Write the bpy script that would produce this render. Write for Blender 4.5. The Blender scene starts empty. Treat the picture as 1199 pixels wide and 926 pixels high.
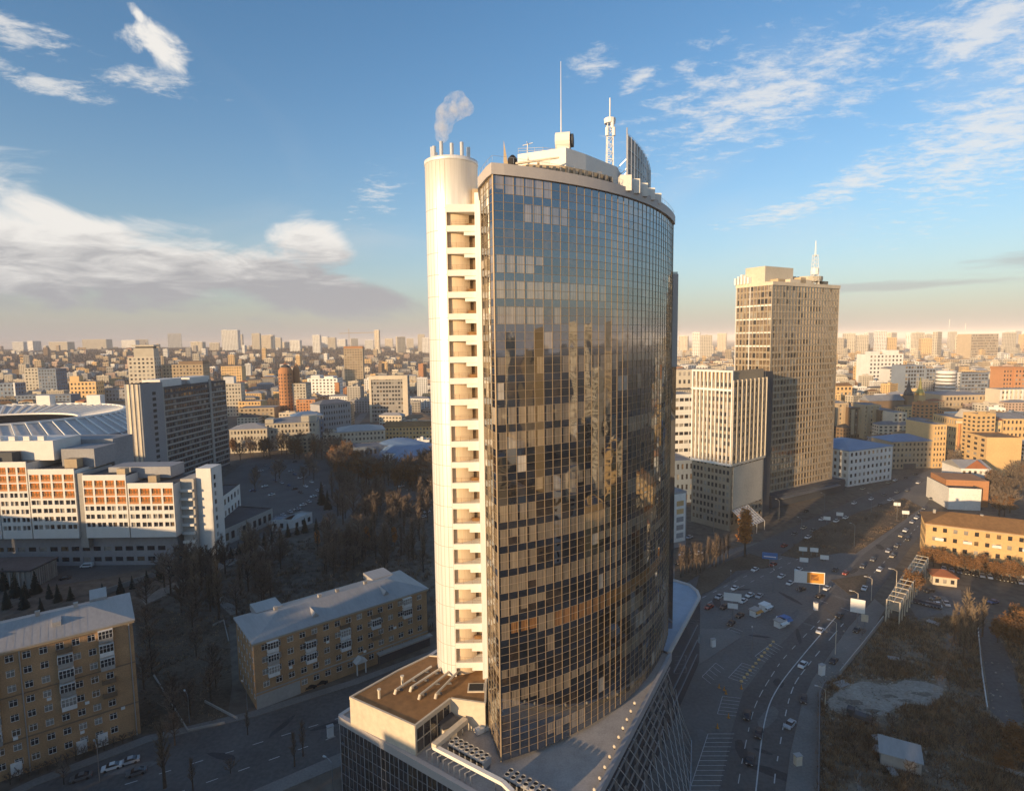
SKY_S=0.15; SKY_DUST=1.0; SKY_SAT=1.12; SKY_V=1.0; EXPO=0.42; HAZE=8e-5
CLOUD_W=(.66,.64,.61); CLOUD_G=(.32,.32,.335); HORIZON=(.39,.35,.345)
SHADERS=[(-520,-450,-100,60,'tan'),(-449.7,-362,-100,62,'cream'),(-361.7,-296,-100,44,'grey'),(-295.7,-236,-100,55,'tan'),(-235.7,-188,-100,58,'cream'),(-187.7,-165,-100,47,'grey'),(-164.7,-123,-110,101,'tan'),(-122.7,-100,-100,44,'cream'),(-99.7,-55,-100,46.5,'tan'),(-54.7,-20,-100,58,'cream'),(-19.7,22,-100,62,'tan'),(22.3,66,-100,62,'grey'),(66.3,130,-100,58,'cream')]  # spans and heights of the unseen blocks added to shade the foreground
import bpy, math, random
from mathutils import Vector, Matrix
random.seed(11)
scene = bpy.context.scene
COL = scene.collection
rad = math.radians
# ------------------------------------------------------------------ survey of the place
CAM_Z, FOC = 106.0, 680.0
PITCH, ROLL = math.atan(65/680), rad(0.7)
_f = Vector((0, math.cos(PITCH), -math.sin(PITCH)))
_u0 = Vector((0, math.sin(PITCH), math.cos(PITCH)))
_x = Vector((1, 0, 0))
CR = _x*math.cos(ROLL) - _u0*math.sin(ROLL)
CU = _u0*math.cos(ROLL) + _x*math.sin(ROLL)
def _ray(px, py):
    return _f + CR*((px-599.5)/FOC) - CU*((py-463.0)/FOC)
def gp(px, py, z=0.0):
    """ground (or height z) point in metres surveyed from the photograph"""
    d = _ray(px, py); t = (z-CAM_Z)/d.z
    return (d.x*t, d.y*t)
def zat(px, py, Y):
    d = _ray(px, py); return CAM_Z + d.z*Y/d.y
def xat(px, py, Y):
    d = _ray(px, py); return d.x*Y/d.y
SUN_AZ, SUN_EL = rad(43.0), rad(9.0)
TL = (math.sin(SUN_AZ), math.cos(SUN_AZ)); PL = (TL[1], -TL[0])
def la(s, a): return (a*TL[0]+s*PL[0], a*TL[1]+s*PL[1])

# ------------------------------------------------------------------ mesh helpers
class MB:
    def __init__(self): self.v=[]; self.f=[]; self.m=[]
    def face(self, pts, mi=0):
        n=len(self.v); self.v.extend([tuple(p) for p in pts]); self.f.append(tuple(range(n,n+len(pts)))); self.m.append(mi)
    def box(self, x0,x1,y0,y1,z0,z1, mi=0, top=None, bottom=True):
        n=len(self.v)
        self.v += [(x0,y0,z0),(x1,y0,z0),(x1,y1,z0),(x0,y1,z0),(x0,y0,z1),(x1,y0,z1),(x1,y1,z1),(x0,y1,z1)]
        fs=[(0,1,5,4),(1,2,6,5),(2,3,7,6),(3,0,4,7),(4,5,6,7)]; ms=[mi]*4+[mi if top is None else top]
        if bottom: fs.append((3,2,1,0)); ms.append(mi)
        self.f += [tuple(n+i for i in q) for q in fs]; self.m += ms
    def prism(self, poly, z0, z1, mi=0, top=None, bottom=False):
        n=len(self.v); k=len(poly)
        self.v += [(p[0],p[1],z0) for p in poly]+[(p[0],p[1],z1) for p in poly]
        for i in range(k):
            j=(i+1)%k; self.f.append((n+i,n+j,n+k+j,n+k+i)); self.m.append(mi)
        self.f.append(tuple(n+k+i for i in range(k))); self.m.append(mi if top is None else top)
        if bottom: self.f.append(tuple(n+i for i in reversed(range(k)))); self.m.append(mi)
    def bar(self, p, q, w, h=None, mi=0):
        """rectangular bar from p to q"""
        self.tube(p,q,w*.707,4,mi,None,True if h is None else True)
    def tube(self, p, q, r, n=6, mi=0, r2=None, cap=True):
        p=Vector(p); q=Vector(q); d=(q-p)
        if d.length<1e-6: return
        d.normalize(); a=Vector((0,0,1)) if abs(d.z)<.9 else Vector((1,0,0))
        u=d.cross(a).normalized(); w=d.cross(u)
        r2=r if r2 is None else r2; b=len(self.v)
        for c,rr in ((p,r),(q,r2)):
            for i in range(n):
                t=2*math.pi*(i+.5)/n; self.v.append(tuple(c+u*(rr*math.cos(t))+w*(rr*math.sin(t))))
        for i in range(n):
            j=(i+1)%n; self.f.append((b+i,b+j,b+n+j,b+n+i)); self.m.append(mi)
        if cap:
            self.f.append(tuple(b+n+i for i in range(n))); self.m.append(mi)
            self.f.append(tuple(b+i for i in reversed(range(n)))); self.m.append(mi)
    def lathe(self, cx, cy, prof, n=16, mi=0, a0=0, a1=None):
        """prof: list of (radius, z)"""
        full = a1 is None; a1 = 2*math.pi if full else a1
        b=len(self.v); m=n if full else n+1
        for r,z in prof:
            for i in range(m):
                t=a0+(a1-a0)*i/n; self.v.append((cx+r*math.cos(t), cy+r*math.sin(t), z))
        for k in range(len(prof)-1):
            for i in range(n):
                j=(i+1)%m; self.f.append((b+k*m+i,b+k*m+j,b+(k+1)*m+j,b+(k+1)*m+i)); self.m.append(mi)
    def mesh(self, name, mats, smooth=False):
        me=bpy.data.meshes.new(name); me.from_pydata(self.v,[],self.f)
        for mt in mats: me.materials.append(mt)
        me.polygons.foreach_set('material_index', self.m)
        if smooth: me.polygons.foreach_set('use_smooth',[True]*len(self.f))
        me.update(); return me
    def build(self, name, mats, parent=None, smooth=False, loc=None, rz=0):
        if not isinstance(mats,(list,tuple)): mats=[mats]
        return link(name, self.mesh(name,mats,smooth), parent, loc, rz)
def link(name, me, parent=None, loc=None, rz=0):
    o=bpy.data.objects.new(name, me); COL.objects.link(o)
    if parent is not None: o.parent=parent
    if loc is not None: o.location=loc
    if rz: o.rotation_euler=(0,0,rz)
    return o
def tag(o, label, cat, group=None):
    o['label']=label; o['category']=cat
    if group: o['group']=group
    return o
def struct(o, kind='structure'): o['kind']=kind; return o
def empty(name, label, cat, loc=(0,0,0), rz=0, group=None):
    o=bpy.data.objects.new(name,None); COL.objects.link(o); o.location=loc; o.rotation_euler=(0,0,rz); o.empty_display_size=1
    return tag(o,label,cat,group)
def kids(o): return [c for c in o.children]
def copy_tree(o, parent=None):
    c=o.copy(); COL.objects.link(c)
    if parent is not None: c.parent=parent
    for ch in list(o.children): copy_tree(ch,c)
    return c
def dup(o, loc, rz=0, label=None, group=None, sc=None):
    c=copy_tree(o); c.location=loc; c.rotation_euler=(0,0,rz)
    if label: c['label']=label
    if group: c['group']=group
    if sc is not None: c.scale = sc if isinstance(sc,(tuple,list)) else (sc,sc,sc)
    return c

# ------------------------------------------------------------------ materials
def nd(nt, t, **kw):
    n=nt.nodes.new(t)
    for k,v in kw.items():
        if k in n.inputs.keys() if hasattr(n.inputs,'keys') else False: n.inputs[k].default_value=v
        else: setattr(n,k,v)
    return n
def mat(name, col, rough=.85, metal=0, var=.18, scale=.25, fine=2.5, spec=.3, obj_var=.0, stretch=None, bump=0):
    m=bpy.data.materials.new(name); m.use_nodes=True; nt=m.node_tree; N=nt.nodes; L=nt.links
    b=N['Principled BSDF']; b.inputs['Roughness'].default_value=rough; b.inputs['Metallic'].default_value=metal
    b.inputs['Specular IOR Level'].default_value=spec
    if var or obj_var:
        tc=N.new('ShaderNodeTexCoord'); mp=N.new('ShaderNodeMapping'); L.new(tc.outputs['Object'],mp.inputs[0])
        if stretch: mp.inputs['Scale'].default_value=stretch
        a=N.new('ShaderNodeTexNoise'); a.inputs['Scale'].default_value=scale; a.inputs['Detail'].default_value=4
        c=N.new('ShaderNodeTexNoise'); c.inputs['Scale'].default_value=fine; c.inputs['Detail'].default_value=3
        L.new(mp.outputs[0],a.inputs[0]); L.new(mp.outputs[0],c.inputs[0])
        ad=N.new('ShaderNodeMath'); ad.operation='ADD'; L.new(a.outputs[0],ad.inputs[0]); L.new(c.outputs[0],ad.inputs[1])
        mr=N.new('ShaderNodeMapRange'); mr.inputs['From Min'].default_value=.65; mr.inputs['From Max'].default_value=1.35
        mr.inputs['To Min'].default_value=1-var; mr.inputs['To Max'].default_value=1+var; L.new(ad.outputs[0],mr.inputs['Value'])
        val=mr.outputs[0]
        if obj_var:
            oi=N.new('ShaderNodeObjectInfo'); m2=N.new('ShaderNodeMapRange')
            m2.inputs['To Min'].default_value=1-obj_var; m2.inputs['To Max'].default_value=1+obj_var
            L.new(oi.outputs['Random'],m2.inputs['Value'])
            mu=N.new('ShaderNodeMath'); mu.operation='MULTIPLY'; L.new(val,mu.inputs[0]); L.new(m2.outputs[0],mu.inputs[1]); val=mu.outputs[0]
        vm=N.new('ShaderNodeVectorMath'); vm.operation='SCALE'; vm.inputs[0].default_value=col[:3]; L.new(val,vm.inputs['Scale'])
        L.new(vm.outputs[0],b.inputs['Base Color'])
        if bump:
            bp=N.new('ShaderNodeBump'); bp.inputs['Strength'].default_value=bump; bp.inputs['Distance'].default_value=.3
            L.new(c.outputs[0],bp.inputs['Height']); L.new(bp.outputs[0],b.inputs['Normal'])
    else: b.inputs['Base Color'].default_value=(*col[:3],1)
    return m
def glassmat(name, col, ior=2.0, var=.4, rough=.03, tint=(.9,.95,1), stripes=0, wobble=.02, scale=.5):
    """a window pane seen from outside: what stands behind it, under the mirror of the glass"""
    m=bpy.data.materials.new(name); m.use_nodes=True; nt=m.node_tree; N=nt.nodes; L=nt.links
    for n in list(N):
        if n.type!='OUTPUT_MATERIAL': N.remove(n)
    out=[n for n in N if n.type=='OUTPUT_MATERIAL'][0]
    tc=N.new('ShaderNodeTexCoord'); mp=N.new('ShaderNodeMapping'); L.new(tc.outputs['Object'],mp.inputs[0])
    no=N.new('ShaderNodeTexNoise'); no.inputs['Scale'].default_value=scale; no.inputs['Detail'].default_value=2; L.new(mp.outputs[0],no.inputs[0])
    mr=N.new('ShaderNodeMapRange'); mr.inputs['From Min'].default_value=.3; mr.inputs['From Max'].default_value=.7
    mr.inputs['To Min'].default_value=1-var; mr.inputs['To Max'].default_value=1+var; L.new(no.outputs[0],mr.inputs['Value']); val=mr.outputs[0]
    if stripes:
        mp2=N.new('ShaderNodeMapping'); L.new(tc.outputs['Object'],mp2.inputs[0]); mp2.inputs['Scale'].default_value=(5,5,.04)
        n2=N.new('ShaderNodeTexNoise'); n2.inputs['Scale'].default_value=1.; n2.inputs['Detail'].default_value=1; L.new(mp2.outputs[0],n2.inputs[0])
        m2=N.new('ShaderNodeMapRange'); m2.inputs['From Min'].default_value=.35; m2.inputs['From Max'].default_value=.65
        m2.inputs['To Min'].default_value=1-stripes; m2.inputs['To Max'].default_value=1+stripes; L.new(n2.outputs[0],m2.inputs['Value'])
        mu=N.new('ShaderNodeMath'); mu.operation='MULTIPLY'; L.new(val,mu.inputs[0]); L.new(m2.outputs[0],mu.inputs[1]); val=mu.outputs[0]
    oi=N.new('ShaderNodeObjectInfo'); m3=N.new('ShaderNodeMapRange'); m3.inputs['To Min'].default_value=.8; m3.inputs['To Max'].default_value=1.2
    L.new(oi.outputs['Random'],m3.inputs['Value'])
    mu=N.new('ShaderNodeMath'); mu.operation='MULTIPLY'; L.new(val,mu.inputs[0]); L.new(m3.outputs[0],mu.inputs[1]); val=mu.outputs[0]
    vm=N.new('ShaderNodeVectorMath'); vm.operation='SCALE'; vm.inputs[0].default_value=col[:3]; L.new(val,vm.inputs['Scale'])
    df=N.new('ShaderNodeBsdfDiffuse'); L.new(vm.outputs[0],df.inputs[0])
    gl=N.new('ShaderNodeBsdfGlossy'); gl.inputs['Roughness'].default_value=rough; gl.inputs[0].default_value=(*tint,1)
    fr=N.new('ShaderNodeFresnel'); fr.inputs[0].default_value=ior
    if wobble:
        n3=N.new('ShaderNodeTexNoise'); n3.inputs['Scale'].default_value=.35; n3.inputs['Detail'].default_value=0; L.new(mp.outputs[0],n3.inputs[0])
        bp=N.new('ShaderNodeBump'); bp.inputs['Strength'].default_value=1; bp.inputs['Distance'].default_value=wobble; L.new(n3.outputs[0],bp.inputs['Height'])
        L.new(bp.outputs[0],gl.inputs['Normal'])
    mx=N.new('ShaderNodeMixShader'); L.new(fr.outputs[0],mx.inputs[0]); L.new(df.outputs[0],mx.inputs[1]); L.new(gl.outputs[0],mx.inputs[2])
    L.new(mx.outputs[0],out.inputs[0]); return m
M={}
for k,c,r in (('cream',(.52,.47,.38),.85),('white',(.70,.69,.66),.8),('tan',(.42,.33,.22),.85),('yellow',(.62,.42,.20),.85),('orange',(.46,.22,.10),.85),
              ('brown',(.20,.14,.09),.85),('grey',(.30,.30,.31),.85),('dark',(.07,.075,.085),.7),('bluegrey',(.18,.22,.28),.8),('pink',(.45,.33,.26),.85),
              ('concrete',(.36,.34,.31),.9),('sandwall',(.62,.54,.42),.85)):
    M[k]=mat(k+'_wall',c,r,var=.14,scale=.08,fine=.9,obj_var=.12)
M['brick']=mat('ochre_brick',(.43,.265,.14),.9,var=.34,scale=.22,fine=3.5)
M['roof_grey']=mat('grey_roof',(.20,.21,.23),.9,var=.25,scale=.1,fine=.8,obj_var=.15)
M['roof_dark']=mat('bitumen_roof',(.075,.075,.08),.9,var=.3,scale=.1,fine=.8,obj_var=.2)
M['roof_tin']=mat('tin_roof',(.39,.375,.36),.55,.2,var=.12,scale=.3,fine=2,stretch=(1,.15,1))
M['roof_blue']=mat('blue_roof',(.16,.25,.38),.6,.1,var=.15,scale=.2)
M['roof_red']=mat('red_roof',(.30,.11,.05),.8,var=.2,scale=.2)
M['roof_brown']=mat('brown_roof',(.25,.135,.055),.9,var=.25,scale=.12,fine=.7)
M['metal']=mat('pale_metal',(.58,.57,.55),.4,.6,var=.08)
M['steel']=mat('grey_steel',(.25,.26,.28),.45,.6,var=.1)
M['white_paint']=mat('white_paint',(.78,.77,.74),.6,var=.05)
M['black']=mat('black_rubber',(.02,.02,.022),.7,var=.1)
M['gold']=mat('gilded',(.75,.48,.12),.3,.9,var=.05)
M['pane']=glassmat('window_glass',(.035,.035,.04),1.6,.5)
M['pane_pale']=glassmat('curtained_glass',(.30,.28,.25),1.6,.3)
M['pane_warm']=glassmat('warm_glass',(.17,.12,.075),2.5,.5)
M['pane_far']=glassmat('far_glass',(.07,.065,.06),1.5,.5,wobble=0)
# ------------------------------------------------------------------ camera, sun, sky
cam=bpy.data.cameras.new('camera'); co=bpy.data.objects.new('camera',cam); COL.objects.link(co)
cam.sensor_width=36; cam.sensor_fit='HORIZONTAL'; cam.lens=36*FOC/1199; cam.clip_start=1; cam.clip_end=60000
co.matrix_world=Matrix(((CR.x,CU.x,-_f.x,0),(CR.y,CU.y,-_f.y,0),(CR.z,CU.z,-_f.z,CAM_Z),(0,0,0,1)))
scene.camera=co
sl=bpy.data.lights.new('sun','SUN'); sl.energy=5.0; sl.angle=rad(.6); sl.color=(1,.68,.365)
so=bpy.data.objects.new('sun',sl); COL.objects.link(so)
so.rotation_euler=Vector((TL[0]*math.cos(SUN_EL),TL[1]*math.cos(SUN_EL),-math.sin(SUN_EL))).to_track_quat('-Z','Y').to_euler()
w=bpy.data.worlds.new('World'); scene.world=w; w.use_nodes=True; nt=w.node_tree; N=nt.nodes; L=nt.links
bg=N['Background']
def mth(op,a,b=None,c=None,cl=False):
    n=N.new('ShaderNodeMath'); n.operation=op; n.use_clamp=cl
    for i,x in enumerate((a,b,c)):
        if x is None: continue
        if isinstance(x,(int,float)): n.inputs[i].default_value=x
        else: L.new(x,n.inputs[i])
    return n.outputs[0]
def ss(x,lo,hi):
    n=N.new('ShaderNodeMapRange'); n.interpolation_type='SMOOTHSTEP'; L.new(x,n.inputs['Value'])
    n.inputs['From Min'].default_value=lo; n.inputs['From Max'].default_value=hi; return n.outputs[0]
sky=N.new('ShaderNodeTexSky'); sky.sky_type='NISHITA'; sky.sun_disc=False; sky.sun_elevation=SUN_EL; sky.sun_rotation=math.pi+SUN_AZ
sky.altitude=150; sky.air_density=1.0; sky.dust_density=SKY_DUST; sky.ozone_density=2.0
tc=N.new('ShaderNodeTexCoord'); sp=N.new('ShaderNodeSeparateXYZ'); L.new(tc.outputs['Generated'],sp.inputs[0])
X,Y,Z=sp.outputs
az=mth('MULTIPLY',mth('ARCTAN2',X,Y),180/math.pi); el=mth('MULTIPLY',mth('ARCSINE',Z),180/math.pi)
# cloud coordinates: the view direction met with a flat layer overhead
zz=mth('ADD',mth('MAXIMUM',Z,0),.06)
cx=mth('DIVIDE',X,zz); cy=mth('DIVIDE',Y,zz)
def noise(x,y,z,scale,detail=6,rough=.55,sx=1,sy=1,dist=0):
    cb=N.new('ShaderNodeCombineXYZ')
    for i,(v,s) in enumerate(((x,sx),(y,sy))):
        L.new(mth('MULTIPLY',v,s),cb.inputs[i])
    cb.inputs[2].default_value=z
    n=N.new('ShaderNodeTexNoise'); n.inputs['Scale'].default_value=scale; n.inputs['Detail'].default_value=detail; n.inputs['Roughness'].default_value=rough
    n.inputs['Distortion'].default_value=dist
    L.new(cb.outputs[0],n.inputs[0]); return n.outputs[0]
def blob(a0,e0,ra,re,rot=0):
    """soft elliptical patch of sky: azimuth and elevation in degrees"""
    c,s=math.cos(rad(rot)),math.sin(rad(rot))
    da=mth('SUBTRACT',az,a0); de=mth('SUBTRACT',el,e0)
    u=mth('ADD',mth('MULTIPLY',da,c/ra),mth('MULTIPLY',de,s/ra)); v=mth('ADD',mth('MULTIPLY',da,-s/re),mth('MULTIPLY',de,c/re))
    d=mth('SQRT',mth('ADD',mth('MULTIPLY',u,u),mth('MULTIPLY',v,v)))
    return mth('SUBTRACT',1,d)
def blend(lst):
    o=lst[0]
    for k in lst[1:]: o=mth('MAXIMUM',o,k)
    return o
# 1 the bank of cumulus low on the left
n1=noise(az,el,0,.14,8,.58,.8,1.7,.6); n1b=noise(az,el,3.1,.42,7,.6,.45,1.9,.5)
bank=blend([blob(-38,6.8,23,4.6,-5),blob(-22,5.2,15,2.7,-8),blob(-18.3,8.9,4.4,3.0,-10),blob(-60,8,30,7,0),blob(-95,9,30,8,0)])
bank_m=ss(mth('ADD',mth('MULTIPLY',bank,.85),mth('MULTIPLY',mth('SUBTRACT',n1,.5),1.5)),.06,.42)
# brightness of the bank: lit tops, grey undersides
topb=mth('ADD',mth('MULTIPLY',az,-.012),mth('ADD',mth('MULTIPLY',mth('SUBTRACT',n1b,.5),3.2),mth('MULTIPLY',mth('SUBTRACT',el,7.4),.30)))
bank_l=ss(mth('ADD',topb,.0),-.55,1.1)
# 2 small cumulus
small=blend([blob(-30.0,23.0,2.6,1.6,-24),blob(-31.0,24.6,1.0,.6,-40)])
n2=noise(az,el,7,.35,7,.6,1,1.4,.4)
small_m=ss(mth('ADD',small,mth('MULTIPLY',mth('SUBTRACT',n2,.5),2.6)),.08,.8)
# 3 high rippled cirrus
n3=noise(cx,cy,2.0,4.6,9,.70,2.0,2.7,.25); n3b=noise(cx,cy,5.0,.9,4,.5,1,1)
cir=blend([blob(22,19.6,12.5,4.3,10),blob(39.5,15.6,10,4.6,38),blob(38,21.6,7.5,2.8,10),blob(30,12.4,6,1.6,25),blob(25.5,10.8,6,1.0,8),blob(-39,21.8,3.8,1.1,-8),blob(-37.5,18.8,4.6,.7,-6),blob(-30.4,20.3,4.4,.9,0),blob(-12.6,13.6,3.4,2.2,32),blob(7.6,23.8,2.4,1.2,10),blob(12,22.5,2,1.0,20),blob(70,20,30,14,0)])
cir_m=mth('MULTIPLY',ss(mth('ADD',mth('MULTIPLY',cir,.72),mth('ADD',mth('MULTIPLY',mth('SUBTRACT',n3,.5),3.1),mth('SUBTRACT',n3b,.46))),.05,1.05),.72)
# 4 thin veil
n4=noise(cx,cy,9.0,.55,5,.5,1,.6,.8)
veil=mth('MULTIPLY',ss(n4,.52,.80),.22)
# 5 grey streaks near the horizon on the right
n5=noise(az,el,4.0,.35,5,.55,.45,3.2)
st=blend([blob(40,5.2,7,1.2,4),blob(33,4.0,14,.6,0)])
st_m=mth('MULTIPLY',ss(mth('ADD',st,mth('MULTIPLY',mth('SUBTRACT',n5,.5),2.0)),.2,.9),.55)
# haze band at the horizon
hz=mth('MULTIPLY',mth('POWER',2.718,mth('MULTIPLY',mth('MAXIMUM',el,0),-1/7.0)),.97)
def mix(f,a,b):
    n=N.new('ShaderNodeMix'); n.data_type='RGBA'; L.new(f,n.inputs[0])
    for i,x in ((6,a),(7,b)):
        if isinstance(x,tuple): n.inputs[i].default_value=(*x,1)
        else: L.new(x,n.inputs[i])
    return n.outputs[2]
K=1/SKY_S
hs=N.new('ShaderNodeHueSaturation'); hs.inputs['Saturation'].default_value=SKY_SAT; hs.inputs['Value'].default_value=SKY_V; L.new(sky.outputs[0],hs.inputs['Color'])
tn=N.new('ShaderNodeMix'); tn.data_type='RGBA'; tn.blend_type='MULTIPLY'; tn.inputs[0].default_value=1; tn.inputs[7].default_value=(.86,1.0,1.08,1); L.new(hs.outputs[0],tn.inputs[6])
def kc(*c): return tuple(x*K for x in c)
c=tn.outputs[2]
c=mix(veil,c,kc(*CLOUD_W))
c=mix(hz,c,kc(*HORIZON))
c=mix(cir_m,c,kc(*CLOUD_W))
c=mix(st_m,c,kc(*CLOUD_G))
c=mix(small_m,c,kc(*CLOUD_W))
c=mix(bank_m,c,mix(bank_l,kc(*CLOUD_G),kc(*CLOUD_W)))
L.new(c,bg.inputs[0]); bg.inputs[1].default_value=SKY_S
vs=scene.view_settings; vs.view_transform='Standard'; vs.look='None'; vs.gamma=1; vs.exposure=EXPO
scene.cycles.max_bounces=6; scene.cycles.diffuse_bounces=3; scene.cycles.glossy_bounces=3; scene.cycles.transparent_max_bounces=8; scene.cycles.volume_bounces=1
scene.cycles.sample_clamp_indirect=8; scene.cycles.use_denoising=True
# the far air
if HAZE>0:
    hb=MB(); hb.box(-25900,25900,-2600,25900,-1.5,190)
    hm=bpy.data.materials.new('haze_air'); hm.use_nodes=True; t=hm.node_tree
    for n in list(t.nodes):
        if n.type!='OUTPUT_MATERIAL': t.nodes.remove(n)
    pv=t.nodes.new('ShaderNodeVolumePrincipled'); pv.inputs['Color'].default_value=(.86,.82,.82,1); pv.inputs['Density'].default_value=HAZE; pv.inputs['Anisotropy'].default_value=-.3
    t.links.new(pv.outputs[0],[n for n in t.nodes if n.type=='OUTPUT_MATERIAL'][0].inputs['Volume'])
    struct(hb.build('haze',hm),'stuff')
# ------------------------------------------------------------------ the office tower
Z0,Z1=22.4,135.8
def bez(p0,p1,p2,t): return ((1-t)**2*p0[0]+2*t*(1-t)*p1[0]+t*t*p2[0], (1-t)**2*p0[1]+2*t*(1-t)*p1[1]+t*t*p2[1])
FR=[bez((-3,108.4),(30,121.5),(43.2,157),i/400) for i in range(401)]
def resample(pts,n):
    d=[0]
    for a,b in zip(pts,pts[1:]): d.append(d[-1]+math.dist(a,b))
    out=[];k=0
    for i in range(n+1):
        t=d[-1]*i/n
        while k<len(d)-2 and d[k+1]<t: k+=1
        u=(t-d[k])/max(1e-9,d[k+1]-d[k]); out.append((pts[k][0]+(pts[k+1][0]-pts[k][0])*u, pts[k][1]+(pts[k+1][1]-pts[k][1])*u))
    return out
front=resample(FR,34)
left=[(-5.75,117.6),(-5.1,115.4),(-4.5,113.1),(-3.9,110.9),(-3,108.4)]   # from back to the corner
left=resample(left,4)
NF=24; FH=(Z1-Z0)/NF
tower=empty('office_tower','tall curved glass office tower with a pale cylindrical stair shaft, centre of the view','tower',(15,135,0))
def T(p): return (p[0]-15,p[1]-135)
M['blind']=glassmat('blind_glass',(.28,.22,.15),3.3,.10,stripes=.25,wobble=.03)
M['blind2']=glassmat('curtain_glass',(.30,.15,.055),2.8,.15,stripes=.4,wobble=.03)
M['blind3']=glassmat('white_blind_glass',(.50,.44,.36),2.5,.10,stripes=.15,wobble=.03)
M['void']=glassmat('dark_room_glass',(.008,.008,.009),3.4,.5,wobble=.03)
M['room']=glassmat('brown_room_glass',(.05,.033,.018),3.3,.8,scale=1.2,wobble=.03)
M['spand']=glassmat('spandrel_glass',(.014,.016,.024),3.6,.3,wobble=.02)
M['mull']=mat('bronze_mullion',(.31,.235,.155),.5,.2,var=.05)
M['shaft']=mat('pale_cladding',(.80,.785,.755),.38,.25,var=.12,scale=.35,fine=2.2,stretch=(1,1,.035))
M['rim']=mat('rim_panel',(.50,.46,.43),.6,.1,var=.06)
M['clad']=mat('white_cladding',(.76,.73,.67),.6,var=.06)
rng=random.Random(5)
segs=[(left[i],left[i+1],'L') for i in range(len(left)-1)]+[(front[i],front[i+1],'F') for i in range(len(front)-1)]
wmats=[M['void'],M['blind'],M['blind2'],M['blind3'],M['room']]
def pane_into(mb,a,b,z0,z1,kind):
    """one window: a dark room with a blind drawn over part of it"""
    def q(u0,u1,v0,v1,mi):
        A=(a[0]+(b[0]-a[0])*u0,a[1]+(b[1]-a[1])*u0); B=(a[0]+(b[0]-a[0])*u1,a[1]+(b[1]-a[1])*u1)
        y0=z0+(z1-z0)*v0; y1=z0+(z1-z0)*v1
        mb.face([(A[0],A[1],y0),(B[0],B[1],y0),(B[0],B[1],y1),(A[0],A[1],y1)],mi)
    kd,u0,u1,v0=kind
    dark=0 if rng.random()<.65 else 4
    if kd=='void': q(0,1,0,1,dark); return
    mi={'b':1,'c':2,'w':3}[kd]
    if v0>0: q(0,1,0,v0,dark)
    if u0>0: q(0,u0,v0,1,dark)
    q(u0,u1,v0,1,mi)
    if u1<1: q(u1,1,v0,1,dark)
def floor_plan(n):
    out=[]; st=rng.choice(['b','b','mix','mix','mix','mix','open','c' if rng.random()<.4 else 'b']); i=0
    while i<n:
        run=rng.randint(2,9)
        r=rng.random()
        if st=='open': md='void' if r<.75 else 'w'
        elif st=='mix': md='void' if r<.45 else ('b' if r<.85 else 'w')
        elif st=='c': md='c' if r<.8 else 'b'
        else: md='b' if r<.8 else 'void'
        if md=='w': run=1
        v=0 if rng.random()<.72 else rng.choice([.5,.5,.3]); side=rng.random()
        for k in range(run):
            if md=='void' and rng.random()<.9: out.append(('void',0,1,0))
            else:
                kd=md if md!='void' else 'b'
                vv=v if rng.random()<.85 else rng.choice([0,.5,.25])
                if side<.7: out.append((kd,0 if rng.random()<.15 else rng.choice([.2,.2,.26]),1,vv))
                elif side<.85: out.append((kd,0,.8,vv))
                else: out.append((kd,0,1,vv))
        i+=run
    return out[:n]
allw=[]; trans=[]; SPH=.32
for k in range(NF):
    zb=Z0+k*FH; zs=zb+FH*SPH; zt=zb+FH
    sp_=MB(); trs=[MB(),MB(),MB()]; plan=floor_plan(len(segs))
    for i,(a,b,sd) in enumerate(segs):
        A,B=T(a),T(b)
        sp_.face([(A[0],A[1],zb),(B[0],B[1],zb),(B[0],B[1],zs),(A[0],A[1],zs)],0)
        dx,dy=B[0]-A[0],B[1]-A[1]; l=math.hypot(dx,dy); n=(dy/l,-dx/l)
        for tr,zz in zip(trs,(zs,(zs+zt)/2,zt)):
            o=.05; h=.036
            P=[(A[0]+n[0]*o,A[1]+n[1]*o),(B[0]+n[0]*o,B[1]+n[1]*o)]
            tr.face([(P[0][0],P[0][1],zz-h),(P[1][0],P[1][1],zz-h),(P[1][0],P[1][1],zz+h),(P[0][0],P[0][1],zz+h)],0)
            tr.face([(P[0][0],P[0][1],zz+h),(P[1][0],P[1][1],zz+h),(B[0],B[1],zz+h),(A[0],A[1],zz+h)],0)
        cxm,cym=(a[0]+b[0])/2,(a[1]+b[1])/2; dist=math.sqrt(cxm**2+cym**2+(zb+2-CAM_Z)**2)
        vis=(-(cxm*n[0]+cym*n[1])/math.hypot(cxm,cym))/dist**2*l
        allw.append((vis,A,B,zs,zt,plan[i]))
    sp_.build('spandrel_band',M['spand'],tower); [tr.build('transom',M['mull'],tower) for tr in trs]
allw.sort(key=lambda t:-t[0])
rest=MB()
for j,(vis,A,B,zs,zt,kind) in enumerate(allw):
    if j<100:
        mb=MB(); pane_into(mb,A,B,zs,zt,kind); mb.build('window_pane',wmats,tower)
    else: pane_into(rest,A,B,zs,zt,kind)
struct(rest.build('window_pane',wmats,tower),'stuff')
ends=[segs[0][0]]+[s[1] for s in segs]
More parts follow.
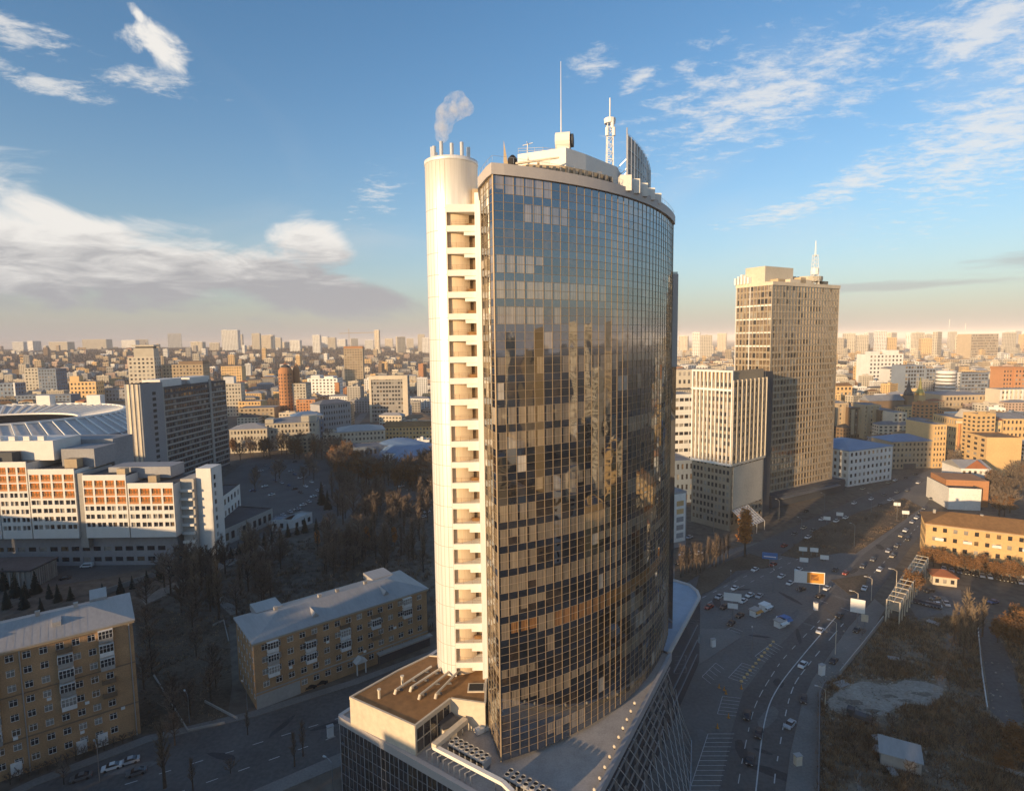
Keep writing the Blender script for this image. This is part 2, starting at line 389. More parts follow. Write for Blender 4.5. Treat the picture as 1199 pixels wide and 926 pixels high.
for i,p in enumerate(ends):
    q=ends[min(i+1,len(ends)-1)]; o=ends[max(i-1,0)]
    dx,dy=q[0]-o[0],q[1]-o[1]; l=math.hypot(dx,dy); t=(dx/l,dy/l); n=(t[1],-t[0]); P=T(p); big=(i==4)
    w_=.13 if big else .036; d_=.16 if big else .085
    pts=[(P[0]-t[0]*w_-n[0]*.05,P[1]-t[1]*w_-n[1]*.05),(P[0]-t[0]*w_+n[0]*d_,P[1]-t[1]*w_+n[1]*d_),(P[0]+t[0]*w_+n[0]*d_,P[1]+t[1]*w_+n[1]*d_),(P[0]+t[0]*w_-n[0]*.05,P[1]+t[1]*w_-n[1]*.05)]
    mb=MB(); mb.prism(pts,Z0,Z1,0); mb.build('mullion',M['mull'],tower)
# the hidden back of the tower, its roof and rim
back=[(41.5,161),(35,164),(22,163),(8,158),(-4,150),(-8,142),(-6.1,128),(-5.82,119)]
outline=[left[0],*left[1:],*front[1:],*back]
mb=MB(); bk=[front[-1],*back]
for a,b in zip(bk,bk[1:]):
    A,B=T(a),T(b); mb.face([(A[0],A[1],0),(B[0],B[1],0),(B[0],B[1],Z1),(A[0],A[1],Z1)],0)
mb.build('rear_wall',M['spand'],tower)
mb=MB(); mb.face([(*T(p),Z1+1.2) for p in outline]); mb.build('roof',M['roof_grey'],tower)
def offs(pts,d):
    out=[];n=len(pts)
    for i in range(n):
        a,b,c=pts[i-1],pts[i],pts[(i+1)%n]; ux,uy=c[0]-a[0],c[1]-a[1]; l=math.hypot(ux,uy) or 1
        out.append((b[0]+uy/l*d,b[1]-ux/l*d))
    return out
def ring(mb,pts,din,dout,z0,z1,mi=0):
    A=offs(pts,dout); B=offs(pts,-din); n=len(pts)
    for i in range(n):
        j=(i+1)%n; a,b=T(A[i]),T(A[j]); c,d=T(B[i]),T(B[j])
        mb.face([(*a,z0),(*b,z0),(*b,z1),(*a,z1)],mi); mb.face([(*a,z1),(*b,z1),(*d,z1),(*c,z1)],mi)
        mb.face([(*c,z1),(*d,z1),(*d,z0),(*c,z0)],mi); mb.face([(*a,z0),(*c,z0),(*d,z0),(*b,z0)],mi)
mb=MB(); ring(mb,outline,1.2,.5,Z1,Z1+2.0); mb.build('roof_rim',M['rim'],tower)
mb=MB()   # railing round the rim
rp=offs(outline,.1)
for a,b in zip(rp,rp[1:]+rp[:1]):
    A,B=T(a),T(b); mb.tube((*A,Z1+3.3),(*B,Z1+3.3),.03,4,cap=False); mb.tube((*A,Z1+2.3),(*A,Z1+3.3),.03,4,cap=False)
mb.build('roof_railing',M['metal'],tower)
# stair cylinder with the open balconies cut into its right side
SC=(-13.0,134.6); SR=5.9; ST=145.6
mb=MB(); x,y=T(SC); prof=[(SR,20.0)]+[(SR,z) for z in (60,100,133.6)]
mb.lathe(x,y,prof,64,0,rad(120),rad(263)); 
mb.lathe(x,y,[(SR,133.6),(SR,ST-.9),(SR+.12,ST-.8),(SR+.12,ST),(SR-.5,ST),(SR-.5,ST-1),(0,ST-1)],64,0)
mb.build('stair_cylinder',M['shaft'],tower,smooth=False)
for p_ in tower.children:
    if p_.name.startswith('stair_cylinder'):
        for i,pl in enumerate(p_.data.polygons): pl.use_smooth=abs(pl.normal.z)<.5
        cyl=p_
for k in range(7):
    t=rad(150+k*32); mb=MB(); px_,py_=x+4.2*math.cos(t),y+4.2*math.sin(t)
    mb.tube((px_,py_,ST-1),(px_,py_,ST+2.9+.5*(k%2)),.42,10); mb.build('flue',M['metal'],cyl)
slot_a=T((SC[0]+SR*math.cos(rad(263)),SC[1]+SR*math.sin(rad(263))))   # (-12.7,129.3)
PX0,PX1=T((-7.55,0))[0],T((-5.9,0))[0]
fy=slot_a[1]-.1
mb=MB(); mb.box(PX0,PX1,fy-1.0,fy+9,20,Z1+1.6); mb.build('pilaster',M['shaft'],tower)
mb=MB()   # curved back wall of the balconies
ca=[(slot_a[0],slot_a[1]-.02)]+[T((SC[0]+(SR-.9)*math.cos(rad(262+i*6)),SC[1]+(SR-.9)*math.sin(rad(262+i*6)))) for i in range(11)]
for a,b in zip(ca,ca[1:]): mb.face([(*a,20),(*b,20),(*b,133.6),(*a,133.6)],0)

mb.build('balcony_wall',mat('tan_panel',(.66,.52,.36),.7,var=.1,scale=.3,fine=4,stretch=(1,1,.05)),tower)
mb=MB(); mb.box(slot_a[0]+3.3,PX0+.1,fy+3.6,fy+3.8,20,133.6); mb.build('lobby_wall',M['brown'],tower)
for k in range(0,NF):
    z=Z0+8.2+k*FH
    if z>132: break
    mb=MB(); mb.box(slot_a[0]-.1,PX0+.02,fy-.15,fy+3.6,z-.35,z+.95); mb.build('balcony_slab',M['clad'],tower)
    mb=MB(); mb.box(slot_a[0]+3.7,PX0,fy+.05,fy+.9,z-1.15,z-.36); mb.build('balcony_soffit',M['clad'],tower)
    mb=MB()
    for hz_ in (.45,.85,1.2): mb.tube((slot_a[0],fy+.05,z+.95+hz_-.1),(PX0,fy+.05,z+.95+hz_-.1),.025,4,cap=False)
    for u in (0.02,.33,.66,.98):
        xx=slot_a[0]+(PX0-slot_a[0])*u; mb.tube((xx,fy+.05,z+.95),(xx,fy+.05,z+2.1),.03,4,cap=False)
    if rng.random()<.35: mb.box(slot_a[0]+4.2,PX0-.3,fy+1.6,fy+2.2,z+.95,z+1.7)
    mb.build('balcony_railing',M['roof_brown'],tower)
mb=MB(); mb.box(slot_a[0]-.1,PX0+.1,fy-.15,fy+6,133.6,135.2); mb.build('balcony_head',M['clad'],tower)
mb=MB(); mb.box(PX0-.6,PX1,fy+1.4,fy+9,135.2,138.8); mb.build('link_block',M['tan'],tower)
# the narrow lift shaft seen past the right edge
mb=MB(); a=T((44.6,163.5)); mb.box(a[0]-1.5,a[0]+1.2,a[1]-2,a[1]+5,0,124)
mb.build('lift_shaft',M['spand'],tower)
mb=MB(); mb.box(a[0]-.2,a[0]+1.35,a[1]-2.2,a[1]-2.02,98,123.4); mb.build('lift_shaft_panel',M['rim'],tower)
# plant rooms on the roof
def tz(px,py,Y): return zat(px,py,Y)
ph=MB()
pc=[T(p) for p in ((1.8,124.5),(11.4,120.5),(16,125),(24,134),(26.5,141),(22,148),(4,146))]
ph.prism(pc,Z1+1,Z1+8.4,0); ph.build('penthouse',M['clad'],tower)
mb=MB(); pc2=[T(p) for p in ((-.5,119.5),(3.5,116.2),(11,117.6),(20.5,124.5),(22,127),(14,126),(2,124))]
mb.prism(pc2,Z1+1.2,Z1+4.0,0); mb.build('machine_room',M['tan'],tower)
for i in range(14):
    t=i/13; px_,py_=bez((3.5,115.7),(12,116.4),(21,124.2),t); A=T((px_,py_)); mb=MB(); mb.box(A[0]-.28,A[0]+.28,A[1]-.35,A[1]+.25,Z1+1.2,Z1+3.6); mb.build('louvre',M['dark'],tower)
mb=MB(); A=T((11.2,123.0)); mb.tube((A[0]-1.6,A[1],Z1+10.3),(A[0]+1.3,A[1]-.6,Z1+10.3),1.75,16); mb.box(A[0]-1.4,A[0]+1,A[1]-1.4,A[1]+1.4,Z1+8.3,Z1+10)
mb.build('vent_cowl',M['clad'],tower)
mb=MB(); mb.tube((A[0]+1.31,A[1]-.62,Z1+10.3),(A[0]+1.9,A[1]-.75,Z1+10.3),1.3,14); mb.build('vent_mouth',M['dark'],tower)
for i in range(5):
    px_,py_=bez((24.5,127),(29,131),(34,139.5),i/4); A=T((px_,py_)); mb=MB(); mb.box(A[0]-1.2,A[0]+1.2,A[1]-1.2,A[1]+1.2,Z1+1.2,Z1+4.4-.2*i); mb.build('cooling_plant',M['clad'],tower)
# panel joints and rain streaks of the shaft
M['joint']=mat('panel_joint',(.40,.36,.30),.8,var=.1)
for k in range(24):
    mb=MB(); zz=26+k*4.72; full=zz>133.6
    mb.lathe(x,y,[(SR+.012,zz-.05),(SR+.012,zz+.05)],64,0,*( (0,None) if full else (rad(120),rad(262.5)) )); mb.build('panel_joint',M['joint'],cyl)
for k in range(14):
    a=rad(125+k*10.5); mb=MB(); r_=SR+.010; da=.05/SR
    mb.face([(x+r_*math.cos(a-da),y+r_*math.sin(a-da),20),(x+r_*math.cos(a+da),y+r_*math.sin(a+da),20),(x+r_*math.cos(a+da),y+r_*math.sin(a+da),ST-1),(x+r_*math.cos(a-da),y+r_*math.sin(a-da),ST-1)]); mb.build('panel_seam',M['joint'],cyl)
# clutter of plant on the roof
cr0=random.Random(4)
for i in range(26):
    u=cr0.random(); p_=bez((2,117.5),(20,119.5),(36,150),u) ; q_=bez((4,121),(15,123),(28,146),u); k_=cr0.uniform(0,.9); A=T((p_[0]+(q_[0]-p_[0])*k_,p_[1]+(q_[1]-p_[1])*k_)); mb=MB(); w_=cr0.uniform(.4,1.1); d_=cr0.uniform(.4,.9); h_=cr0.uniform(1.2,4.2)
    if cr0.random()<.4: mb.tube((A[0],A[1],Z1+1.2),(A[0],A[1],Z1+1.2+h_),w_*.4,8)
    else: mb.box(A[0]-w_,A[0]+w_,A[1]-d_,A[1]+d_,Z1+1.2,Z1+1.2+h_)
    mb.build('roof_plant',M[cr0.choice(['clad','tan','steel','metal','concrete'])],tower)
for i,(u0,u1) in enumerate(((0,.25),(.25,.5),(.5,.75),(.75,1))):
    a=bez((1.9,124.3),(11.4,120.3),(26.4,141),u0); b=bez((1.9,124.3),(11.4,120.3),(26.4,141),u1)
    mb=MB(); A,B=T(a),T(b)
    for zz in (9.0,9.5): mb.tube((*A,Z1+zz),(*B,Z1+zz),.05,4,cap=False)
    for s in (0,.33,.66): mb.tube((A[0]+(B[0]-A[0])*s,A[1]+(B[1]-A[1])*s,Z1+8.4),(A[0]+(B[0]-A[0])*s,A[1]+(B[1]-A[1])*s,Z1+9.6),.05,4,cap=False)
    mb.build('penthouse_railing',M['metal'],tower)
# curved sun screen on the roof edge
scr=[bez((26.2,133.6),(32.2,138.6),(34.6,147),i/24) for i in range(25)]
mb=MB(); fr=MB()
for i,(a,b) in enumerate(zip(scr,scr[1:])):
    A,B=T(a),T(b); h0=Z1+15.2-i*.2; h1=h0-.2
    mb.face([(*A,Z1+2.5),(*B,Z1+2.5),(*B,h1),(*A,h0)],0)
    if i%2==0: fr.tube((A[0]+.15,A[1]-.15,Z1+1),(A[0]+.15,A[1]-.15,h0),.09,4)
    for z in range(5): 
        zz=Z1+2.5+(h0-Z1-2.5)*z/4.; fr.tube((A[0]+.12,A[1]-.12,zz),(B[0]+.12,B[1]-.12,zz),.06,4,cap=False)
A=T(scr[0]); fr.tube((*A,Z1+1),(*A,Z1+16.6),.16,6)
M['screen']=glassmat('screen_glass',(.30,.25,.19),1.9,.5,scale=.8)
so_=mb.build('roof_screen',M['screen'],tower); fr.build('screen_frame',M['metal'],so_)
mb=MB()
for i in range(0,17,4):
    A=T(scr[i]); B=(A[0]-3.2,A[1]+1.6)
    for z in (4,7,10): mb.tube((A[0],A[1],Z1+z),(B[0],B[1],Z1+z-3),.09,4)
    mb.tube((*B,Z1+1),(*B,Z1+7.2),.1,4)
mb.build('screen_brace',M['metal'],tower)

# ------------------------------------------------------------------ things standing on the roof
def lattice(mb,cx,cy,z0,z1,w0,w1,step):
    z=z0; k=0
    while z<z1-1e-3:
        zn=min(z1,z+step); a=w0+(w1-w0)*(z-z0)/(z1-z0); b=w0+(w1-w0)*(zn-z0)/(z1-z0)
        c0=[(cx+s*a/2,cy+t*a/2,z) for s,t in ((-1,-1),(1,-1),(1,1),(-1,1))]; c1=[(cx+s*b/2,cy+t*b/2,zn) for s,t in ((-1,-1),(1,-1),(1,1),(-1,1))]
        for i in range(4):
            mb.tube(c0[i],c1[i],.11,4,cap=False); mb.tube(c0[i],c1[(i+1)%4],.06,4,cap=False); mb.tube(c1[i],c1[(i+1)%4],.07,4,cap=False)
        z=zn;k+=1
Ym=137.0; xm=xat(714,170,Ym); zt_=zat(714,116,Ym)
t=empty('antenna_mast','white lattice antenna mast with dishes behind the roof screen','mast',(xm,Ym,Z1+1.2))
mb=MB(); lattice(mb,0,0,0,zt_-Z1-6,1.7,1.2,1.6); mb.build('lattice',M['white_paint'],t)
mb=MB(); mb.tube((0,0,zt_-Z1-6.2),(0,0,zt_-Z1-1),.14,6); mb.build('spike',M['white_paint'],t)
for dz,sx in ((-9.5,1),(-9.5,-1),(-7.8,.6)):
    mb=MB(); mb.tube((sx*.75,-.8,zt_-Z1+dz),(sx*.75,-.8,zt_-Z1+dz+1.8),.4,10); mb.build('aerial_drum',M['white_paint'],t)
mb=MB(); mb.lathe(0,0,[(1.25,zt_-Z1-6.6),(1.35,zt_-Z1-5.6),(1.25,zt_-Z1-5.5)],12); mb.build('platform',M['white_paint'],t)
Yw=128.; xw=xat(657,165,Yw); zw=zat(657,72,Yw)
t=empty('whip_antenna','single thin white whip antenna rising above the penthouse roof','antenna',(xw,Yw,Z1+8.3))
mb=MB(); mb.tube((0,0,0),(0,0,zw-Z1-18),.16,6,0,.10); mb.build('pole',M['white_paint'],t)
mb=MB(); mb.tube((0,0,zw-Z1-18),(0,0,zw-Z1-8.3),.08,6,0,.04); mb.build('tip',M['white_paint'],t)
Yc=118.5; xc=xat(600,180,Yc)
t=empty('cleaning_crane','dark window cleaning crane with a long jib on the roof edge','crane',(xc,Yc,Z1+1.2))
mb=MB(); mb.box(-1.6,1.4,-1.2,1.2,0,2.0); mb.build('carriage',M['tan'],t)
mb=MB(); mb.lathe(0,0,[(0,2),(.9,2),(1.05,3.2),(.9,4.6),(.3,5.2),(0,5.3)],12); mb.build('winch',M['black'],t)
mb=MB(); mb.tube((.5,-.6,3.4),(9.2,-.2,4.6),.28,6,0,.18); mb.build('jib',M['sandwall'],t)
mb=MB(); mb.face([(-1.8,-.3,.5),(-1.2,-.3,.5),(-.9,-.3,3.6),(-1.7,-.3,8.0)]); mb.face([(-1.8,.0,.5),(-1.7,0,8.0),(-.9,0,3.6),(-1.2,0,.5)]); mb.build('wind_vane',M['tan'],t)
Yd=123.; xd=xat(618,172,Yd)
t=empty('weather_vane','small white weather vane on the penthouse corner','vane',(xd,Yd+2,Z1+8.3))
mb=MB(); mb.tube((0,0,0),(0,0,2.2),.08,6); mb.tube((-1,0,2.0),(1.1,.2,2.6),.09,5); mb.tube((-.2,-.9,2.4),(.3,.9,2.4),.08,5); mb.build('arms',M['white_paint'],t)
# smoke from the flues
def smoke():
    pts=[]
    prev=None
    path=[(517,158,2.0),(519,148,2.6),(523,136,3.0),(529,131,3.0),(535,126,3.1),(541,124,2.6),(547,127,2.0),(532,117,2.0),(538,113,1.6),(526,119,1.6),(520,141,2.4),(516,153,1.6)]
    mb=MB(); Ys=134.; r2=random.Random(2)
    me=bpy.data.metaballs.new('smoke_plume'); me.resolution=.35; me.render_resolution=.35; me.threshold=.25
    return [(xat(a,b,Ys),Ys+r2.uniform(-.6,.6),zat(a,b,Ys),r*.58) for a,b,r in path]
import bmesh
bm=bmesh.new()
for (x_,y_,z_,r_) in smoke(): bmesh.ops.create_icosphere(bm,subdivisions=2,radius=r_*1.5,matrix=Matrix.Translation((x_,y_,z_)))
me=bpy.data.meshes.new('smoke'); bm.to_mesh(me); bm.free()
ob=bpy.data.objects.new('smoke_plume',me); COL.objects.link(ob)
rm=ob.modifiers.new('union','REMESH'); rm.mode='VOXEL'; rm.voxel_size=.45
sm=bpy.data.materials.new('smoke'); sm.use_nodes=True; t=sm.node_tree
for n in list(t.nodes):
    if n.type!='OUTPUT_MATERIAL': t.nodes.remove(n)
pv=t.nodes.new('ShaderNodeVolumePrincipled'); pv.inputs['Color'].default_value=(1,1,1,1); pv.inputs['Anisotropy'].default_value=-.35
tcn=t.nodes.new('ShaderNodeTexCoord'); nn=t.nodes.new('ShaderNodeTexNoise'); nn.inputs['Scale'].default_value=.5; nn.inputs['Detail'].default_value=5; nn.inputs['Roughness'].default_value=.65
t.links.new(tcn.outputs['Object'],nn.inputs[0]); mr=t.nodes.new('ShaderNodeMapRange'); mr.inputs['From Min'].default_value=.42; mr.inputs['From Max'].default_value=.66; mr.inputs['To Max'].default_value=.34
t.links.new(nn.outputs[0],mr.inputs['Value']); t.links.new(mr.outputs[0],pv.inputs['Density'])
t.links.new(pv.outputs[0],[n for n in t.nodes if n.type=='OUTPUT_MATERIAL'][0].inputs['Volume'])
ob.data.materials.append(sm); struct(ob,'stuff'); tag(ob,'small white puff of smoke drifting from the flues on the cylinder','smoke')

# ------------------------------------------------------------------ podium at the foot of the tower
TZ=21.4
PO=[(-40,124.5),(8.7,89.5),(41.5,148.1),(20,176),(-15,161)]
podium=empty('podium_building','low dark glass podium with a paved terrace around the foot of the tower','podium',(0,130,0))
def Q(p): return (p[0],p[1]-130)
mb=MB(); mb.prism([Q(p) for p in PO],0,TZ-1.3,0); mb.build('body',M['spand'],podium)
mb=MB(); mb.face([(*Q(p),TZ) for p in PO]); mb.build('terrace',mat('terrace_paving',(.38,.355,.33),.85,var=.2,scale=.4,fine=3),podium)
def edge_box(mb,a,b,w0,w1,z0,z1,mi=0):
    """box along edge a-b, from w0 to w1 metres to the right of it"""
    dx,dy=b[0]-a[0],b[1]-a[1]; l=math.hypot(dx,dy); n=(dy/l,-dx/l)
    mb.prism([(a[0]+n[0]*w1,a[1]+n[1]*w1),(b[0]+n[0]*w1,b[1]+n[1]*w1),(b[0]+n[0]*w0,b[1]+n[1]*w0),(a[0]+n[0]*w0,a[1]+n[1]*w0)],z0,z1,mi,bottom=True)
mb=MB(); edge_box(mb,Q(PO[0]),Q(PO[1]),-.5,.5,TZ-1.4,TZ+.35); edge_box(mb,Q(PO[4]),Q(PO[0]),-.5,.5,TZ-1.41,TZ+.34); mb.build('cornice',M['rim'],podium)
mb=MB(); edge_box(mb,Q(PO[1]),Q((41.5,148.1)),-.35,.45,TZ-1.2,TZ+.8); mb.build('terrace_wall',M['grey'],podium)
# glazed street wall
a,b=PO[0],PO[1]; dx,dy=b[0]-a[0],b[1]-a[1]; l=math.hypot(dx,dy); ux,uy=dx/l,dy/l; nx,ny=uy,-ux
def wp(s,z,o): return (a[0]+ux*s+nx*o,a[1]+uy*s+ny*o-130,z)
nb=22; bw=l/nb
for k in range(4):
    z0=.6+k*4.8; z1=z0+4.75
    for i in range(nb):
        if k<1 and i>10: continue
        mb=MB(); s0,s1=i*bw,(i+1)*bw; r=rng.random(); mi=0 if r<.7 else (1 if r<.85 else 2)
        mb.face([wp(s0,z0,.06),wp(s1,z0,.06),wp(s1,z1,.06),wp(s0,z1,.06)],mi); mb.build('window_pane',[M['spand'],M['room'],M['void']],podium)
for i in range(nb*2+1):
    mb=MB(); s=i*bw/2; wd=.11 if i%2==0 else .05
    mb.face([wp(s-wd,0,.16),wp(s+wd,0,.16),wp(s+wd,TZ-1.4,.16),wp(s-wd,TZ-1.4,.16)]); mb.face([wp(s-wd,0,.16),wp(s-wd,TZ-1.4,.16),wp(s-wd,TZ-1.4,.06),wp(s-wd,0,.06)])
    mb.build('mullion',M['grey'],podium)
for k in range(9):
    mb=MB(); z=.6+k*2.4
    if z>TZ-1.5: break
    mb.face([wp(0,z-.06,.13),wp(l,z-.06,.13),wp(l,z+.06,.13),wp(0,z+.06,.13)]); mb.build('transom',M['grey'],podium)
# brown roofed wing
WZ=28.0
A,B,C,D=(-36.6,121.2),(-20.6,111.3),gp(527.7,818,WZ),gp(568,823.6,WZ)
wing=empty('annex_wing','flat brown roofed annex with cream walls at the foot of the cylinder','annex',(-25,125,TZ))
def Wq(p): return (p[0]+25,p[1]-125)
WP=[A,B,C,D,(-6.5,119),(-7,136),(-21.5,138),(-28,131.5)]
mb=MB(); mb.prism([Wq(p) for p in WP],0,WZ-TZ-.3,0); mb.build('wall',M['sandwall'],wing)
mb=MB(); mb.face([(*Wq(p),WZ-TZ-.05) for p in WP]); mb.build('roof',M['roof_brown'],wing)
mb=MB()
for i in range(len(WP)): edge_box(mb,Wq(WP[i]),Wq(WP[(i+1)%len(WP)]),-.35,.12,WZ-TZ-.4+.003*i,WZ-TZ+.2+.003*i)
mb.build('roof_edge',M['sandwall'],wing)
def along(p,q,s): l=math.dist(p,q); return (p[0]+(q[0]-p[0])*s/l,p[1]+(q[1]-p[1])*s/l)
lb=math.dist(B,C); nw=5
for i in range(nw):
    for z0,z1 in ((.5,3.0),(3.3,5.7)):
        p0,p1=along(B,C,.4+i*(lb-.8)/nw+.12),along(B,C,.4+(i+1)*(lb-.8)/nw-.12); ddx,ddy=(C[0]-B[0])/lb,(C[1]-B[1])/lb; o=(ddy*.04,-ddx*.04)
        p0=Wq((p0[0]+o[0],p0[1]+o[1])); p1=Wq((p1[0]+o[0],p1[1]+o[1]))
        mb=MB(); mb.face([(*p0,z0),(*p1,z0),(*p1,z1),(*p0,z1)],rng.randint(0,1)); mb.build('window',[M['pane'],M['room']],wing)
mb=MB(); h=gp(556,806,WZ); hx,hy=Wq(h); mb.box(hx-1.6,hx+2.2,hy-1.4,hy+1.8,WZ-TZ-.05,WZ-TZ+.25,0,0); mb.build('hatch_frame',M['sandwall'],wing)
mb=MB(); mb.box(hx-1.3,hx+1.9,hy-1.1,hy+1.5,WZ-TZ+.2,WZ-TZ+.28,0); mb.build('hatch',M['black'],wing)
# roof ducts, each lies on the roof by itself
for i,(p0,p1) in enumerate((((464,807),(505,780)),((482,804),(516,782)),((492,813),(531,782)),((511,812),(540,782)))):
    g0=gp(*p0,WZ+.9); g1=gp(*p1,WZ+.9); t=empty('roof_duct','round pale duct running across the brown annex roof to the cylinder','duct',(g0[0],g0[1],WZ),0,'ducts on the brown annex roof')
    dx_,dy_=g1[0]-g0[0],g1[1]-g0[1]; ln=math.hypot(dx_,dy_); ex,ey=dx_/ln,dy_/ln
    mb=MB(); mb.tube((0,0,.9),(dx_,dy_,.9),.26,10); mb.tube((0,0,.95),(-ex*.5,-ey*.5,.05),.34,10); mb.build('pipe',M['sandwall'],t)
    for s in (.12,.5,.88):
        mb=MB(); mb.box(dx_*s-.5,dx_*s+.5,dy_*s-.08,dy_*s+.08,0,.55); mb.build('support',M['steel'],t)
    dupl=['nearest the camera edge','second along','third along','beside the tower wall'][i]
    t['label']=['longest round pale duct nearest the outer edge of the brown roof','round pale duct second from the outer edge of the brown roof','round pale duct second from the glass tower on the brown roof','round pale duct closest to the glass tower on the brown roof'][i]
for p in ((471,797),(444,813)):
    g=gp(*p,WZ+.8); mb=MB(); mb.tube((0,0,0),(0,0,1.9),.3,10); mb.tube((0,0,1.9),(0,0,2.1),.45,10)
    o=mb.build('vent_stack',M['sandwall'],None,loc=(g[0],g[1],WZ)); tag(o,'short vent stack on the brown roof '+('near its outer corner' if p[0]==444 else 'beside the duct ends'),'vent')
# canopy and lobby box in the angle of the wing
g=gp(524,846,TZ+3); t=empty('canopy_box','small cream lobby with a dark lean-to roof against the annex','lobby',(g[0],g[1],TZ),rad(32))
mb=MB(); mb.box(-1.5,1.5,-1.5,1.2,0,3.1); mb.build('wall',M['sandwall'],t)
mb=MB(); mb.face([(-1.9,-1.7,3.15),(1.9,-1.7,3.15),(2.4,5.6,4.1),(-1.6,5.6,4.1)]); mb.face([(-1.9,-1.7,2.95),(-1.6,5.6,3.9),(2.4,5.6,3.9),(1.9,-1.7,2.95)]); mb.face([(-1.9,-1.7,2.95),(1.9,-1.7,2.95),(1.9,-1.7,3.15),(-1.9,-1.7,3.15)]); mb.face([(1.9,-1.7,2.95),(2.4,5.6,3.9),(2.4,5.6,4.1),(1.9,-1.7,3.15)]); mb.build('roof',M['roof_dark'],t)
def duct(name,label,pts,w,h,m,z):
    t=empty(name,label,'duct',(pts[0][0],pts[0][1],TZ)); mb=MB()
    for p,q in zip(pts,pts[1:]):
        edge_box(mb,(p[0]-pts[0][0],p[1]-pts[0][1]),(q[0]-pts[0][0],q[1]-pts[0][1]),-w/2,w/2,z,z+h)
    mb.build('casing',m,t); mb=MB()
    for p,q in zip(pts,pts[1:]):
        for s in (.1,.5,.9):
            x_,y_=p[0]+(q[0]-p[0])*s-pts[0][0],p[1]+(q[1]-p[1])*s-pts[0][1]
            mb.box(x_-.12,x_+.12,y_-.12,y_+.12,0,z)
    mb.build('stand',M['steel'],t)
duct('air_duct','beige square air duct bent between the lobby and the chillers',[gp(545,842,TZ+3),gp(508,873,TZ+3)],1.3,1.0,M['sandwall'],2.4)
duct('pipe_gantry','long pale pipe gantry running in front of both chillers',[gp(508,873,TZ+2.7),gp(589,915,TZ+2.7),gp(600,926,TZ+2.7)],.9,.7,M['clad'],2.2)
def chiller(p,q,label,n):
    dx_,dy_=q[0]-p[0],q[1]-p[1]; L_=math.hypot(dx_,dy_); t=empty('chiller',label,'chiller',(p[0],p[1],TZ),math.atan2(dy_,dx_),'rooftop chillers on the terrace')
    mb=MB(); mb.box(0,L_,0,2.5,.9,2.5); mb.build('casing',M['metal'],t)
    for x_ in (0.2,L_/2,L_-.4):
        mb=MB(); mb.box(x_,x_+.2,.1,2.4,0,.9); mb.build('leg',M['steel'],t)
    mb=MB()
    for i in range(6): mb.box(.3+i*(L_-.3)/6,.3+(i+1)*(L_-.3)/6-.3,-.04,0.0,1.2,2.2)
    mb.build('coil_panel',M['black'],t)
    for i in range(n):
        for j in (0,1):
            mb=MB(); cx_,cy_=(i+.5)*L_/n,.65+j*1.2; mb.lathe(cx_,cy_,[(.56,2.5),(.56,2.85),(.48,2.85),(.46,2.62),(0,2.62)],14,0); f=mb.build('fan',M['metal'],t)
            mb=MB(); mb.lathe(cx_,cy_,[(.46,2.66),(0,2.66)],14,0); mb.build('fan_opening',M['black'],f)
chiller(gp(524,870,TZ+2.5),gp(566,893,TZ+2.5),'white chiller with two rows of fans in the middle of the terrace',7)
chiller(gp(588,908,TZ+2.5),gp(640,936,TZ+2.5),'white chiller with two rows of fans at the bottom edge of the photo',7)
g=gp(562,855,TZ+.6); mb=MB(); mb.box(-1,.9,-.6,.6,.2,1.3); mb.box(1.1,1.9,-.6,.5,.2,1.1); mb.tube((-.4,-.2,1.3),(-.4,-.2,1.7),.35,10)
tag(mb.build('condenser_unit',M['white_paint'],None,loc=(g[0],g[1],TZ),rz=.6),'small white condenser units against the cream wall by the tower','condenser')
# posts along the front terrace edge
for i in range(9):
    g=gp(500+i*6.4,889+i*3.9,TZ); mb=MB(); mb.tube((0,0,0),(0,0,2.0),.14,6); mb.tube((0,0,2.0),(1.0,.7,2.0),.1,5)
    tag(mb.build('steel_post',M['metal'],None,loc=(*g,TZ)),'short bent steel post in the row on the front terrace edge','post','posts on the front terrace edge')
# lamps on the right terrace wall
r0,r1=(27.5,125.9),(13.2,97.5)
for i in range(11):
    s=i/10; p=(r0[0]+(r1[0]-r0[0])*s-.2,r0[1]+(r1[1]-r0[1])*s)
    t=empty('globe_lamp','small pale globe lamp in the row on the curved terrace wall','lamp',(*p,TZ+.8),0,'globe lamps on the terrace wall')
    mb=MB(); mb.tube((0,0,0),(0,0,.35),.12,6); mb.build('base',M['black'],t)
    mb=MB(); mb.lathe(0,0,[(0,.3),(.28,.42),(.36,.65),(.28,.88),(0,1.0)],10); mb.build('globe',M['sandwall'],t,smooth=True)
# right wing with the rounded blue roof
RW=[(41.5,148.1),(60.3,181.2),(61,186),(59.9,191),(56,194.8),(48,197.5),(34,195),(20,176)]
t=empty('rounded_wing','low dark wing with a rounded blue grey roof right of the tower','annex',(45,175,0))
mb=MB(); mb.prism([(p[0]-45,p[1]-175) for p in RW],0,22.0,0); mb.build('wall',M['spand'],t)
mb=MB(); mb.face([(p[0]-45,p[1]-175,22.04) for p in RW]); mb.build('roof',mat('membrane_roof',(.34,.40,.47),.7,var=.15,scale=.3),t)
mb=MB()
for p,q in zip(RW[:7],RW[1:7]): edge_box(mb,(p[0]-45,p[1]-175),(q[0]-45,q[1]-175),-.7,.15,21.7,22.5)
mb.build('roof_edge',M['rim'],t)
for k,(s0,s1,z) in enumerate(((.1,.9,14.5),(.1,.9,9.5),(.1,.9,4.6))):
    mb=MB(); p=(41.5+(60.3-41.5)*s0-45,148.1+(181.2-148.1)*s0-175); q=(41.5+(60.3-41.5)*s1-45,148.1+(181.2-148.1)*s1-175)
    edge_box(mb,p,q,.0,.18,z,z+.3); mb.build('wall_band',M['steel'],t)
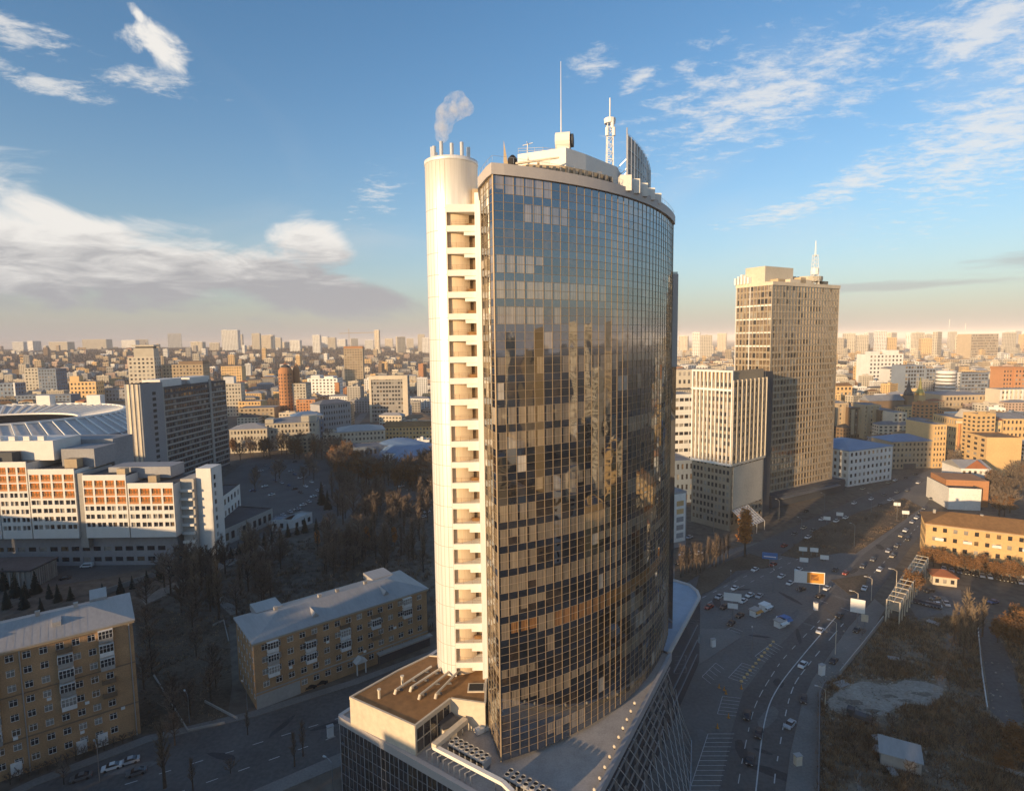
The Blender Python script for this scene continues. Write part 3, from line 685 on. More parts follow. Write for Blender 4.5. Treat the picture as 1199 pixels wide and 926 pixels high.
# slanted louvre fins and cable net hung from the right podium wall
e0,e1=(10.5,92.7),(41.0,147.2); el_=math.dist(e0,e1); eu=((e1[0]-e0[0])/el_,(e1[1]-e0[1])/el_); en=(eu[1],-eu[0])
def npt(s,h):   # h 0 at wall top, 1 at ground
    o=.6+12.0*h*(1-.55*max(0,(s-30)/33)); return (e0[0]+eu[0]*s+en[0]*o, e0[1]+eu[1]*s+en[1]*o, (TZ-.6)*(1-h))
M['fin']=mat('fin_panel',(.27,.25,.235),.6,.1,var=.1)
t=empty('louvre_screen','slanted pale louvre fins hung along the right podium wall','screen',(20,110,0))
def lo(p): return (p[0]-20,p[1]-110,p[2])
for r in range(5):
    h=.04+.085*r; mb=MB(); mb.tube(lo(npt(2,h)),lo(npt(60-r*4,h*.8)),.2,4,cap=False); mb.build('rail',M['fin'],t)
for i in range(26):
    s=3+i*2.15; r=i%3; h0=.03+r*.12; p=npt(s,h0); L_=4.2+1.6*math.sin(i*1.7); mb=MB(); w_=.34
    q=(p[0]+en[0]*.6,p[1]+en[1]*.6,max(.5,p[2]-L_))
    A_,B_=(p[0]-eu[0]*w_,p[1]-eu[1]*w_,p[2]),(p[0]+eu[0]*w_,p[1]+eu[1]*w_,p[2]); C_,D_=(q[0]+eu[0]*w_,q[1]+eu[1]*w_,q[2]),(q[0]-eu[0]*w_,q[1]-eu[1]*w_,q[2])
    mb.face([lo(A_),lo(B_),lo(C_),lo(D_)]); o2=lambda v:(v[0]+en[0]*.5,v[1]+en[1]*.5,v[2])
    mb.face([lo(B_),lo(C_),lo(o2(C_)),lo(o2(B_))]); mb.face([lo(A_),lo(D_),lo(o2(D_)),lo(o2(A_))]); mb.build('fin',M['fin'],t)
t=empty('cable_net','steel cable net stretched from the podium wall down to the plaza','net',(20,110,0))
for i in range(18):
    s=3+i*3.2; mb=MB(); mb.tube(lo(npt(s,.02)),lo(npt(min(s+9,62),1)),.09,5,cap=False); mb.build('cable',M['metal'],t)
for i in range(12):
    s=12+i*4.4; mb=MB(); mb.tube(lo(npt(min(s,60),.30)),lo(npt(max(s-16,0),1)),.07,5,cap=False); mb.build('cross_cable',M['metal'],t)
mb=MB(); 
for i in range(24): mb.tube(lo(npt(i*2.6,1)),lo(npt((i+1)*2.6,1)),.2,5,cap=False)
mb.build('anchor_rail',M['steel'],t)
# ------------------------------------------------------------------ buildings with real window openings
_wm={}
def win_mesh(w,h,kind,style):
    key=(round(w,2),round(h,2),kind,style)
    if key in _wm: return _wm[key]
    pane,frame=MB(),MB()
    gm={'d':M['pane'],'p':M['pane_pale'],'w':M['pane_warm']}[kind]
    pane.face([(0,0,0),(w,0,0),(w,0,h),(0,0,h)])
    f=.09 if style!='grid' else .06
    for a in ((0,f,0,h),(w-f,w,0,h),(f,w-f,0,f),(f,w-f,h-f,h)): frame.box(a[0],a[1],-.09,-.02,a[2],a[3])
    if w>1.2: frame.box(w/2-f/2,w/2+f/2,-.085,-.02,f,h-f)
    if style=='cross': frame.box(f,w-f,-.08,-.02,h*.68,h*.68+f)
    _wm[key]=(pane.mesh('window',[gm]),frame.mesh('frame',[M['white_paint'] if style!='grid' else M['steel']]))
    return _wm[key]
def wall_punched(mb, O, U, L, z0, z1, wins, dep=.22, mi=0):
    """wall from O along U (length L) with the openings wins=[(x0,x1,z0,z1)] cut out and their reveals"""
    N_=(U[1],-U[0])
    def P(x,z,d=0): return (O[0]+U[0]*x-N_[0]*d, O[1]+U[1]*x-N_[1]*d, z)
    xs=sorted({0,L,*[round(w_[0],3) for w_ in wins],*[round(w_[1],3) for w_ in wins]})
    zs=sorted({z0,z1,*[round(w_[2],3) for w_ in wins],*[round(w_[3],3) for w_ in wins]})
    ws={(round(w_[0],3),round(w_[2],3)):(round(w_[1],3),round(w_[3],3)) for w_ in wins}
    cov=set()
    xi={x:i for i,x in enumerate(xs)}; zi={z:i for i,z in enumerate(zs)}
    for (a,c),(b,d) in ws.items():
        for i in range(xi[a],xi[b]):
            for j in range(zi[c],zi[d]): cov.add((i,j))
        for q in ([P(a,c),P(b,c),P(b,c,dep),P(a,c,dep)],[P(a,d),P(a,d,dep),P(b,d,dep),P(b,d)],[P(a,c),P(a,c,dep),P(a,d,dep),P(a,d)],[P(b,c),P(b,d),P(b,d,dep),P(b,c,dep)]): mb.face(q,mi)
    for j in range(len(zs)-1):
        i=0
        while i<len(xs)-1:
            if (i,j) in cov: i+=1; continue
            k=i
            while k<len(xs)-1 and (k,j) not in cov: k+=1
            mb.face([P(xs[i],zs[j]),P(xs[k],zs[j]),P(xs[k],zs[j+1]),P(xs[i],zs[j+1])],mi); i=k
wr=random.Random(77); KW=[(.66,.2,.14)]
def put_windows(parent, O, U, wins, dep, style, budget, sub=False, plain=None, name='window'):
    ang=math.atan2(U[1],U[0]); N_=(U[1],-U[0]); rest=MB()
    for (a,b,c,d) in wins:
        w_,h_=b-a,d-c; kind=wr.choices('dpw',KW[0])[0]
        loc=(O[0]+U[0]*a-N_[0]*dep,O[1]+U[1]*a-N_[1]*dep,c)
        if budget[0]>0:
            budget[0]-=1
            pm,fm=win_mesh(w_,h_,kind,style)
            o=link(name,pm,parent,loc,ang)
            if sub: link('frame',fm,o)
        else:
            mi={'d':0,'p':1,'w':2}[kind]
            p=[(loc[0],loc[1],c),(loc[0]+U[0]*w_,loc[1]+U[1]*w_,c),(loc[0]+U[0]*w_,loc[1]+U[1]*w_,d),(loc[0],loc[1],d)]
            rest.face(p,mi)
    return rest
def grid_wins(L,z0,fl,fh,bays,wfrac,hfrac,sill=.28,margin=None):
    m=L*.02 if margin is None else margin
    bw=(L-2*m)/bays; out=[]
    for k in range(fl):
        for i in range(bays):
            out.append((m+bw*(i+.5-wfrac/2),m+bw*(i+.5+wfrac/2),z0+k*fh+fh*sill,z0+k*fh+fh*(sill+hfrac)))
    return out
def building(name,label,cat,p0,p1,D,Hh,fl,bays,wall,side=None,roof='flat',roofm='roof_grey',wf=.5,hf=.5,sides='FR',group=None,base=0,par=.9,style='plain',sub=False,cap=100,skipF=None,extra=None,roof_h=4,z=0):
    """p0-p1: the front edge on the ground (left to right as seen), D metres deep; a thing with wall, roof and windows"""
    dx,dy=p1[0]-p0[0],p1[1]-p0[1]; L_=math.hypot(dx,dy); ang=math.atan2(dy,dx)
    t=empty(name,label,cat,(p0[0],p0[1],z),ang,group)
    side=side or max(1,round(bays*D/L_)); fh=(Hh-base-(par if roof=='flat' else .6))/fl
    W_={'F':((0,0),(1,0),L_,bays),'R':((L_,0),(0,1),D,side),'B':((L_,D),(-1,0),L_,bays),'L':((0,D),(0,-1),D,side)}
    mb=MB(); budget=[cap]; rests=MB()
    for s,(O,U,ln,nb_) in W_.items():
        wins=grid_wins(ln,base,fl,fh,nb_,wf,hf) if s in sides else []
        if s=='F' and skipF: wins=[w_ for i,w_ in enumerate(wins) if not skipF(i%nb_,i//nb_)]
        wall_punched(mb,O,U,ln,0,Hh,wins)
        order=sorted(wins,key=lambda w_:-w_[2])
        r=put_windows(t,O,U,order,.21,style,budget,sub)
        n=len(rests.v); rests.v+=r.v; rests.f+=[tuple(i+n for i in q) for q in r.f]; rests.m+=r.m
    mb.build('wall',M[wall] if isinstance(wall,str) else wall,t)
    if rests.f: struct(rests.build('window',[M['pane'],M['pane_pale'],M['pane_warm']],t),'stuff')
    mb=MB(); e=.6
    if roof=='flat':
        mb.face([(0.3,.3,Hh-par*.6),(L_-.3,.3,Hh-par*.6),(L_-.3,D-.3,Hh-par*.6),(.3,D-.3,Hh-par*.6)])
        for (O,U,ln,_) in W_.values():
            N_=(U[1],-U[0]); q=lambda x,d,zz:(O[0]+U[0]*x+N_[0]*d,O[1]+U[1]*x+N_[1]*d,zz)
            mb.face([q(0,0,Hh),q(ln,0,Hh),q(ln-.3,-.3,Hh),q(.3,-.3,Hh)]); mb.face([q(.3,-.3,Hh-par*.6),q(ln-.3,-.3,Hh-par*.6),q(ln-.3,-.3,Hh),q(.3,-.3,Hh)])
    else:
        rr=min(D/2,L_/2) if roof=='hip' else 0
        A_=[(-e,-e,Hh),(L_+e,-e,Hh),(L_+e,D+e,Hh),(-e,D+e,Hh)]; r0_=(rr if rr else -e,D/2,Hh+roof_h); r1_=(L_-rr if rr else L_+e,D/2,Hh+roof_h)
        mb.face([A_[0],A_[1],r1_,r0_]); mb.face([A_[2],A_[3],r0_,r1_])
        mb.face([A_[1],A_[2],r1_]); mb.face([A_[3],A_[0],r0_])
        if roofm=='roof_tin' and sub:
            nse=int((L_-2*rr)/1.6)
            for i in range(nse+1):
                x=rr+(L_-2*rr)*i/max(1,nse)
                for y0,sg in ((-e,1),(D+e,-1)):
                    p=[(x-.05,y0,Hh+.02),(x+.05,y0,Hh+.02),(x+.05,D/2,Hh+roof_h+.02),(x-.05,D/2,Hh+roof_h+.02)]; mb.face([(a,b,c+.07) for a,b,c in p])
        lo_=[(x,y,zz-.35) for x,y,zz in A_]
        for i in range(4): mb.face([lo_[i],lo_[(i+1)%4],A_[(i+1)%4],A_[i]])
        mb.face(list(reversed(lo_)))
    ro=mb.build('roof',M[roofm] if isinstance(roofm,str) else roofm,t)
    if extra: extra(t,ro,L_,D,Hh,fh)
    return t
def boxpart(t,name,m,x0,x1,y0,y1,z0,z1):
    mb=MB(); mb.box(x0,x1,y0,y1,z0,z1); return mb.build(name,M[m] if isinstance(m,str) else m,t)

# ---- ochre brick apartment house, left foreground
def balc(t,x,z,w_,kind,fh):
    """glazed or open balcony hung on the front wall"""
    mb=MB(); d=1.15; fm='white_paint' if kind!='old' else 'brown'
    mb.box(x,x+w_,-d,0,z,z+.15); mb.box(x,x+w_,-d,-d+.08,z+.15,z+1.15); mb.box(x,x+.08,-d+.08,0,z+.15,z+1.15); mb.box(x+w_-.08,x+w_,-d+.08,0,z+.15,z+1.15)
    b=mb.build('balcony',M[{'white':'white','old':'brown','grey':'concrete'}[kind]],t)
    if kind!='old':
        g=MB(); g.face([(x+.05,-d+.04,z+1.15),(x+w_-.05,-d+.04,z+1.15),(x+w_-.05,-d+.04,z+fh*.82),(x+.05,-d+.04,z+fh*.82)],0)
        for xx in (x+.04,x+w_-.04): g.face([(xx,-d+.05,z+1.15),(xx,0,z+1.15),(xx,0,z+fh*.82),(xx,-d+.05,z+fh*.82)],0)
        g.build('glazing',M['pane_pale'] if wr.random()<.3 else M['pane'],b)
        f=MB(); n=4
        for i in range(n+1):
            xx=x+.02+(w_-.04)*i/n; f.box(xx-.05,xx+.05,-d-.01,-d+.07,z+1.15,z+fh*.82)
        f.box(x-.05,x+w_+.05,-d-.1,0,z+fh*.82,z+fh*.82+.14); f.box(x+.05,x+w_-.05,-d,-d+.06,z+fh*.58,z+fh*.58+.07); f.build('frame',M['white_paint'],b)
def chim(mb,x,y,z,w_=.9,h=1.6): mb.box(x-w_/2,x+w_/2,y-w_/2,y+w_/2,z,z+h); mb.box(x-w_/2-.1,x+w_/2+.1,y-w_/2-.1,y+w_/2+.1,z+h,z+h+.15)
def apt_left(t,ro,L_,D,Hh,fh):
    for cxx,nfl in ((L_-7.6,[7,6,5,4,3]),(L_-16.2,[7,6,5,4,3]),(L_-31,[7,6,5,4,3,2]),(L_-40,[7,5,4])):
        for k in nfl: balc(t,cxx,1.5+k*fh+.3,3.1,wr.choice(['white','white','grey','old']),fh)
    for x in (.6,L_-.9,L_-23.4):
        mb=MB(); mb.tube((x,-.2,0),(x,-.2,Hh-.3),.14,6); mb.build('downpipe',M['metal'],t)
    boxpart(t,'string_course','brown',-.02,L_+.02,-.12,0,1.5+fh*2-.1,1.5+fh*2+.25); boxpart(t,'string_course','brown',-.02,L_+.02,-.12,0,1.5+fh*5-.1,1.5+fh*5+.2)
    boxpart(t,'eave','tan',-.4,L_+.4,-.45,0,Hh-.9,Hh-.36)
    for x in (L_-12,L_-20,L_-33): 
        mb=MB(); chim(mb,x,D*.5,Hh+2.6); mb.build('chimney',M['concrete'],ro)
    for x in (L_-16,L_-30):
        mb=MB(); mb.box(x-.9,x+.9,D*.2,D*.42,Hh+.8,Hh+2.5); mb.build('dormer',M['roof_tin'],ro)
    mb=MB(); mb.box(L_-9,L_-5,D*.72,D+2.5,Hh-.2,Hh+2.6); mb.build('roof_extension',M['roof_tin'],ro)
    for x,k in ((L_-9.5,0),(L_-14,0),(L_-27,0)):
        boxpart(t,'shop_bay','white',x,x+2.2,-.6,0,.4,3.6)
    for x,z_ in ((L_-11.5,13),(L_-13,5.5),(L_-19,17),(L_-26,9.5),(L_-4,8.5)):
        boxpart(t,'air_conditioner','white_paint',x,x+.9,-.42,-.02,z_,z_+.65)
p1=(-102.9,149.9); p0=(-138.5,123.7)
building('apartment_building','ochre brick apartment block with glazed balconies at the left edge of the photo','apartment block',p0,p1,20,32.6,8,13,'brick',side=5,roof='hip',roofm='roof_tin',wf=.5,hf=.48,sides='FR',base=1.5,style='cross',sub=True,cap=110,extra=apt_left,roof_h=3.2,
  skipF=lambda i,k:(i==12))
# ---- five storey brick house in the middle
def apt_mid(t,ro,L_,D,Hh,fh):
    for cxx,nfl in ((3.5,[4,3,2]),(14.5,[4,3,2]),(25.5,[4,3,2]),(36,[4,3,2]),(47.5,[4,3])):
        for k in nfl: balc(t,cxx,1.2+k*fh+.2,3.1,wr.choice(['white','white','grey','old']),fh)
    boxpart(t,'string_course','concrete',-.02,L_+.02,-.15,0,1.2+fh-.2,1.2+fh+.15)
    boxpart(t,'plinth','concrete',-.05,L_*.22,-.12,0,0,4.2)
    boxpart(t,'eave','tan',-.4,L_+.4,-.45,0,Hh-.8,Hh-.36)
    t2=MB(); t2.box(29.5,33,-2.4,0,3.6,3.9); t2.face([(29.2,-2.7,3.95),(33.3,-2.7,3.95),(31.25,-2.7,5.4)]); t2.face([(29.2,-2.7,3.95),(31.25,-2.7,5.4),(31.25,0,5.4),(29.2,0,3.95)]); t2.face([(33.3,-2.7,3.95),(33.3,0,3.95),(31.25,0,5.4),(31.25,-2.7,5.4)])
    for x in (29.8,32.7): t2.tube((x,-2.2,0),(x,-2.2,3.6),.22,8)
    t2.build('porch',M['white'],t)
    boxpart(t,'shop_front','dark',38,L_+.1,-1.2,0,0,3.4); boxpart(t,'shop_canopy','concrete',37.6,L_+.8,-2.2,0,3.4,3.9)
    for x in (10,24,30,40): 
        mb=MB(); chim(mb,x,D*.62,Hh+1.6,1.0,1.5); mb.build('chimney',M['concrete'],ro)
    for x in (19,43):
        mb=MB(); mb.face([(x-1.1,D*.12,Hh+1.0),(x+1.1,D*.12,Hh+1.0),(x,D*.12,Hh+2.2)]); mb.face([(x-1.1,D*.12,Hh+1.0),(x,D*.12,Hh+2.2),(x,D*.42,Hh+2.3)]); mb.face([(x+1.1,D*.12,Hh+1.0),(x,D*.42,Hh+2.3),(x,D*.12,Hh+2.2)]); mb.build('dormer',M['roof_tin'],ro)
    for x in (L_-13,5):
        mb=MB(); mb.box(x,x+8,D*.75,D+3,Hh-.2,Hh+1.8); mb.build('roof_extension',M['roof_tin'],ro)
    for x,z_ in ((9.5,9),(21,13),(33,5.6),(44,10)):
        boxpart(t,'air_conditioner','white_paint',x,x+.9,-.42,-.02,z_,z_+.65)
building('apartment_building','five storey brick apartment house with a long pale hipped roof left of the tower','apartment block',(-75.1,159.3),(-30.6,194.9),20,20.4,5,15,'brick',side=6,roof='hip',roofm='roof_tin',wf=.5,hf=.5,sides='FL',base=1.2,style='cross',sub=True,cap=105,extra=apt_mid,roof_h=2.9)
# ------------------------------------------------------------------ left side: hotel complex, slab hotel, stadium
HX=-201; t=empty('hotel_building','long stepped white hotel with orange loggias under its roofline, on the left','hotel',(HX,268,0))
M['loggia']=mat('orange_loggia',(.52,.17,.035),.8,var=.55,scale=.9,fine=2.2)
M['hotelwhite']=mat('hotel_white',(.68,.66,.62),.8,var=.08)
bud=[100]; rest=MB()
secs=[(-286,-264,56,5),(-263.4,-242.6,54,4),(-242,-228.2,52,3),(-227.6,-206,48.4,4),(-202.4,-182,45.3,4),(-181.4,-160,41.2,4)]
for i,(x0,x1,Ht,nb_) in enumerate(secs):
    a,b=x0-HX,x1-HX; mb=MB(); L_=b-a; zb=15.0; wins=[]
    bw=L_/nb_; fh=3.95; nrow=int((Ht-2.6-zb-.8)//fh); ztop=Ht-2.4
    for k in range(nrow):
        zt2=ztop-k*fh
        for j in range(nb_):
            if k<(3 if Ht>45 else 2): wins.append((bw*j+.45,bw*(j+1)-.45,zt2-fh+.25,zt2-.25))
            else:
                wins.append((bw*j+.5,bw*(j+.5)-.18,zt2-fh+1.1,zt2-.7)); wins.append((bw*(j+.5)+.18,bw*(j+1)-.5,zt2-fh+1.1,zt2-.7))
    wall_punched(mb,(a,0),(1,0),L_,zb,Ht,wins,.55); mb.box(a,b,.6,22,zb,Ht-.8); mb.face([(a,0,zb),(b,0,zb),(b,.6,zb),(a,.6,zb)])
    for xx in (a,b): mb.face([(xx,0,zb),(xx,.6,zb),(xx,.6,Ht),(xx,0,Ht)])
    mb.face([(a,0,Ht),(b,0,Ht),(b,.6,Ht),(a,.6,Ht)])
    mb.build('wing_wall',M['hotelwhite'],t)
    mb=MB(); mb.face([(a,.62,Ht-.75),(b,.62,Ht-.75),(b,22,Ht-.75),(a,22,Ht-.75)]); mb.build('roof',M['roof_dark'],t)
    big=[w_ for w_ in wins if w_[1]-w_[0]>3]; sml=[w_ for w_ in wins if w_[1]-w_[0]<=3]
    for w_ in big:
        mb=MB(); A0=a+w_[0]; A1=a+w_[1]; n=3; dz=(w_[3]-w_[2])
        mb.face([(A0,.5,w_[2]),(A1,.5,w_[2]),(A1,.5,w_[3]),(A0,.5,w_[3])],0)
        for q in range(n):
            c0=A0+(A1-A0)*(q+.5)/n; r_=(A1-A0)/n*.40
            mb.face([(c0-r_,.42,w_[2]+dz*.5),(c0,.42,w_[2]+dz*.06),(c0+r_,.42,w_[2]+dz*.5),(c0,.42,w_[3]-dz*.06)],1)
        mb.face([(A0,.1,w_[2]),(A1,.1,w_[2]),(A1,.1,w_[2]+.95),(A0,.1,w_[2]+.95)],2)
        mb.build('loggia',[M['loggia'],M['roof_brown'],M['orange']],t)
    r=put_windows(t,(a,0),(1,0),sml,.52,'grid',bud); n=len(rest.v); rest.v+=r.v; rest.f+=[tuple(q+n for q in f) for f in r.f]; rest.m+=r.m
if rest.f: struct(rest.build('window',[M['pane'],M['pane_pale'],M['pane_warm']],t),'stuff')
boxpart(t,'link_bay','concrete',-205.9-HX,-202.5-HX,.9,21,10,46)
mb=MB(); wall_punched(mb,(-290-HX,4),(1,0),128,0,14.9,[(4+i*5.2,7.6+i*5.2,2+k*5.2,4.2+k*5.2) for i in range(23) for k in (0,1)],.3); mb.box(-290-HX,-162.1-HX,4.31,20,0,14.9)
mb.build('base_wall',M['grey'],t)
r=put_windows(t,(-290-HX,4),(1,0),[(4+i*5.2,7.6+i*5.2,2+k*5.2,4.2+k*5.2) for i in range(23) for k in (0,1)],.29,'grid',[0]); struct(r.build('base_window',[M['pane'],M['pane_pale'],M['pane_warm']],t),'stuff')
sx=-153.5-HX; mb=MB(); wall_punched(mb,(sx+7.4,8.5),(0,1),10,0,46,[(2.0,4.0,3+k*4.1,5.4+k*4.1) for k in range(10)],.3); mb.box(sx,sx+7.09,8.5,18.5,0,46); mb.build('stair_tower',M['hotelwhite'],t)
r=put_windows(t,(sx+7.4,8.5),(0,1),[(2.0,4.0,3+k*4.1,5.4+k*4.1) for k in range(10)],.29,'grid',[20])
boxpart(t,'recess_wall','concrete',-159.9-HX,sx-.02,6,20,0,41.5)
for k in range(8): boxpart(t,'recess_balcony','hotelwhite',-159.8-HX,sx-.4,4.6,5.98,6+k*4.2,7.1+k*4.2)
# roof storeys behind the front
boxpart(t,'roof_storey','hotelwhite',-290-HX,-221-HX,8,26,51,60.5); boxpart(t,'roof_storey','grey',-219-HX,-203-HX,10,26,47,56)
boxpart(t,'roof_storey','grey',-196-HX,-166-HX,9,21,41.5,47); boxpart(t,'roof_plant','tan',-214-HX,-208-HX,5,9,47.7,52); boxpart(t,'roof_plant','tan',-188-HX,-184-HX,3,6,44.6,47.4)
boxpart(t,'roof_plant','tan',-174-HX,-170-HX,4,7,40.4,43.6); boxpart(t,'roof_plant','dark',-247-HX,-236-HX,2,7,51.3,56)
boxpart(t,'roof_storey','grey',-244-HX,-205-HX,26.5,42,20,58)
for k in range(9): boxpart(t,'parapet_block','hotelwhite',-285-HX+k*7,-282-HX+k*7,9,11,60.5,62.6)

# right annexes of the hotel
building('hotel_annex','white low annex with a dark roof beside the stair tower of the stepped hotel','annex',gp(259,628),gp(283,606),18,21,3,6,'hotelwhite',roofm='roof_dark',sides='FRL')
building('service_hall','long low hall with a dark flat roof right of the white hotel','hall',gp(262,640),gp(320,612),26,9,1,9,'concrete',roofm='roof_dark',sides='FR',wf=.6)
building('shed','small white service block on the asphalt right of the low hall','shed',gp(318,622),gp(342,621),9,6.5,1,3,'white',roofm='roof_grey',sides='F')
building('shed','pair of joined pale cabins at the end of the row by the dark hedge','shed',gp(344,622),gp(366,612),8,6.5,1,3,'hotelwhite',roofm='roof_tin',sides='F')
# ribbed pavilion in front of the hotel
g0,g1=(-236,246),(-205,243)
t=empty('pavilion','low pavilion with a dark flat roof and ribbed concrete front at the left edge','pavilion',(-246,246,0))
boxpart(t,'wall','concrete',-14,34,0,14,0,8.0); boxpart(t,'roof','roof_dark',-15,35,-1.2,15,8,8.8)
for i in range(12): boxpart(t,'rib','concrete',34.02,34.7,.3+i*1.2,.8+i*1.2,0,7.9)
for i in range(14): boxpart(t,'front_rib','concrete',4+i*2.1,4.5+i*2.1,-.6,-.02,0,7.9)

# slab hotel
Hs=74.5
def slab_x(t,ro,L_,D,Hh,fh):
    for i in range(16):
        boxpart(t,'balcony_band','concrete',3,L_*.70,-.5,-.02,2+i*fh+fh*.02,2+i*fh+fh*.26)
        boxpart(t,'balcony_band','concrete',L_*.735,L_-1,-.5,-.02,2+i*fh+fh*.02,2+i*fh+fh*.26)
    boxpart(t,'white_pier','concrete',L_*.702,L_*.733,-.9,-.02,0,Hh+2.5)
    boxpart(t,'end_pier','concrete',-.3,2.6,-.9,-.02,0,Hh+.3)
    boxpart(t,'roof_house','hotelwhite',6,30,4,18,Hh,Hh+5.5); boxpart(t,'roof_house','hotelwhite',40,66,4,18,Hh,Hh+5)
    boxpart(t,'roof_house','grey',31,39,6,16,Hh,Hh+3.6)
building('slab_hotel','tall dark slab hotel with a tight grid of balconies left of the tower','hotel',(-254,418),(-247,500),24,Hs,17,26,'dark',side=4,roofm='roof_dark',wf=.74,hf=.56,sides='F',base=2,style='grid',extra=slab_x)
def core_x(t,ro,L_,D,Hh,fh):
    for i in range(17): boxpart(t,'slot_window','black',L_*.50,L_*.66,-.06,-.01,5+i*4.1,7.2+i*4.1)
    for x0 in (1.4,4.6,7.8): boxpart(t,'end_rib','sandwall',-.5,-.01,x0,x0+1.5,0,Hh)
xx=xat(164,452,394)
building('slab_hotel_core','pale narrow end tower joined to the dark slab hotel','hotel',(xx,394),(xx+1.6,416.5),11.5,79,1,1,'grey',roofm='roof_dark',sides='',extra=core_x)

# stadium
C=(-532,585); AX,BY=152,128
t=empty('stadium','white ribbed stadium roof behind the stepped hotel','stadium',(*C,0)); t.scale=(1,1,.88)
def el(k,r,z): 
    a=2*math.pi*k/72; return (AX*r*math.cos(a),BY*r*math.sin(a),z)
def rings(prof,m,name):
    mb=MB()
    for (r0_,z0_),(r1_,z1_) in zip(prof,prof[1:]):
        for k in range(72): mb.face([el(k,r0_,z0_),el(k+1,r0_,z0_),el(k+1,r1_,z1_),el(k,r1_,z1_)])
    return mb.build(name,M[m],t)
M['membrane']=mat('membrane',(.52,.51,.50),.6,var=.2,scale=.05,fine=.5)
rings([(.92,0),(1.0,24)],'bluegrey','wall'); rings([(1.0,20),(.80,41),(.52,33)],'membrane','roof'); rings([(.85,24),(.60,6),(0,3)],'bluegrey','stand')
for k in range(72):
    mb=MB(); p=[el(k,.93,0),el(k,1.015,20.6),el(k,.80,42.4),el(k,.51,34)]
    for a,b in zip(p,p[1:]): mb.tube(a,b,.8,4,cap=False)
    mb.build('roof_rib',M['white_paint'],t)
for r_,z_ in ((.80,42),(.515,34),(1.005,20.5)):
    mb=MB(); P_=[]
    for k in range(72):
        b=len(mb.v)
        for dr,dz in ((-.008,-1),(.008,-1),(.008,1),(-.008,1)): mb.v.append(el(k,r_+dr,z_+dz))
    for k in range(72):
        for q in range(4): mb.f.append((k*4+q,k*4+(q+1)%4,((k+1)%72)*4+(q+1)%4,((k+1)%72)*4+q)); mb.m.append(0)
    mb.build('ring_beam',M['white_paint'],t)
for k in (14,20,27):
    mb=MB(); a=el(k,.80,0); mb.box(a[0]-8,a[0]+8,a[1]-4,a[1]+4,30,54); mb.build('roof_tower',M['hotelwhite'],t)

# ------------------------------------------------------------------ hand placed city blocks
def bp(px0,px1,yb,yaw):
    p0=gp(px0,yb); c=math.cos(rad(yaw)); s=math.sin(rad(yaw))
    d=_ray(px1,yb); m=d.x/d.y          # ray x = m*y ; p0 + k(c,s)
    k=(m*p0[1]-p0[0])/(c-m*s); return p0,(p0[0]+c*k,p0[1]+s*k)
def blk(label,cat,px0,px1,yb,yt,yaw,D,fl,bays,wall,roof='flat',roofm='roof_grey',name='city_building',side=None,cap=40,**kw):
    p0,p1=bp(px0,px1,yb,yaw); Hh=max(5,zat(px0,yt,p0[1]))
    return building(name,label,cat,p0,p1,D,Hh,fl,bays,wall,side=side,roof=roof,roofm=roofm,cap=cap,**kw)
def topbox(*bx):
    def f(t,ro,L_,D,Hh,fh):
        for (a,b,c,d,h,m) in bx: boxpart(t,'roof_house',m,L_*a,L_*b,D*c,D*d,Hh-.4,Hh+h)
    return f
# left, far to near
blk('cream office with a white penthouse, right behind the dark slab hotel','office',262,284,488,449,12,24,9,6,'cream',sides='FR',extra=topbox((.05,.6,.2,.8,9,'white')))
blk('tan tower block with an orange topmost storey and a crane behind it','tower block',404,426,452,408,6,22,15,7,'tan',sides='FR',name='tower_block',extra=topbox((.0,1,.0,1,5,'orange')))
blk('square concrete office with a framed grid front, far left of the cylinder','office',434,478,494,441,3,26,11,12,'concrete',sides='FR',wf=.7,hf=.5,name='office_block',extra=lambda t,ro,L_,D,Hh,fh:[boxpart(t,'frame','sandwall',-.6,2.6,-1,-.02,0,Hh+1),boxpart(t,'frame','sandwall',L_-6,L_+.6,-1,-.02,0,Hh+1),boxpart(t,'frame','sandwall',2.6,L_-6,-1,-.02,Hh-4,Hh+1.01)])
# orange tower house with a dome
p0,p1=bp(326,341,495,4); Y0=p0[1]; H0=zat(330,435,Y0)
t=empty('domed_tower','orange brick tower house with a rounded front and a small dark dome','tower block',(*p0,0)); w_=math.dist(p0,p1); r_=w_*.55
mb=MB(); mb.lathe(r_,r_,[(r_,0),(r_,H0),(r_*.93,H0+2),(r_*.7,H0+5),(r_*.35,H0+8),(.6,H0+9),(.3,H0+13),(0,H0+14)],20); o=mb.build('round_front',M['orange'],t)
for k in range(14):
    for j in range(6):
        a=rad(200+j*26); b=a+rad(11); z=3+k*(H0-4)/14; mb=MB(); R_=r_+.08
        mb.face([(r_+R_*math.cos(a),r_+R_*math.sin(a),z),(r_+R_*math.cos(b),r_+R_*math.sin(b),z),(r_+R_*math.cos(b),r_+R_*math.sin(b),z+2.2),(r_+R_*math.cos(a),r_+R_*math.sin(a),z+2.2)]); mb.build('window',M['pane_far'],t)
mb=MB(); mb.lathe(r_*2.1,r_*2.2,[(r_*.5,0),(r_*.5,H0-2),(r_*.45,H0+3),(r_*.1,H0+9),(0,H0+11)],12); mb.build('rear_turret',M['orange'],t)
mb=MB(); mb.lathe(r_,r_,[(r_*.72,H0+5.05),(r_*.4,H0+8.1),(.7,H0+9.3),(0,H0+9.6)],16); mb.build('dome',M['roof_dark'],t)
blk('beige apartment tower joined to the orange domed tower','tower block',341,360,494,449,4,26,13,5,'cream',sides='FR',name='tower_block')
blk('lower orange apartment wing in front of the domed tower','apartment block',348,370,496,468,4,22,8,6,'orange',sides='FR',name='apartment_building')
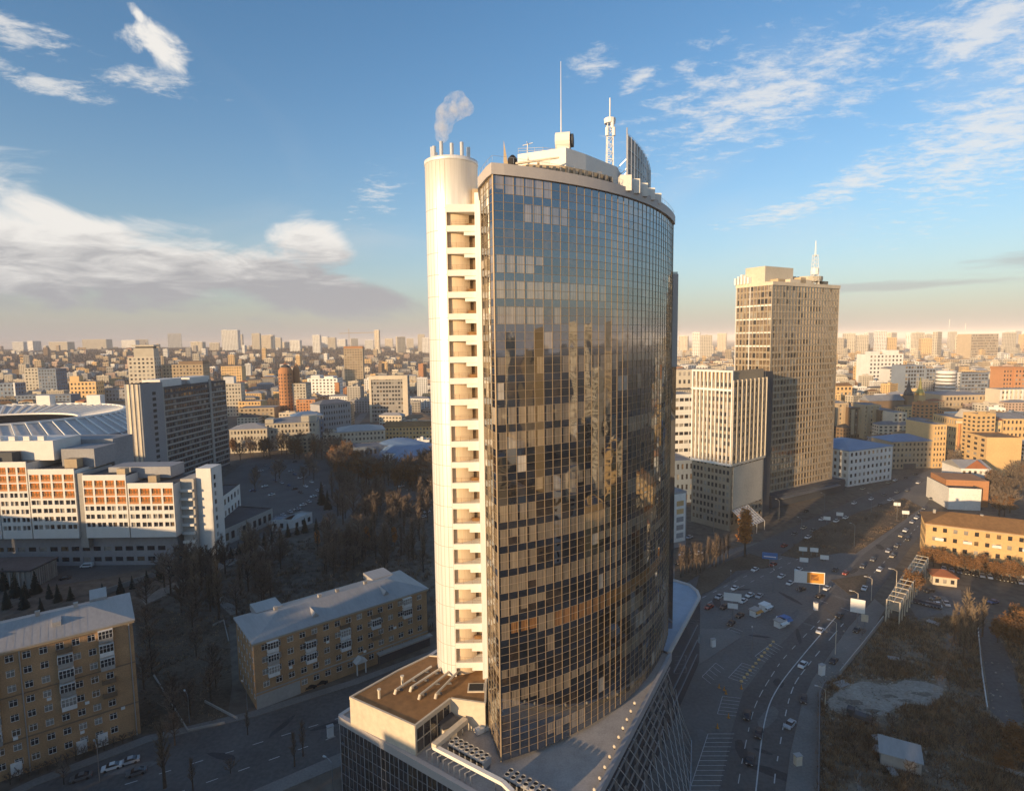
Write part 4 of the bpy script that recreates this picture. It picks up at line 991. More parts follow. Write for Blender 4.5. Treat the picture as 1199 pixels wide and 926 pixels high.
blk('white stepped apartment building behind the orange domed tower','apartment block',361,396,472,443,-4,26,8,8,'white',sides='FR',name='apartment_building',extra=topbox((.1,.4,.1,.8,5,'white'),(.55,.85,.1,.8,3,'white')))
blk('orange brick block with a tall chimney tower on its right end','apartment block',371,398,476,464,3,18,4,8,'orange',sides='F',extra=topbox((.8,.98,.1,.5,22,'orange')))
blk('long pale palace like building with a dark roof below the orange tower','palace',312,372,528,496,14,34,5,14,'cream',roof='hip',roofm='roof_grey',sides='FR',name='palace_building',extra=topbox((.7,1.0,.0,.4,6,'cream'),(0,.16,0,.4,4,'cream')))
blk('ornate pale building with warm lower arches beside the palace like building','palace',270,314,531,503,10,28,4,11,'cream',roof='hip',roofm='roof_tin',sides='F',name='palace_building')
blk('cream block with a blank lit wall below the orange tower','apartment block',355,377,506,488,8,24,4,4,'sandwall',sides='R')
blk('pale corner building with a round roof drum and yellow front above the dark trees','corner building',397,452,536,506,18,30,5,12,'sandwall',roof='hip',roofm='roof_tin',sides='FL',name='corner_building')
blk('long yellow building with a dark roof just left of the cylinder','apartment block',451,508,524,500,3,22,5,14,'yellow',roof='gable',roofm='roof_brown',sides='FL',name='apartment_building')
blk('grey low building with a row of white arches in front of the blue roof','hall',415,470,546,524,18,22,2,10,'bluegrey',roofm='roof_grey',sides='FL',name='hall_building')
blk('white arcaded building end under the blue curved roof','hall',450,488,549,531,0,18,2,7,'white',roofm='roof_grey',sides='F',name='hall_building')
blk('grey street front along the sunken avenue left of the concrete office','apartment block',376,412,515,474,48,20,6,12,'grey',roof='hip',roofm='roof_grey',sides='F',name='apartment_building')
blk('pale street front with a bluish roof left of the sunken avenue','apartment block',345,380,519,488,30,22,5,9,'bluegrey',roof='hip',roofm='roof_blue',sides='F',name='apartment_building')
blk('cream block with a tan flat roof on top of the left hand street row','apartment block',281,322,500,478,6,26,5,8,'tan',sides='F')
blk('pale yellow low house left of the cream block row','house',280,306,488,470,0,22,4,7,'yellow',sides='F')
# round market hall and the blue barrel roof
g=gp(492,500); t=empty('round_hall','low round hall with a shallow conical roof left of the cylinder','hall',(*g,0))
mb=MB(); mb.lathe(0,0,[(28,0),(28,9)],28); mb.build('wall',M['tan'],t); mb=MB(); mb.lathe(0,0,[(29.5,9),(14,15),(4,18),(0,18.5)],28); mb.build('roof',M['brown'],t)
g=gp(505,549); t=empty('barrel_hall','hall under a smooth blue curved roof behind the cylinder','hall',(*g,0),rad(40))
mb=MB()
for k in range(10):
    a,b=math.pi*k/10,math.pi*(k+1)/10; R_=24
    pa=(-R_*math.cos(a),8+11*math.sin(a)); pb=(-R_*math.cos(b),8+11*math.sin(b)); mb.face([(pa[0],-30,pa[1]),(pb[0],-30,pb[1]),(pb[0],60,pb[1]),(pa[0],60,pa[1])])
mb.build('roof',M['roof_blue'],t)
mb=MB(); mb.box(-23.9,23.9,-29.8,59.8,0,8.2)
mb.face([(-24*math.cos(math.pi*k/10),-29.9,8+11*math.sin(math.pi*k/10)) for k in range(11)]); mb.build('wall',M['bluegrey'],t)
# behind the slab hotel
def two_tier(t,ro,L_,D,Hh,fh):
    boxpart(t,'upper_tower','cream',L_*.25,L_,0,D*.8,Hh,Hh+16); boxpart(t,'top_frame','roof_dark',L_*.3,L_*.95,D*.1,D*.7,Hh+16,Hh+19); boxpart(t,'top_slab','cream',L_*.2,L_*1.02,-1,D*.8,Hh+19,Hh+22)
blk('tall cream two tier tower rising behind the dark slab hotel','tower block',153,184,470,418,8,26,11,6,'cream',sides='FR',name='tower_block',extra=two_tier)
blk('brown flat topped tower block right behind the dark slab hotel roof','tower block',192,240,468,427,5,30,10,12,'tan',sides='FR',name='tower_block',extra=topbox((.42,1.0,0,.9,6,'brown')))
blk('tan office behind the white office penthouse','office',260,284,452,429,4,26,7,8,'yellow',sides='F')
# far left
blk('lit pale end slab of the twin dark office towers above the stadium','office',31,47,464,431,6,16,9,4,'cream',sides='F',name='office_block')
blk('blue grey shaded office tower beside the pale end slab above the stadium','office',47,68,466,432,2,30,9,6,'bluegrey',sides='FR',name='office_block')
blk('dark office with a pale frame at the left edge above the stadium','office',-8,20,476,449,3,24,6,6,'bluegrey',sides='FR',name='office_block',extra=lambda t,ro,L_,D,Hh,fh:[boxpart(t,'frame','white',L_-2.5,L_+.2,-1,-.02,0,Hh+1)])
blk('yellow house with a small cupola above the stadium roof','house',83,114,472,447,4,24,5,7,'yellow',sides='FR',extra=lambda t,ro,L_,D,Hh,fh:[boxpart(t,'cupola','yellow',L_*.0,L_*.35,D*.1,D*.6,Hh,Hh+10),boxpart(t,'lantern','cream',L_*.1,L_*.24,D*.2,D*.45,Hh+10,Hh+18)])
blk('pale low range between the yellow house and the cream two tier tower','hall',112,152,470,456,3,26,3,10,'grey',sides='F')
blk('bluish low office range right above the stadium rim','office',20,84,478,463,2,24,4,14,'bluegrey',sides='F')
# tower crane
g=gp(404,450); t=empty('tower_crane','thin tower crane standing behind the tan tower with the orange top','crane',(g[0]-2,g[1]+60,0))
zc=zat(404,389,g[1]+60); mb=MB(); lattice(mb,0,0,0,zc,3,3,6); mb.build('mast',M['tan'],t)
mb=MB(); mb.tube((-25,0,zc-3),(70,10,zc-1),.9,4); mb.tube((0,0,zc),(0,0,zc+9),.8,4); mb.build('jib',M['tan'],t)
# ------------------------------------------------------------------ right side: second tower and its neighbour
def gull(t,ro,L_,D,Hh,fh):
    # facade grid: piers and floor bands on the visible faces
    for i in range(0,23):
        x=L_*i/22; boxpart(t,'pier','bronze',x-.12,x+.12,-.16,-.02,8,Hh)
    for j in range(0,11):
        y=D*j/10; boxpart(t,'side_pier','white' if j in (6,10) else 'bronze',-.45,-.02,y-.22,y+.22,8,Hh+(3 if j>6 else 0))
    for k in range(1,31): boxpart(t,'floor_band','bronze',-.2,L_+.15,-.12,-.01,4+k*fh-.25,4+k*fh+.25)
    for k in range(1,31,2): boxpart(t,'side_band','white' if k>22 else 'bronze',-.3,-.01,0,D,4+k*fh-.4,4+k*fh+.4)
    boxpart(t,'roof_rim','sandwall',-.6,L_+.4,-.6,D+.4,Hh-1.2,Hh+1)
    boxpart(t,'crown_block','cream',L_*.02,L_*.42,D*.25,D*.8,Hh,Hh+11); [boxpart(t,'roof_plant',m_,L_*a_,L_*(a_+b_),D*c_,D*(c_+.2),Hh,Hh+h_) for a_,b_,c_,h_,m_ in ((.45,.08,.1,5,'tan'),(.55,.05,.5,7,'cream'),(.62,.2,.75,4.5,'cream'),(.86,.08,.2,4,'tan'),(.1,.1,.05,3,'tan'),(.9,.05,.6,5.5,'cream'))]
    mb=MB(); mb.lathe(L_*.72,D*.4,[(9,Hh+3.2),(9.4,Hh+5),(9.4,Hh+6.5),(0,Hh+6.6)],20); mb.build('helipad_ring',M['cream'],t)
    for a in range(6):
        mb=MB(); mb.tube((L_*.72+7*math.cos(a),D*.4+7*math.sin(a),Hh),(L_*.72+7*math.cos(a),D*.4+7*math.sin(a),Hh+3.3),.6,6); mb.build('ring_column',M['cream'],t)
    boxpart(t,'roof_house','cream',L_*.3,L_*.62,D*.1,D*.3,Hh,Hh+3.5)
    mb=MB()
    for j in range(5): mb.box(-1.5,1.2,D*.62+j*2.4,D*.62+j*2.4+1.3,Hh+.9,Hh+7-abs(j-2))
    mb.build('roof_crest',M['white_paint'],t)
    boxpart(t,'podium','dark',-3,L_+6,-6,D,0,8.0)
    boxpart(t,'entrance_canopy','steel',4,L_-4,-9,-6.02,5.6,6.2)
p0=(159.4,357.9); p1=(219.8,393.3)
M['bronze']=mat('bronze_trim',(.50,.41,.29),.4,.4,var=.08); M['gulwall']=mat('bronze_tower_wall',(.37,.31,.235),.4,.3,var=.12)
KW[0]=(.2,.12,.68)
g2=building('skyscraper','broad bronze glass skyscraper with a white spire on the right','tower',p0,p1,26,138.5,31,22,'gulwall',side=10,wf=.84,hf=.74,sides='FL',base=8,style='grid',cap=100,extra=gull)
KW[0]=(.66,.2,.14)
Ys=385; xs=xat(954,320,Ys); t=empty('roof_spire','white lattice spire on the roof of the bronze skyscraper','spire',(xs,Ys,138))
zt=zat(955,282,Ys); mb=MB(); lattice(mb,0,0,0,zt-138-9,4.2,2.4,2.5); mb.build('lattice',M['white_paint'],t)
mb=MB(); mb.tube((0,0,zt-148),(0,0,zt-138),.55,6,0,.2); mb.build('tip',M['white_paint'],t)
mb=MB(); mb.lathe(0,0,[(2.4,8),(2.6,10),(2.4,12)],10); mb.build('aerial_drum',M['white_paint'],t)
# neighbour with white fins
def fins(t,ro,L_,D,Hh,fh):
    zc=37.5
    for i in range(0,11):
        x=L_*i/10; boxpart(t,'fin','white',x-.35,x+.35,-1.0,-.02,zc,Hh+ (5 if i not in(3,7) else 5))
    for j in range(0,9):
        y=D*j/8; boxpart(t,'side_fin','cream',L_+.02,L_+.8,y-.3,y+.3,zc,Hh)
    boxpart(t,'fin_beam','white',-.5,L_+.5,-1.1,-.02,zc-1.2,zc); boxpart(t,'fin_beam','white',-.5,L_+.5,-1.1,-.02,Hh+4.2,Hh+5.2); boxpart(t,'fin_beam','white',-.5,L_+.5,-1.12,-.02,Hh-6,Hh-4.8)
    boxpart(t,'side_beam','cream',L_+.02,L_+.85,0,D,zc-1.2,zc)
    boxpart(t,'side_screen','cream',L_+.02,L_+.5,2,D-2,12,zc-2)
    boxpart(t,'crown_wall','tan',1.2,L_-1,.8,1.2,Hh,Hh+4.9); boxpart(t,'crown_wall','tan',L_-1,L_-.6,1,D-2,Hh,Hh+5)
    boxpart(t,'side_tower','dark',L_-17,L_-.5,D+.05,D+9,0,Hh+3)
a0,a1=(103.1,328.9),(118.4,310.2); 
building('office_block','office block with pale vertical fins above a dark gridded base, beside the bronze skyscraper','office',a0,a1,36,83,20,10,'gulwall',side=8,wf=.6,hf=.58,sides='FR',base=2,style='grid',cap=100,extra=fins)
# glass canopy in front
g=gp(888,604); t=empty('glass_canopy','sloping glass and steel canopy at the foot of the finned office block','canopy',(125.5,301.5,0),rad(39.3))
mb=MB()
for i in range(8):
    mb.tube((i*2.4,0,5.2),(i*2.4,10,12),.12,4); mb.tube((0,i*10/7,5.2+6.8*i/7),(16.8,i*10/7,5.2+6.8*i/7),.1,4)
mb.build('frame',M['metal'],t); mb=MB(); mb.face([(0,0,5.15),(16.8,0,5.15),(16.8,10,11.95),(0,10,11.95)]); mb.build('glass',M['screen'],t)
mb=MB()
for x in (0,8.4,16.8): mb.tube((x,0,0),(x,0,5.2),.2,6)
mb.build('column',M['metal'],t)
# narrow house by the tower edge with yellow sign panels
def sign(t,ro,L_,D,Hh,fh):
    boxpart(t,'sign_board','white',L_*.1,L_*.9,-.35,-.02,3,Hh-1)
    for k in range(5): boxpart(t,'sign_panel','yellow' if k in (3,4) else 'grey',L_*.25,L_*.75,-.45,-.36,5+k*(Hh-8)/5,5+(k+.62)*(Hh-8)/5)
blk('narrow block with a tall white sign board just right of the tower edge','office',787,803,642,577,25,16,5,3,'grey',name='office_block',sides='R',extra=sign)
blk('white office with dark window bands behind the tower edge','office',782,812,552,462,10,24,9,5,'white',name='office_block',sides='FR',wf=.85,hf=.4)
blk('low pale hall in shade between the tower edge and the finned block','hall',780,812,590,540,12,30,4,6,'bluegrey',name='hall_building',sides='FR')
blk('flat cream block far behind the gap between the towers','apartment block',792,842,470,433,4,22,4,9,'cream',sides='F')
# white house with the blue roof at the avenue
blk('white corner house with a blue tin roof right of the bronze skyscraper','apartment block',992.5,1043,570,528,24,40,5,10,'white',roof='hip',roofm='roof_blue',name='corner_building',side=10,sides='FL',cap=100)
blk('tan five storey house with a blue grey mansard at the head of the avenue','apartment block',1043,1091,549,517,4,24,5,10,'tan',roof='hip',roofm='roof_blue',name='corner_building',sides='F',cap=60,extra=lambda t,ro,L_,D,Hh,fh:boxpart(t,'shop_front','dark',L_*.3,L_*.6,-.4,-.02,0,4))
blk('taller tan house right of the blue grey mansard','apartment block',1091,1106,548,497,4,30,8,4,'yellow',name='apartment_building',sides='F')
blk('rounded bright cream tower house behind the blue grey mansard','tower block',1045,1060,520,483,2,16,7,3,'sandwall',name='tower_block',sides='F')
blk('tan block beside the rounded cream tower house','apartment block',1060,1092,520,492,2,20,5,8,'tan',sides='F')
for i,(a,b,yt) in enumerate(((974,992,472),(993,1010,477),(1011,1028,474),(1029,1046,480))):
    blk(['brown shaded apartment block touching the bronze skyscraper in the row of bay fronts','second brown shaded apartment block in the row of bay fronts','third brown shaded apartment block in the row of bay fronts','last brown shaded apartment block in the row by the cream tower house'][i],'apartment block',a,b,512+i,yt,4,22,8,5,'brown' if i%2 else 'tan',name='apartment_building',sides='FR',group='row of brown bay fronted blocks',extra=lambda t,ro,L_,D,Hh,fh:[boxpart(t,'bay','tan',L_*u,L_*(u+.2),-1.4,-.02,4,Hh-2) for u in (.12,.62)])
# church
g=gp(1064,487); t=empty('church','old church with a dark spired tower and a gilded spire right of the brown blocks','church',(*g,0),rad(8)); zt=zat(1064,444,g[1]); Hn=zat(1064,463,g[1])
boxpart(t,'nave','brown',-58,-8,0,18,0,Hn-6)
mb=MB(); mb.face([(-59,-1,Hn-6),(-7,-1,Hn-6),(-7,9,Hn+1),(-59,9,Hn+1)]); mb.face([(-59,19,Hn-6),(-59,9,Hn+1),(-7,9,Hn+1),(-7,19,Hn-6)]); mb.face([(-59,-1,Hn-6),(-59,9,Hn+1),(-59,19,Hn-6)]); mb.build('nave_roof',M['roof_grey'],t)
for cx_,w_,m,r in ((0,9,'brown','roof_dark'),(17,9,'yellow','gold')):
    boxpart(t,'bell_tower',m,cx_-w_/2,cx_+w_/2,-2,w_-2,0,Hn)
    mb=MB(); mb.lathe(cx_,w_/2-2,[(w_*.62,Hn),(w_*.6,Hn+3),(w_*.3,Hn+8),(w_*.2,Hn+13),(.4,Hn+22),(0,zt+3)],10); mb.build('spire',M[r],t)
boxpart(t,'chapel','yellow',10,30,-8,8,0,Hn-14)
# more of the lit town on the right
blk('yellow house with a small gable beside the bronze skyscraper edge','house',978,997,476,452,6,20,4,4,'yellow',roof='gable',roofm='roof_brown',sides='F',name='house')
blk('large white apartment complex on the rise right of the bronze skyscraper','apartment block',1016,1056,452,415,3,40,8,9,'white',name='apartment_building',sides='FR',extra=topbox((.1,.35,.1,.6,6,'white'),(.6,.9,.1,.6,8,'white')))
blk('white gabled block in front of the large white complex','apartment block',1040,1057,456,432,3,26,6,4,'white',roof='gable',roofm='roof_grey',name='apartment_building',sides='F')
blk('blue grey glazed office below the far skyline on the right','office',1058,1082,464,428,2,34,8,7,'bluegrey',name='office_block',sides='FR',wf=.75,hf=.6)
blk('taller blue grey glazed office next to the white cylinder','office',1083,1101,464,432,2,30,8,5,'bluegrey',name='office_block',sides='FR',wf=.75,hf=.6)
g=gp(1106,466); zt=zat(1106,434,g[1]); t=empty('round_tower','white cylindrical tower block among the blue grey offices','tower block',(*g,0)); mb=MB(); mb.lathe(0,0,[(14,0),(14,zt),(0,zt+.1)],20); mb.build('wall',M['white'],t)
mb=MB()
for k in range(7): mb.lathe(0,0,[(14.1,4+k*(zt-5)/7),(14.1,6+k*(zt-5)/7)],20)
mb.build('window_band',M['pane_far'],t)
blk('pale slab right of the white cylindrical tower','apartment block',1113,1124,466,436,2,24,8,3,'white',name='apartment_building',sides='F')
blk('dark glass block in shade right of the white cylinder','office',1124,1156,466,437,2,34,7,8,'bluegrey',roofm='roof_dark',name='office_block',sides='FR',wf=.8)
blk('long low yellow block with a grey roof behind the ornate orange front','hall',1105,1168,484,463,3,60,3,14,'tan',roof='flat',roofm='roof_grey',name='hall_building',sides='F')
for i,(a,b) in enumerate(((1172,1183),(1186,1198))):
    blk('red topped orange tower house, '+('the one nearer the dark glass block' if i==0 else 'the one at the right edge of the photo'),'tower block',a,b,476,432,2,22,9,3,'orange',name='tower_block',sides='F',extra=topbox((-.08,1.08,-.06,1,3,'orange')))
blk('cream house with tall white pilasters under the red topped towers','apartment block',1170,1210,486,456,2,24,5,9,'sandwall',name='apartment_building',sides='F',extra=lambda t,ro,L_,D,Hh,fh:[boxpart(t,'pilaster','white',L_*i/8-.9,L_*i/8+.9,-.9,-.02,0,Hh) for i in range(9)])
def ornate(t,ro,L_,D,Hh,fh):
    for i in range(8): 
        x=L_*(i+.5)/8; mb=MB(); mb.tube((x,-1.3,5),(x,-1.3,Hh-4),.9,8); mb.build('column',M['orange'],t)
    boxpart(t,'cornice','sandwall',-1,L_+1,-2.2,-.02,Hh-4,Hh-2); boxpart(t,'base_course','sandwall',-1,L_+1,-2.2,-.02,0,5)
    mb=MB(); mb.face([(L_*.3,-1.5,Hh),(L_*.7,-1.5,Hh),(L_*.5,-1.5,Hh+7)]); mb.face([(L_*.3,-1.5,Hh),(L_*.5,-1.5,Hh+7),(L_*.5,D*.5,Hh+7),(L_*.3,D*.5,Hh)]); mb.face([(L_*.7,-1.5,Hh),(L_*.7,D*.5,Hh),(L_*.5,D*.5,Hh+7),(L_*.5,-1.5,Hh+7)]); mb.build('pediment',M['sandwall'],t)
blk('ornate orange building with a row of columns at the head of the right street','palace',1118,1156,533,490,-6,34,5,8,'yellow',roofm='roof_grey',name='palace_building',sides='FL',cap=60,extra=ornate)
blk('tall gabled yellow building next to the orange columns','palace',1156,1171,530,492,-6,30,5,3,'yellow',roof='gable',roofm='roof_red',name='palace_building',sides='F')
blk('long yellow building with a grey roof at the right edge behind the lit blank wall','palace',1171,1215,528,490,-6,30,5,9,'yellow',roof='hip',roofm='roof_grey',name='palace_building',sides='F')
blk('apartment house with a huge blank yellow lit wall at the right','apartment block',1153,1194,556,512,-8,26,7,3,'yellow',roof='flat',roofm='roof_brown',name='apartment_building',sides='L')
def pedi(t,ro,L_,D,Hh,fh):
    mb=MB(); mb.face([(L_*.1,-.8,Hh),(L_*.9,-.8,Hh),(L_*.5,-.8,Hh+6)]); mb.build('pediment',M['roof_red'],t); boxpart(t,'cornice','white',-.6,L_+.6,-1,-.02,Hh-1.6,Hh-.2)
blk('white house with a red pediment beside the right street','house',1124,1158,572,548,-8,22,3,5,'white',roof='gable',roofm='roof_tin',name='house',sides='F',cap=20,extra=pedi)
blk('low house with a big blank white wall below the red pediment','house',1110,1148,596,571,-14,30,1,1,'white',roof='flat',roofm='roof_dark',name='house',sides='',extra=lambda t,ro,L_,D,Hh,fh:boxpart(t,'rear_range','orange',2,L_+8,D*.3,D,0,Hh+3))
def ylong(t,ro,L_,D,Hh,fh):
    for i in range(7): 
        x=L_*(i+.5)/7; boxpart(t,'balcony','white',x-1.6,x+1.6,-1.2,-.02,Hh*.58,Hh*.58+1.2)
    for x in (4,L_*.3,L_*.55): 
        mb=MB(); chim(mb,x,D*.5,Hh+2.6,1.1,1.6); mb.build('chimney',M['concrete'],ro)
    boxpart(t,'eave','tan',-.4,L_+.4,-.5,0,Hh-.9,Hh-.36)
building('apartment_building','long golden lit apartment house with a brown hipped roof at the right edge','apartment block',(194.5,266.6),(258,230),20,18,4,18,'yellow',roof='hip',roofm='roof_brown',sides='FL',cap=80,extra=ylong,wf=.4,hf=.45,style='cross')
# low dark range with lit piers in front of it
t=empty('garage_row','long low dark garage row with pale piers in front of the golden apartment house','garage',(201,255,0),math.atan2(-18.2,31.4))
boxpart(t,'wall','dark',0,60,0,6,0,3.4); boxpart(t,'roof','roof_dark',-.6,60.6,-.8,6.6,3.4,3.9)
for i in range(11): boxpart(t,'pier','sandwall',i*5.6+.2,i*5.6+.9,-.5,-.02,0,3.39)
g=gp(1103,684); building('kiosk_house','little cream house with an orange hipped roof by the end of the timber frame','house',(g[0]-4,g[1]),(g[0]+4,g[1]-3),7,4.2,1,3,'sandwall',roof='hip',roofm='roof_red',sides='FL',roof_h=1.8)
# scaffold frame beside the pavement
t=empty('scaffold_frame','long pale open scaffold walkway frame along the pavement at the right','scaffold',(0,0,0))
q0=gp(1037,728); q1=gp(1072,672); t.location=(*q0,0); t.rotation_euler=(0,0,math.atan2(q1[1]-q0[1],q1[0]-q0[0])); L_=math.dist(q0,q1)
nb_=12
for i in range(nb_+1):
    x=L_*i/nb_
    for y in (0,-4.2):
        mb=MB(); mb.tube((x,y,0),(x,y,8.6),.24,5); mb.build('post',M['sandwall'],t)
    mb=MB(); mb.tube((x,.2,8.7),(x,-4.4,8.7),.12,5); mb.build('rafter',M['sandwall'],t)
for y in (0,-4.2,-2.1):
    mb=MB(); mb.tube((0,y,8.5),(L_,y,8.5),.2,5); mb.build('beam',M['sandwall'],t)
mb=MB(); mb.box(0,L_,-4.1,-.1,5.2,5.4); mb.build('deck',M['tan'],t)
for i in range(nb_):
    mb=MB(); mb.tube((L_*i/nb_,0,0.2),(L_*(i+1)/nb_,0,5),.09,4); mb.build('brace',M['sandwall'],t)
# ------------------------------------------------------------------ ground, roads, markings
def poly(name,pts,z,m,kind='structure'):
    mb=MB(); mb.face([(p[0],p[1],z) for p in pts]); return struct(mb.build(name,m),kind)
def slab(name,pts,z0,z1,m,kind='structure'):
    mb=MB(); mb.prism(pts,z0,z1,0); return struct(mb.build(name,m),kind)
G=lambda *a:[gp(x,y) for x,y in a]
M['ground']=mat('bare_ground',(.125,.104,.082),.95,var=.55,scale=.02,fine=.3)
M['asphalt']=mat('asphalt',(.108,.104,.10),.9,var=.30,scale=.07,fine=.9)
M['asphalt2']=mat('old_asphalt',(.155,.148,.14),.9,var=.25,scale=.06,fine=1.0)
M['paving']=mat('paving',(.20,.187,.172),.9,var=.22,scale=.1,fine=2)
M['grass']=mat('winter_grass',(.105,.08,.056),.95,var=.5,scale=.08,fine=1)
M['sand']=mat('sand',(.34,.305,.26),.95,var=.3,scale=.15,fine=1.2)
M['paint']=mat('road_paint',(.55,.55,.54),.8,var=.2,scale=.5,fine=4)
M['dirt']=mat('dirt_path',(.23,.21,.185),.95,var=.3,scale=.15,fine=1)
mb=MB(); n=26
for i in range(n):
    for j in range(n):
        x0=-25000+50000*i/n; x1=-25000+50000*(i+1)/n; y0=-2500+27500*j/n; y1=-2500+27500*(j+1)/n
        mb.face([(x0,y0,0),(x1,y0,0),(x1,y1,0),(x0,y1,0)])
struct(mb.build('ground',M['ground']))
# plaza, carriageway and avenue
poly('plaza',[(22,88)]+G((840,935),(911,757),(961,708),(1010,700),(1095,600),(1135,545),(1105,543),(1060,562),(1000,585),(905,630),(790,660),(640,640)),.02,M['asphalt2'])
left_e=G((838,940),(841,926),(855.7,858.7),(870,810),(909.4,758.6),(960.7,708.5)); right_e=G((992,735),(951,795),(939,822),(925,880),(919,926),(917,940))
poly('road',left_e+right_e,.05,M['asphalt'])
poly('avenue',G((961,707),(993,734),(1022,700),(1088,612),(1118,566),(1108,560),(1078,598),(1010,650)),.045,M['asphalt'])
poly('avenue',G((790,716),(870,672),(905,655),(1000,603),(1085,562),(1070,556),(990,590),(890,634),(790,682)),.05,M['asphalt'])
slab('pavement',G((919.6,941),(919.6,926),(925.6,880),(939.6,822),(951.6,795),(993,735),(1024,701),(1037,712),(1009.5,757),(982.7,790),(959.5,817),(958,941)),0,.14,M['paving'])
slab('pavement',G((790,735),(855,737),(868,746),(800,790)),0,.13,M['paving'])
slab('grass_island',G((914,650),(940,655),(985,647),(1002,648),(1080,594),(1058,583),(1010,598),(960,618)),0,.16,M['grass'])
slab('grass_island',G((973,679),(1016,672),(1013,690),(996,697)),0,.15,M['grass'])
slab('grass_island',G((820,668),(878,648),(900,655),(905,664),(862,668),(835,690),(812,700)),0,.15,M['grass'])
slab('grass_island',G((790,655),(830,640),(845,648),(820,672),(790,690)),0,.17,M['grass'])
mk=[]
def line(a,b,w_=.22,dash=None,z=.075,name='road_marking'):
    L_=math.dist(a,b); u=((b[0]-a[0])/L_,(b[1]-a[1])/L_); n=(u[1]*w_/2,-u[0]*w_/2); s=0
    while s<L_:
        e=L_ if not dash else min(L_,s+dash[0])
        p=(a[0]+u[0]*s,a[1]+u[1]*s); q=(a[0]+u[0]*e,a[1]+u[1]*e)
        MK.face([(p[0]+n[0],p[1]+n[1],z),(q[0]+n[0],q[1]+n[1],z),(q[0]-n[0],q[1]-n[1],z),(p[0]-n[0],p[1]-n[1],z)])
        s=e+(dash[1] if dash else 1)
def pl(pts,**k):
    for a,b in zip(pts,pts[1:]): line(a,b,**k)
def smooth(pts,n=8):
    out=[]
    P=[pts[0]]+pts+[pts[-1]]
    for i in range(1,len(P)-2):
        for k in range(n):
            t=k/n; out.append(tuple(.5*((2*P[i][c])+(-P[i-1][c]+P[i+1][c])*t+(2*P[i-1][c]-5*P[i][c]+4*P[i+1][c]-P[i+2][c])*t*t+(-P[i-1][c]+3*P[i][c]-3*P[i+1][c]+P[i+2][c])*t**3) for c in (0,1)))
    return out+[pts[-1]]
def dashed(pts,w_,on,off):
    pts=smooth(pts,10); d=0
    for a,b in zip(pts,pts[1:]):
        L_=math.dist(a,b)
        if (d%(on+off))<on: line(a,b,w_=w_)
        d+=L_
MK=MB()
pl(smooth(G((884,940),(885,926),(895,846.5),(909.4,807.5),(941,766),(979,722))),w_=.30)
struct(MK.build('road_marking',M['paint'])); MK=MB()
dashed(G((862,940),(863,926),(873,871),(885,824.5),(907,785.5),(924,763.5),(962,724)),.2,3,3.4)
dashed(G((905,940),(905.7,926),(911,885),(926,812),(946,779),(990,727)),.26,3.4,3.2)
struct(MK.build('lane_dashes',M['paint'])); MK=MB()
for a,b in (((822,700),(1010,606)),((800,720),(980,632)),((1005,690),(1085,605)),((960,703),(995,715))): line(*G(a,b),w_=.2,dash=(3,5))
struct(MK.build('lane_dashes',M['paint'])); MK=MB()
# worn patches in the asphalt
M['patch']=mat('asphalt_patch',(.055,.056,.06),.92,var=.3,scale=.2,fine=1.5); M['patch2']=mat('pale_patch',(.15,.148,.145),.92,var=.3,scale=.2,fine=1.5)
pr=random.Random(12)
for i,(x,y) in enumerate(((870,880),(895,880),(912,800),(935,745),(958,735),(900,840),(830,870),(850,770),(890,745),(925,700),(1000,668),(1030,640),(870,690),(840,705),(150,900),(260,885),(330,850),(380,850),(930,720),(985,700),(1050,600),(905,905))):
    g=gp(x,y); a0=pr.uniform(0,3.1); l_,w_=pr.uniform(2.5,8),pr.uniform(.8,2.2); P=[]
    for k in range(9):
        a=6.283*k/9; u=l_*math.cos(a)*pr.uniform(.7,1.1); v=w_*math.sin(a)*pr.uniform(.7,1.1); P.append((g[0]+u*math.cos(a0)-v*math.sin(a0),g[1]+u*math.sin(a0)+v*math.cos(a0)))
    poly('asphalt_patch',P,.06,M['patch'] if pr.random()<.55 else M['patch2'])
# parking bays on the plaza
def bays(a,b,c,n,w_=.14):
    A,B,C_=G(a,b,c); line(A,B,w_); d=(C_[0]-A[0],C_[1]-A[1])
    for i in range(n+1):
        s=i/n; p=(A[0]+(B[0]-A[0])*s,A[1]+(B[1]-A[1])*s); line(p,(p[0]+d[0],p[1]+d[1]),w_)
bays((807,926),(829,859),(842,926),12); bays((840,835.5),(846,815),(862,838),5); bays((853,793),(869,776),(873,800),6); bays((820,757),(856,734),(834,763),10); bays((884,768),(905,752),(896,775),6); bays((822,792),(838,776),(832,800),4)
struct(MK.build('parking_bay_lines',M['paint']))
# zebra kerb along the plaza
MK=MB()
for i in range(12):
    g=gp(868+i*3.4,798-i*4.2); MK.box(g[0]-.4,g[0]+.4,g[1]-.3,g[1]+.3,.02,.5)
struct(MK.build('kerb_blocks',M['yellow']))
# street below the brick houses
poly('street',G((-30,960),(40,921),(175,869),(300,839),(420,801),(512,763),(560,735),(600,760),(420,878),(270,935),(200,962)),.03,M['asphalt'])
slab('pavement',G((200,966),(270,937),(402,880),(408,893),(285,945),(230,970)),0,.14,M['paving'])
slab('pavement',G((-30,945),(40,912),(170,862),(296,832.5),(410,797),(500,764),(508,760),(511,763),(420,800.5),(300,838.5),(175,868.5),(40,920.5),(-30,955)),0,.14,M['paving'])
MK=MB()
for a,b in (((60,945),(430,830)),((160,945),(440,845))): line(*G(a,b),w_=.2,dash=(2.6,4.5),z=.04)
struct(MK.build('lane_dashes',M['paint']))
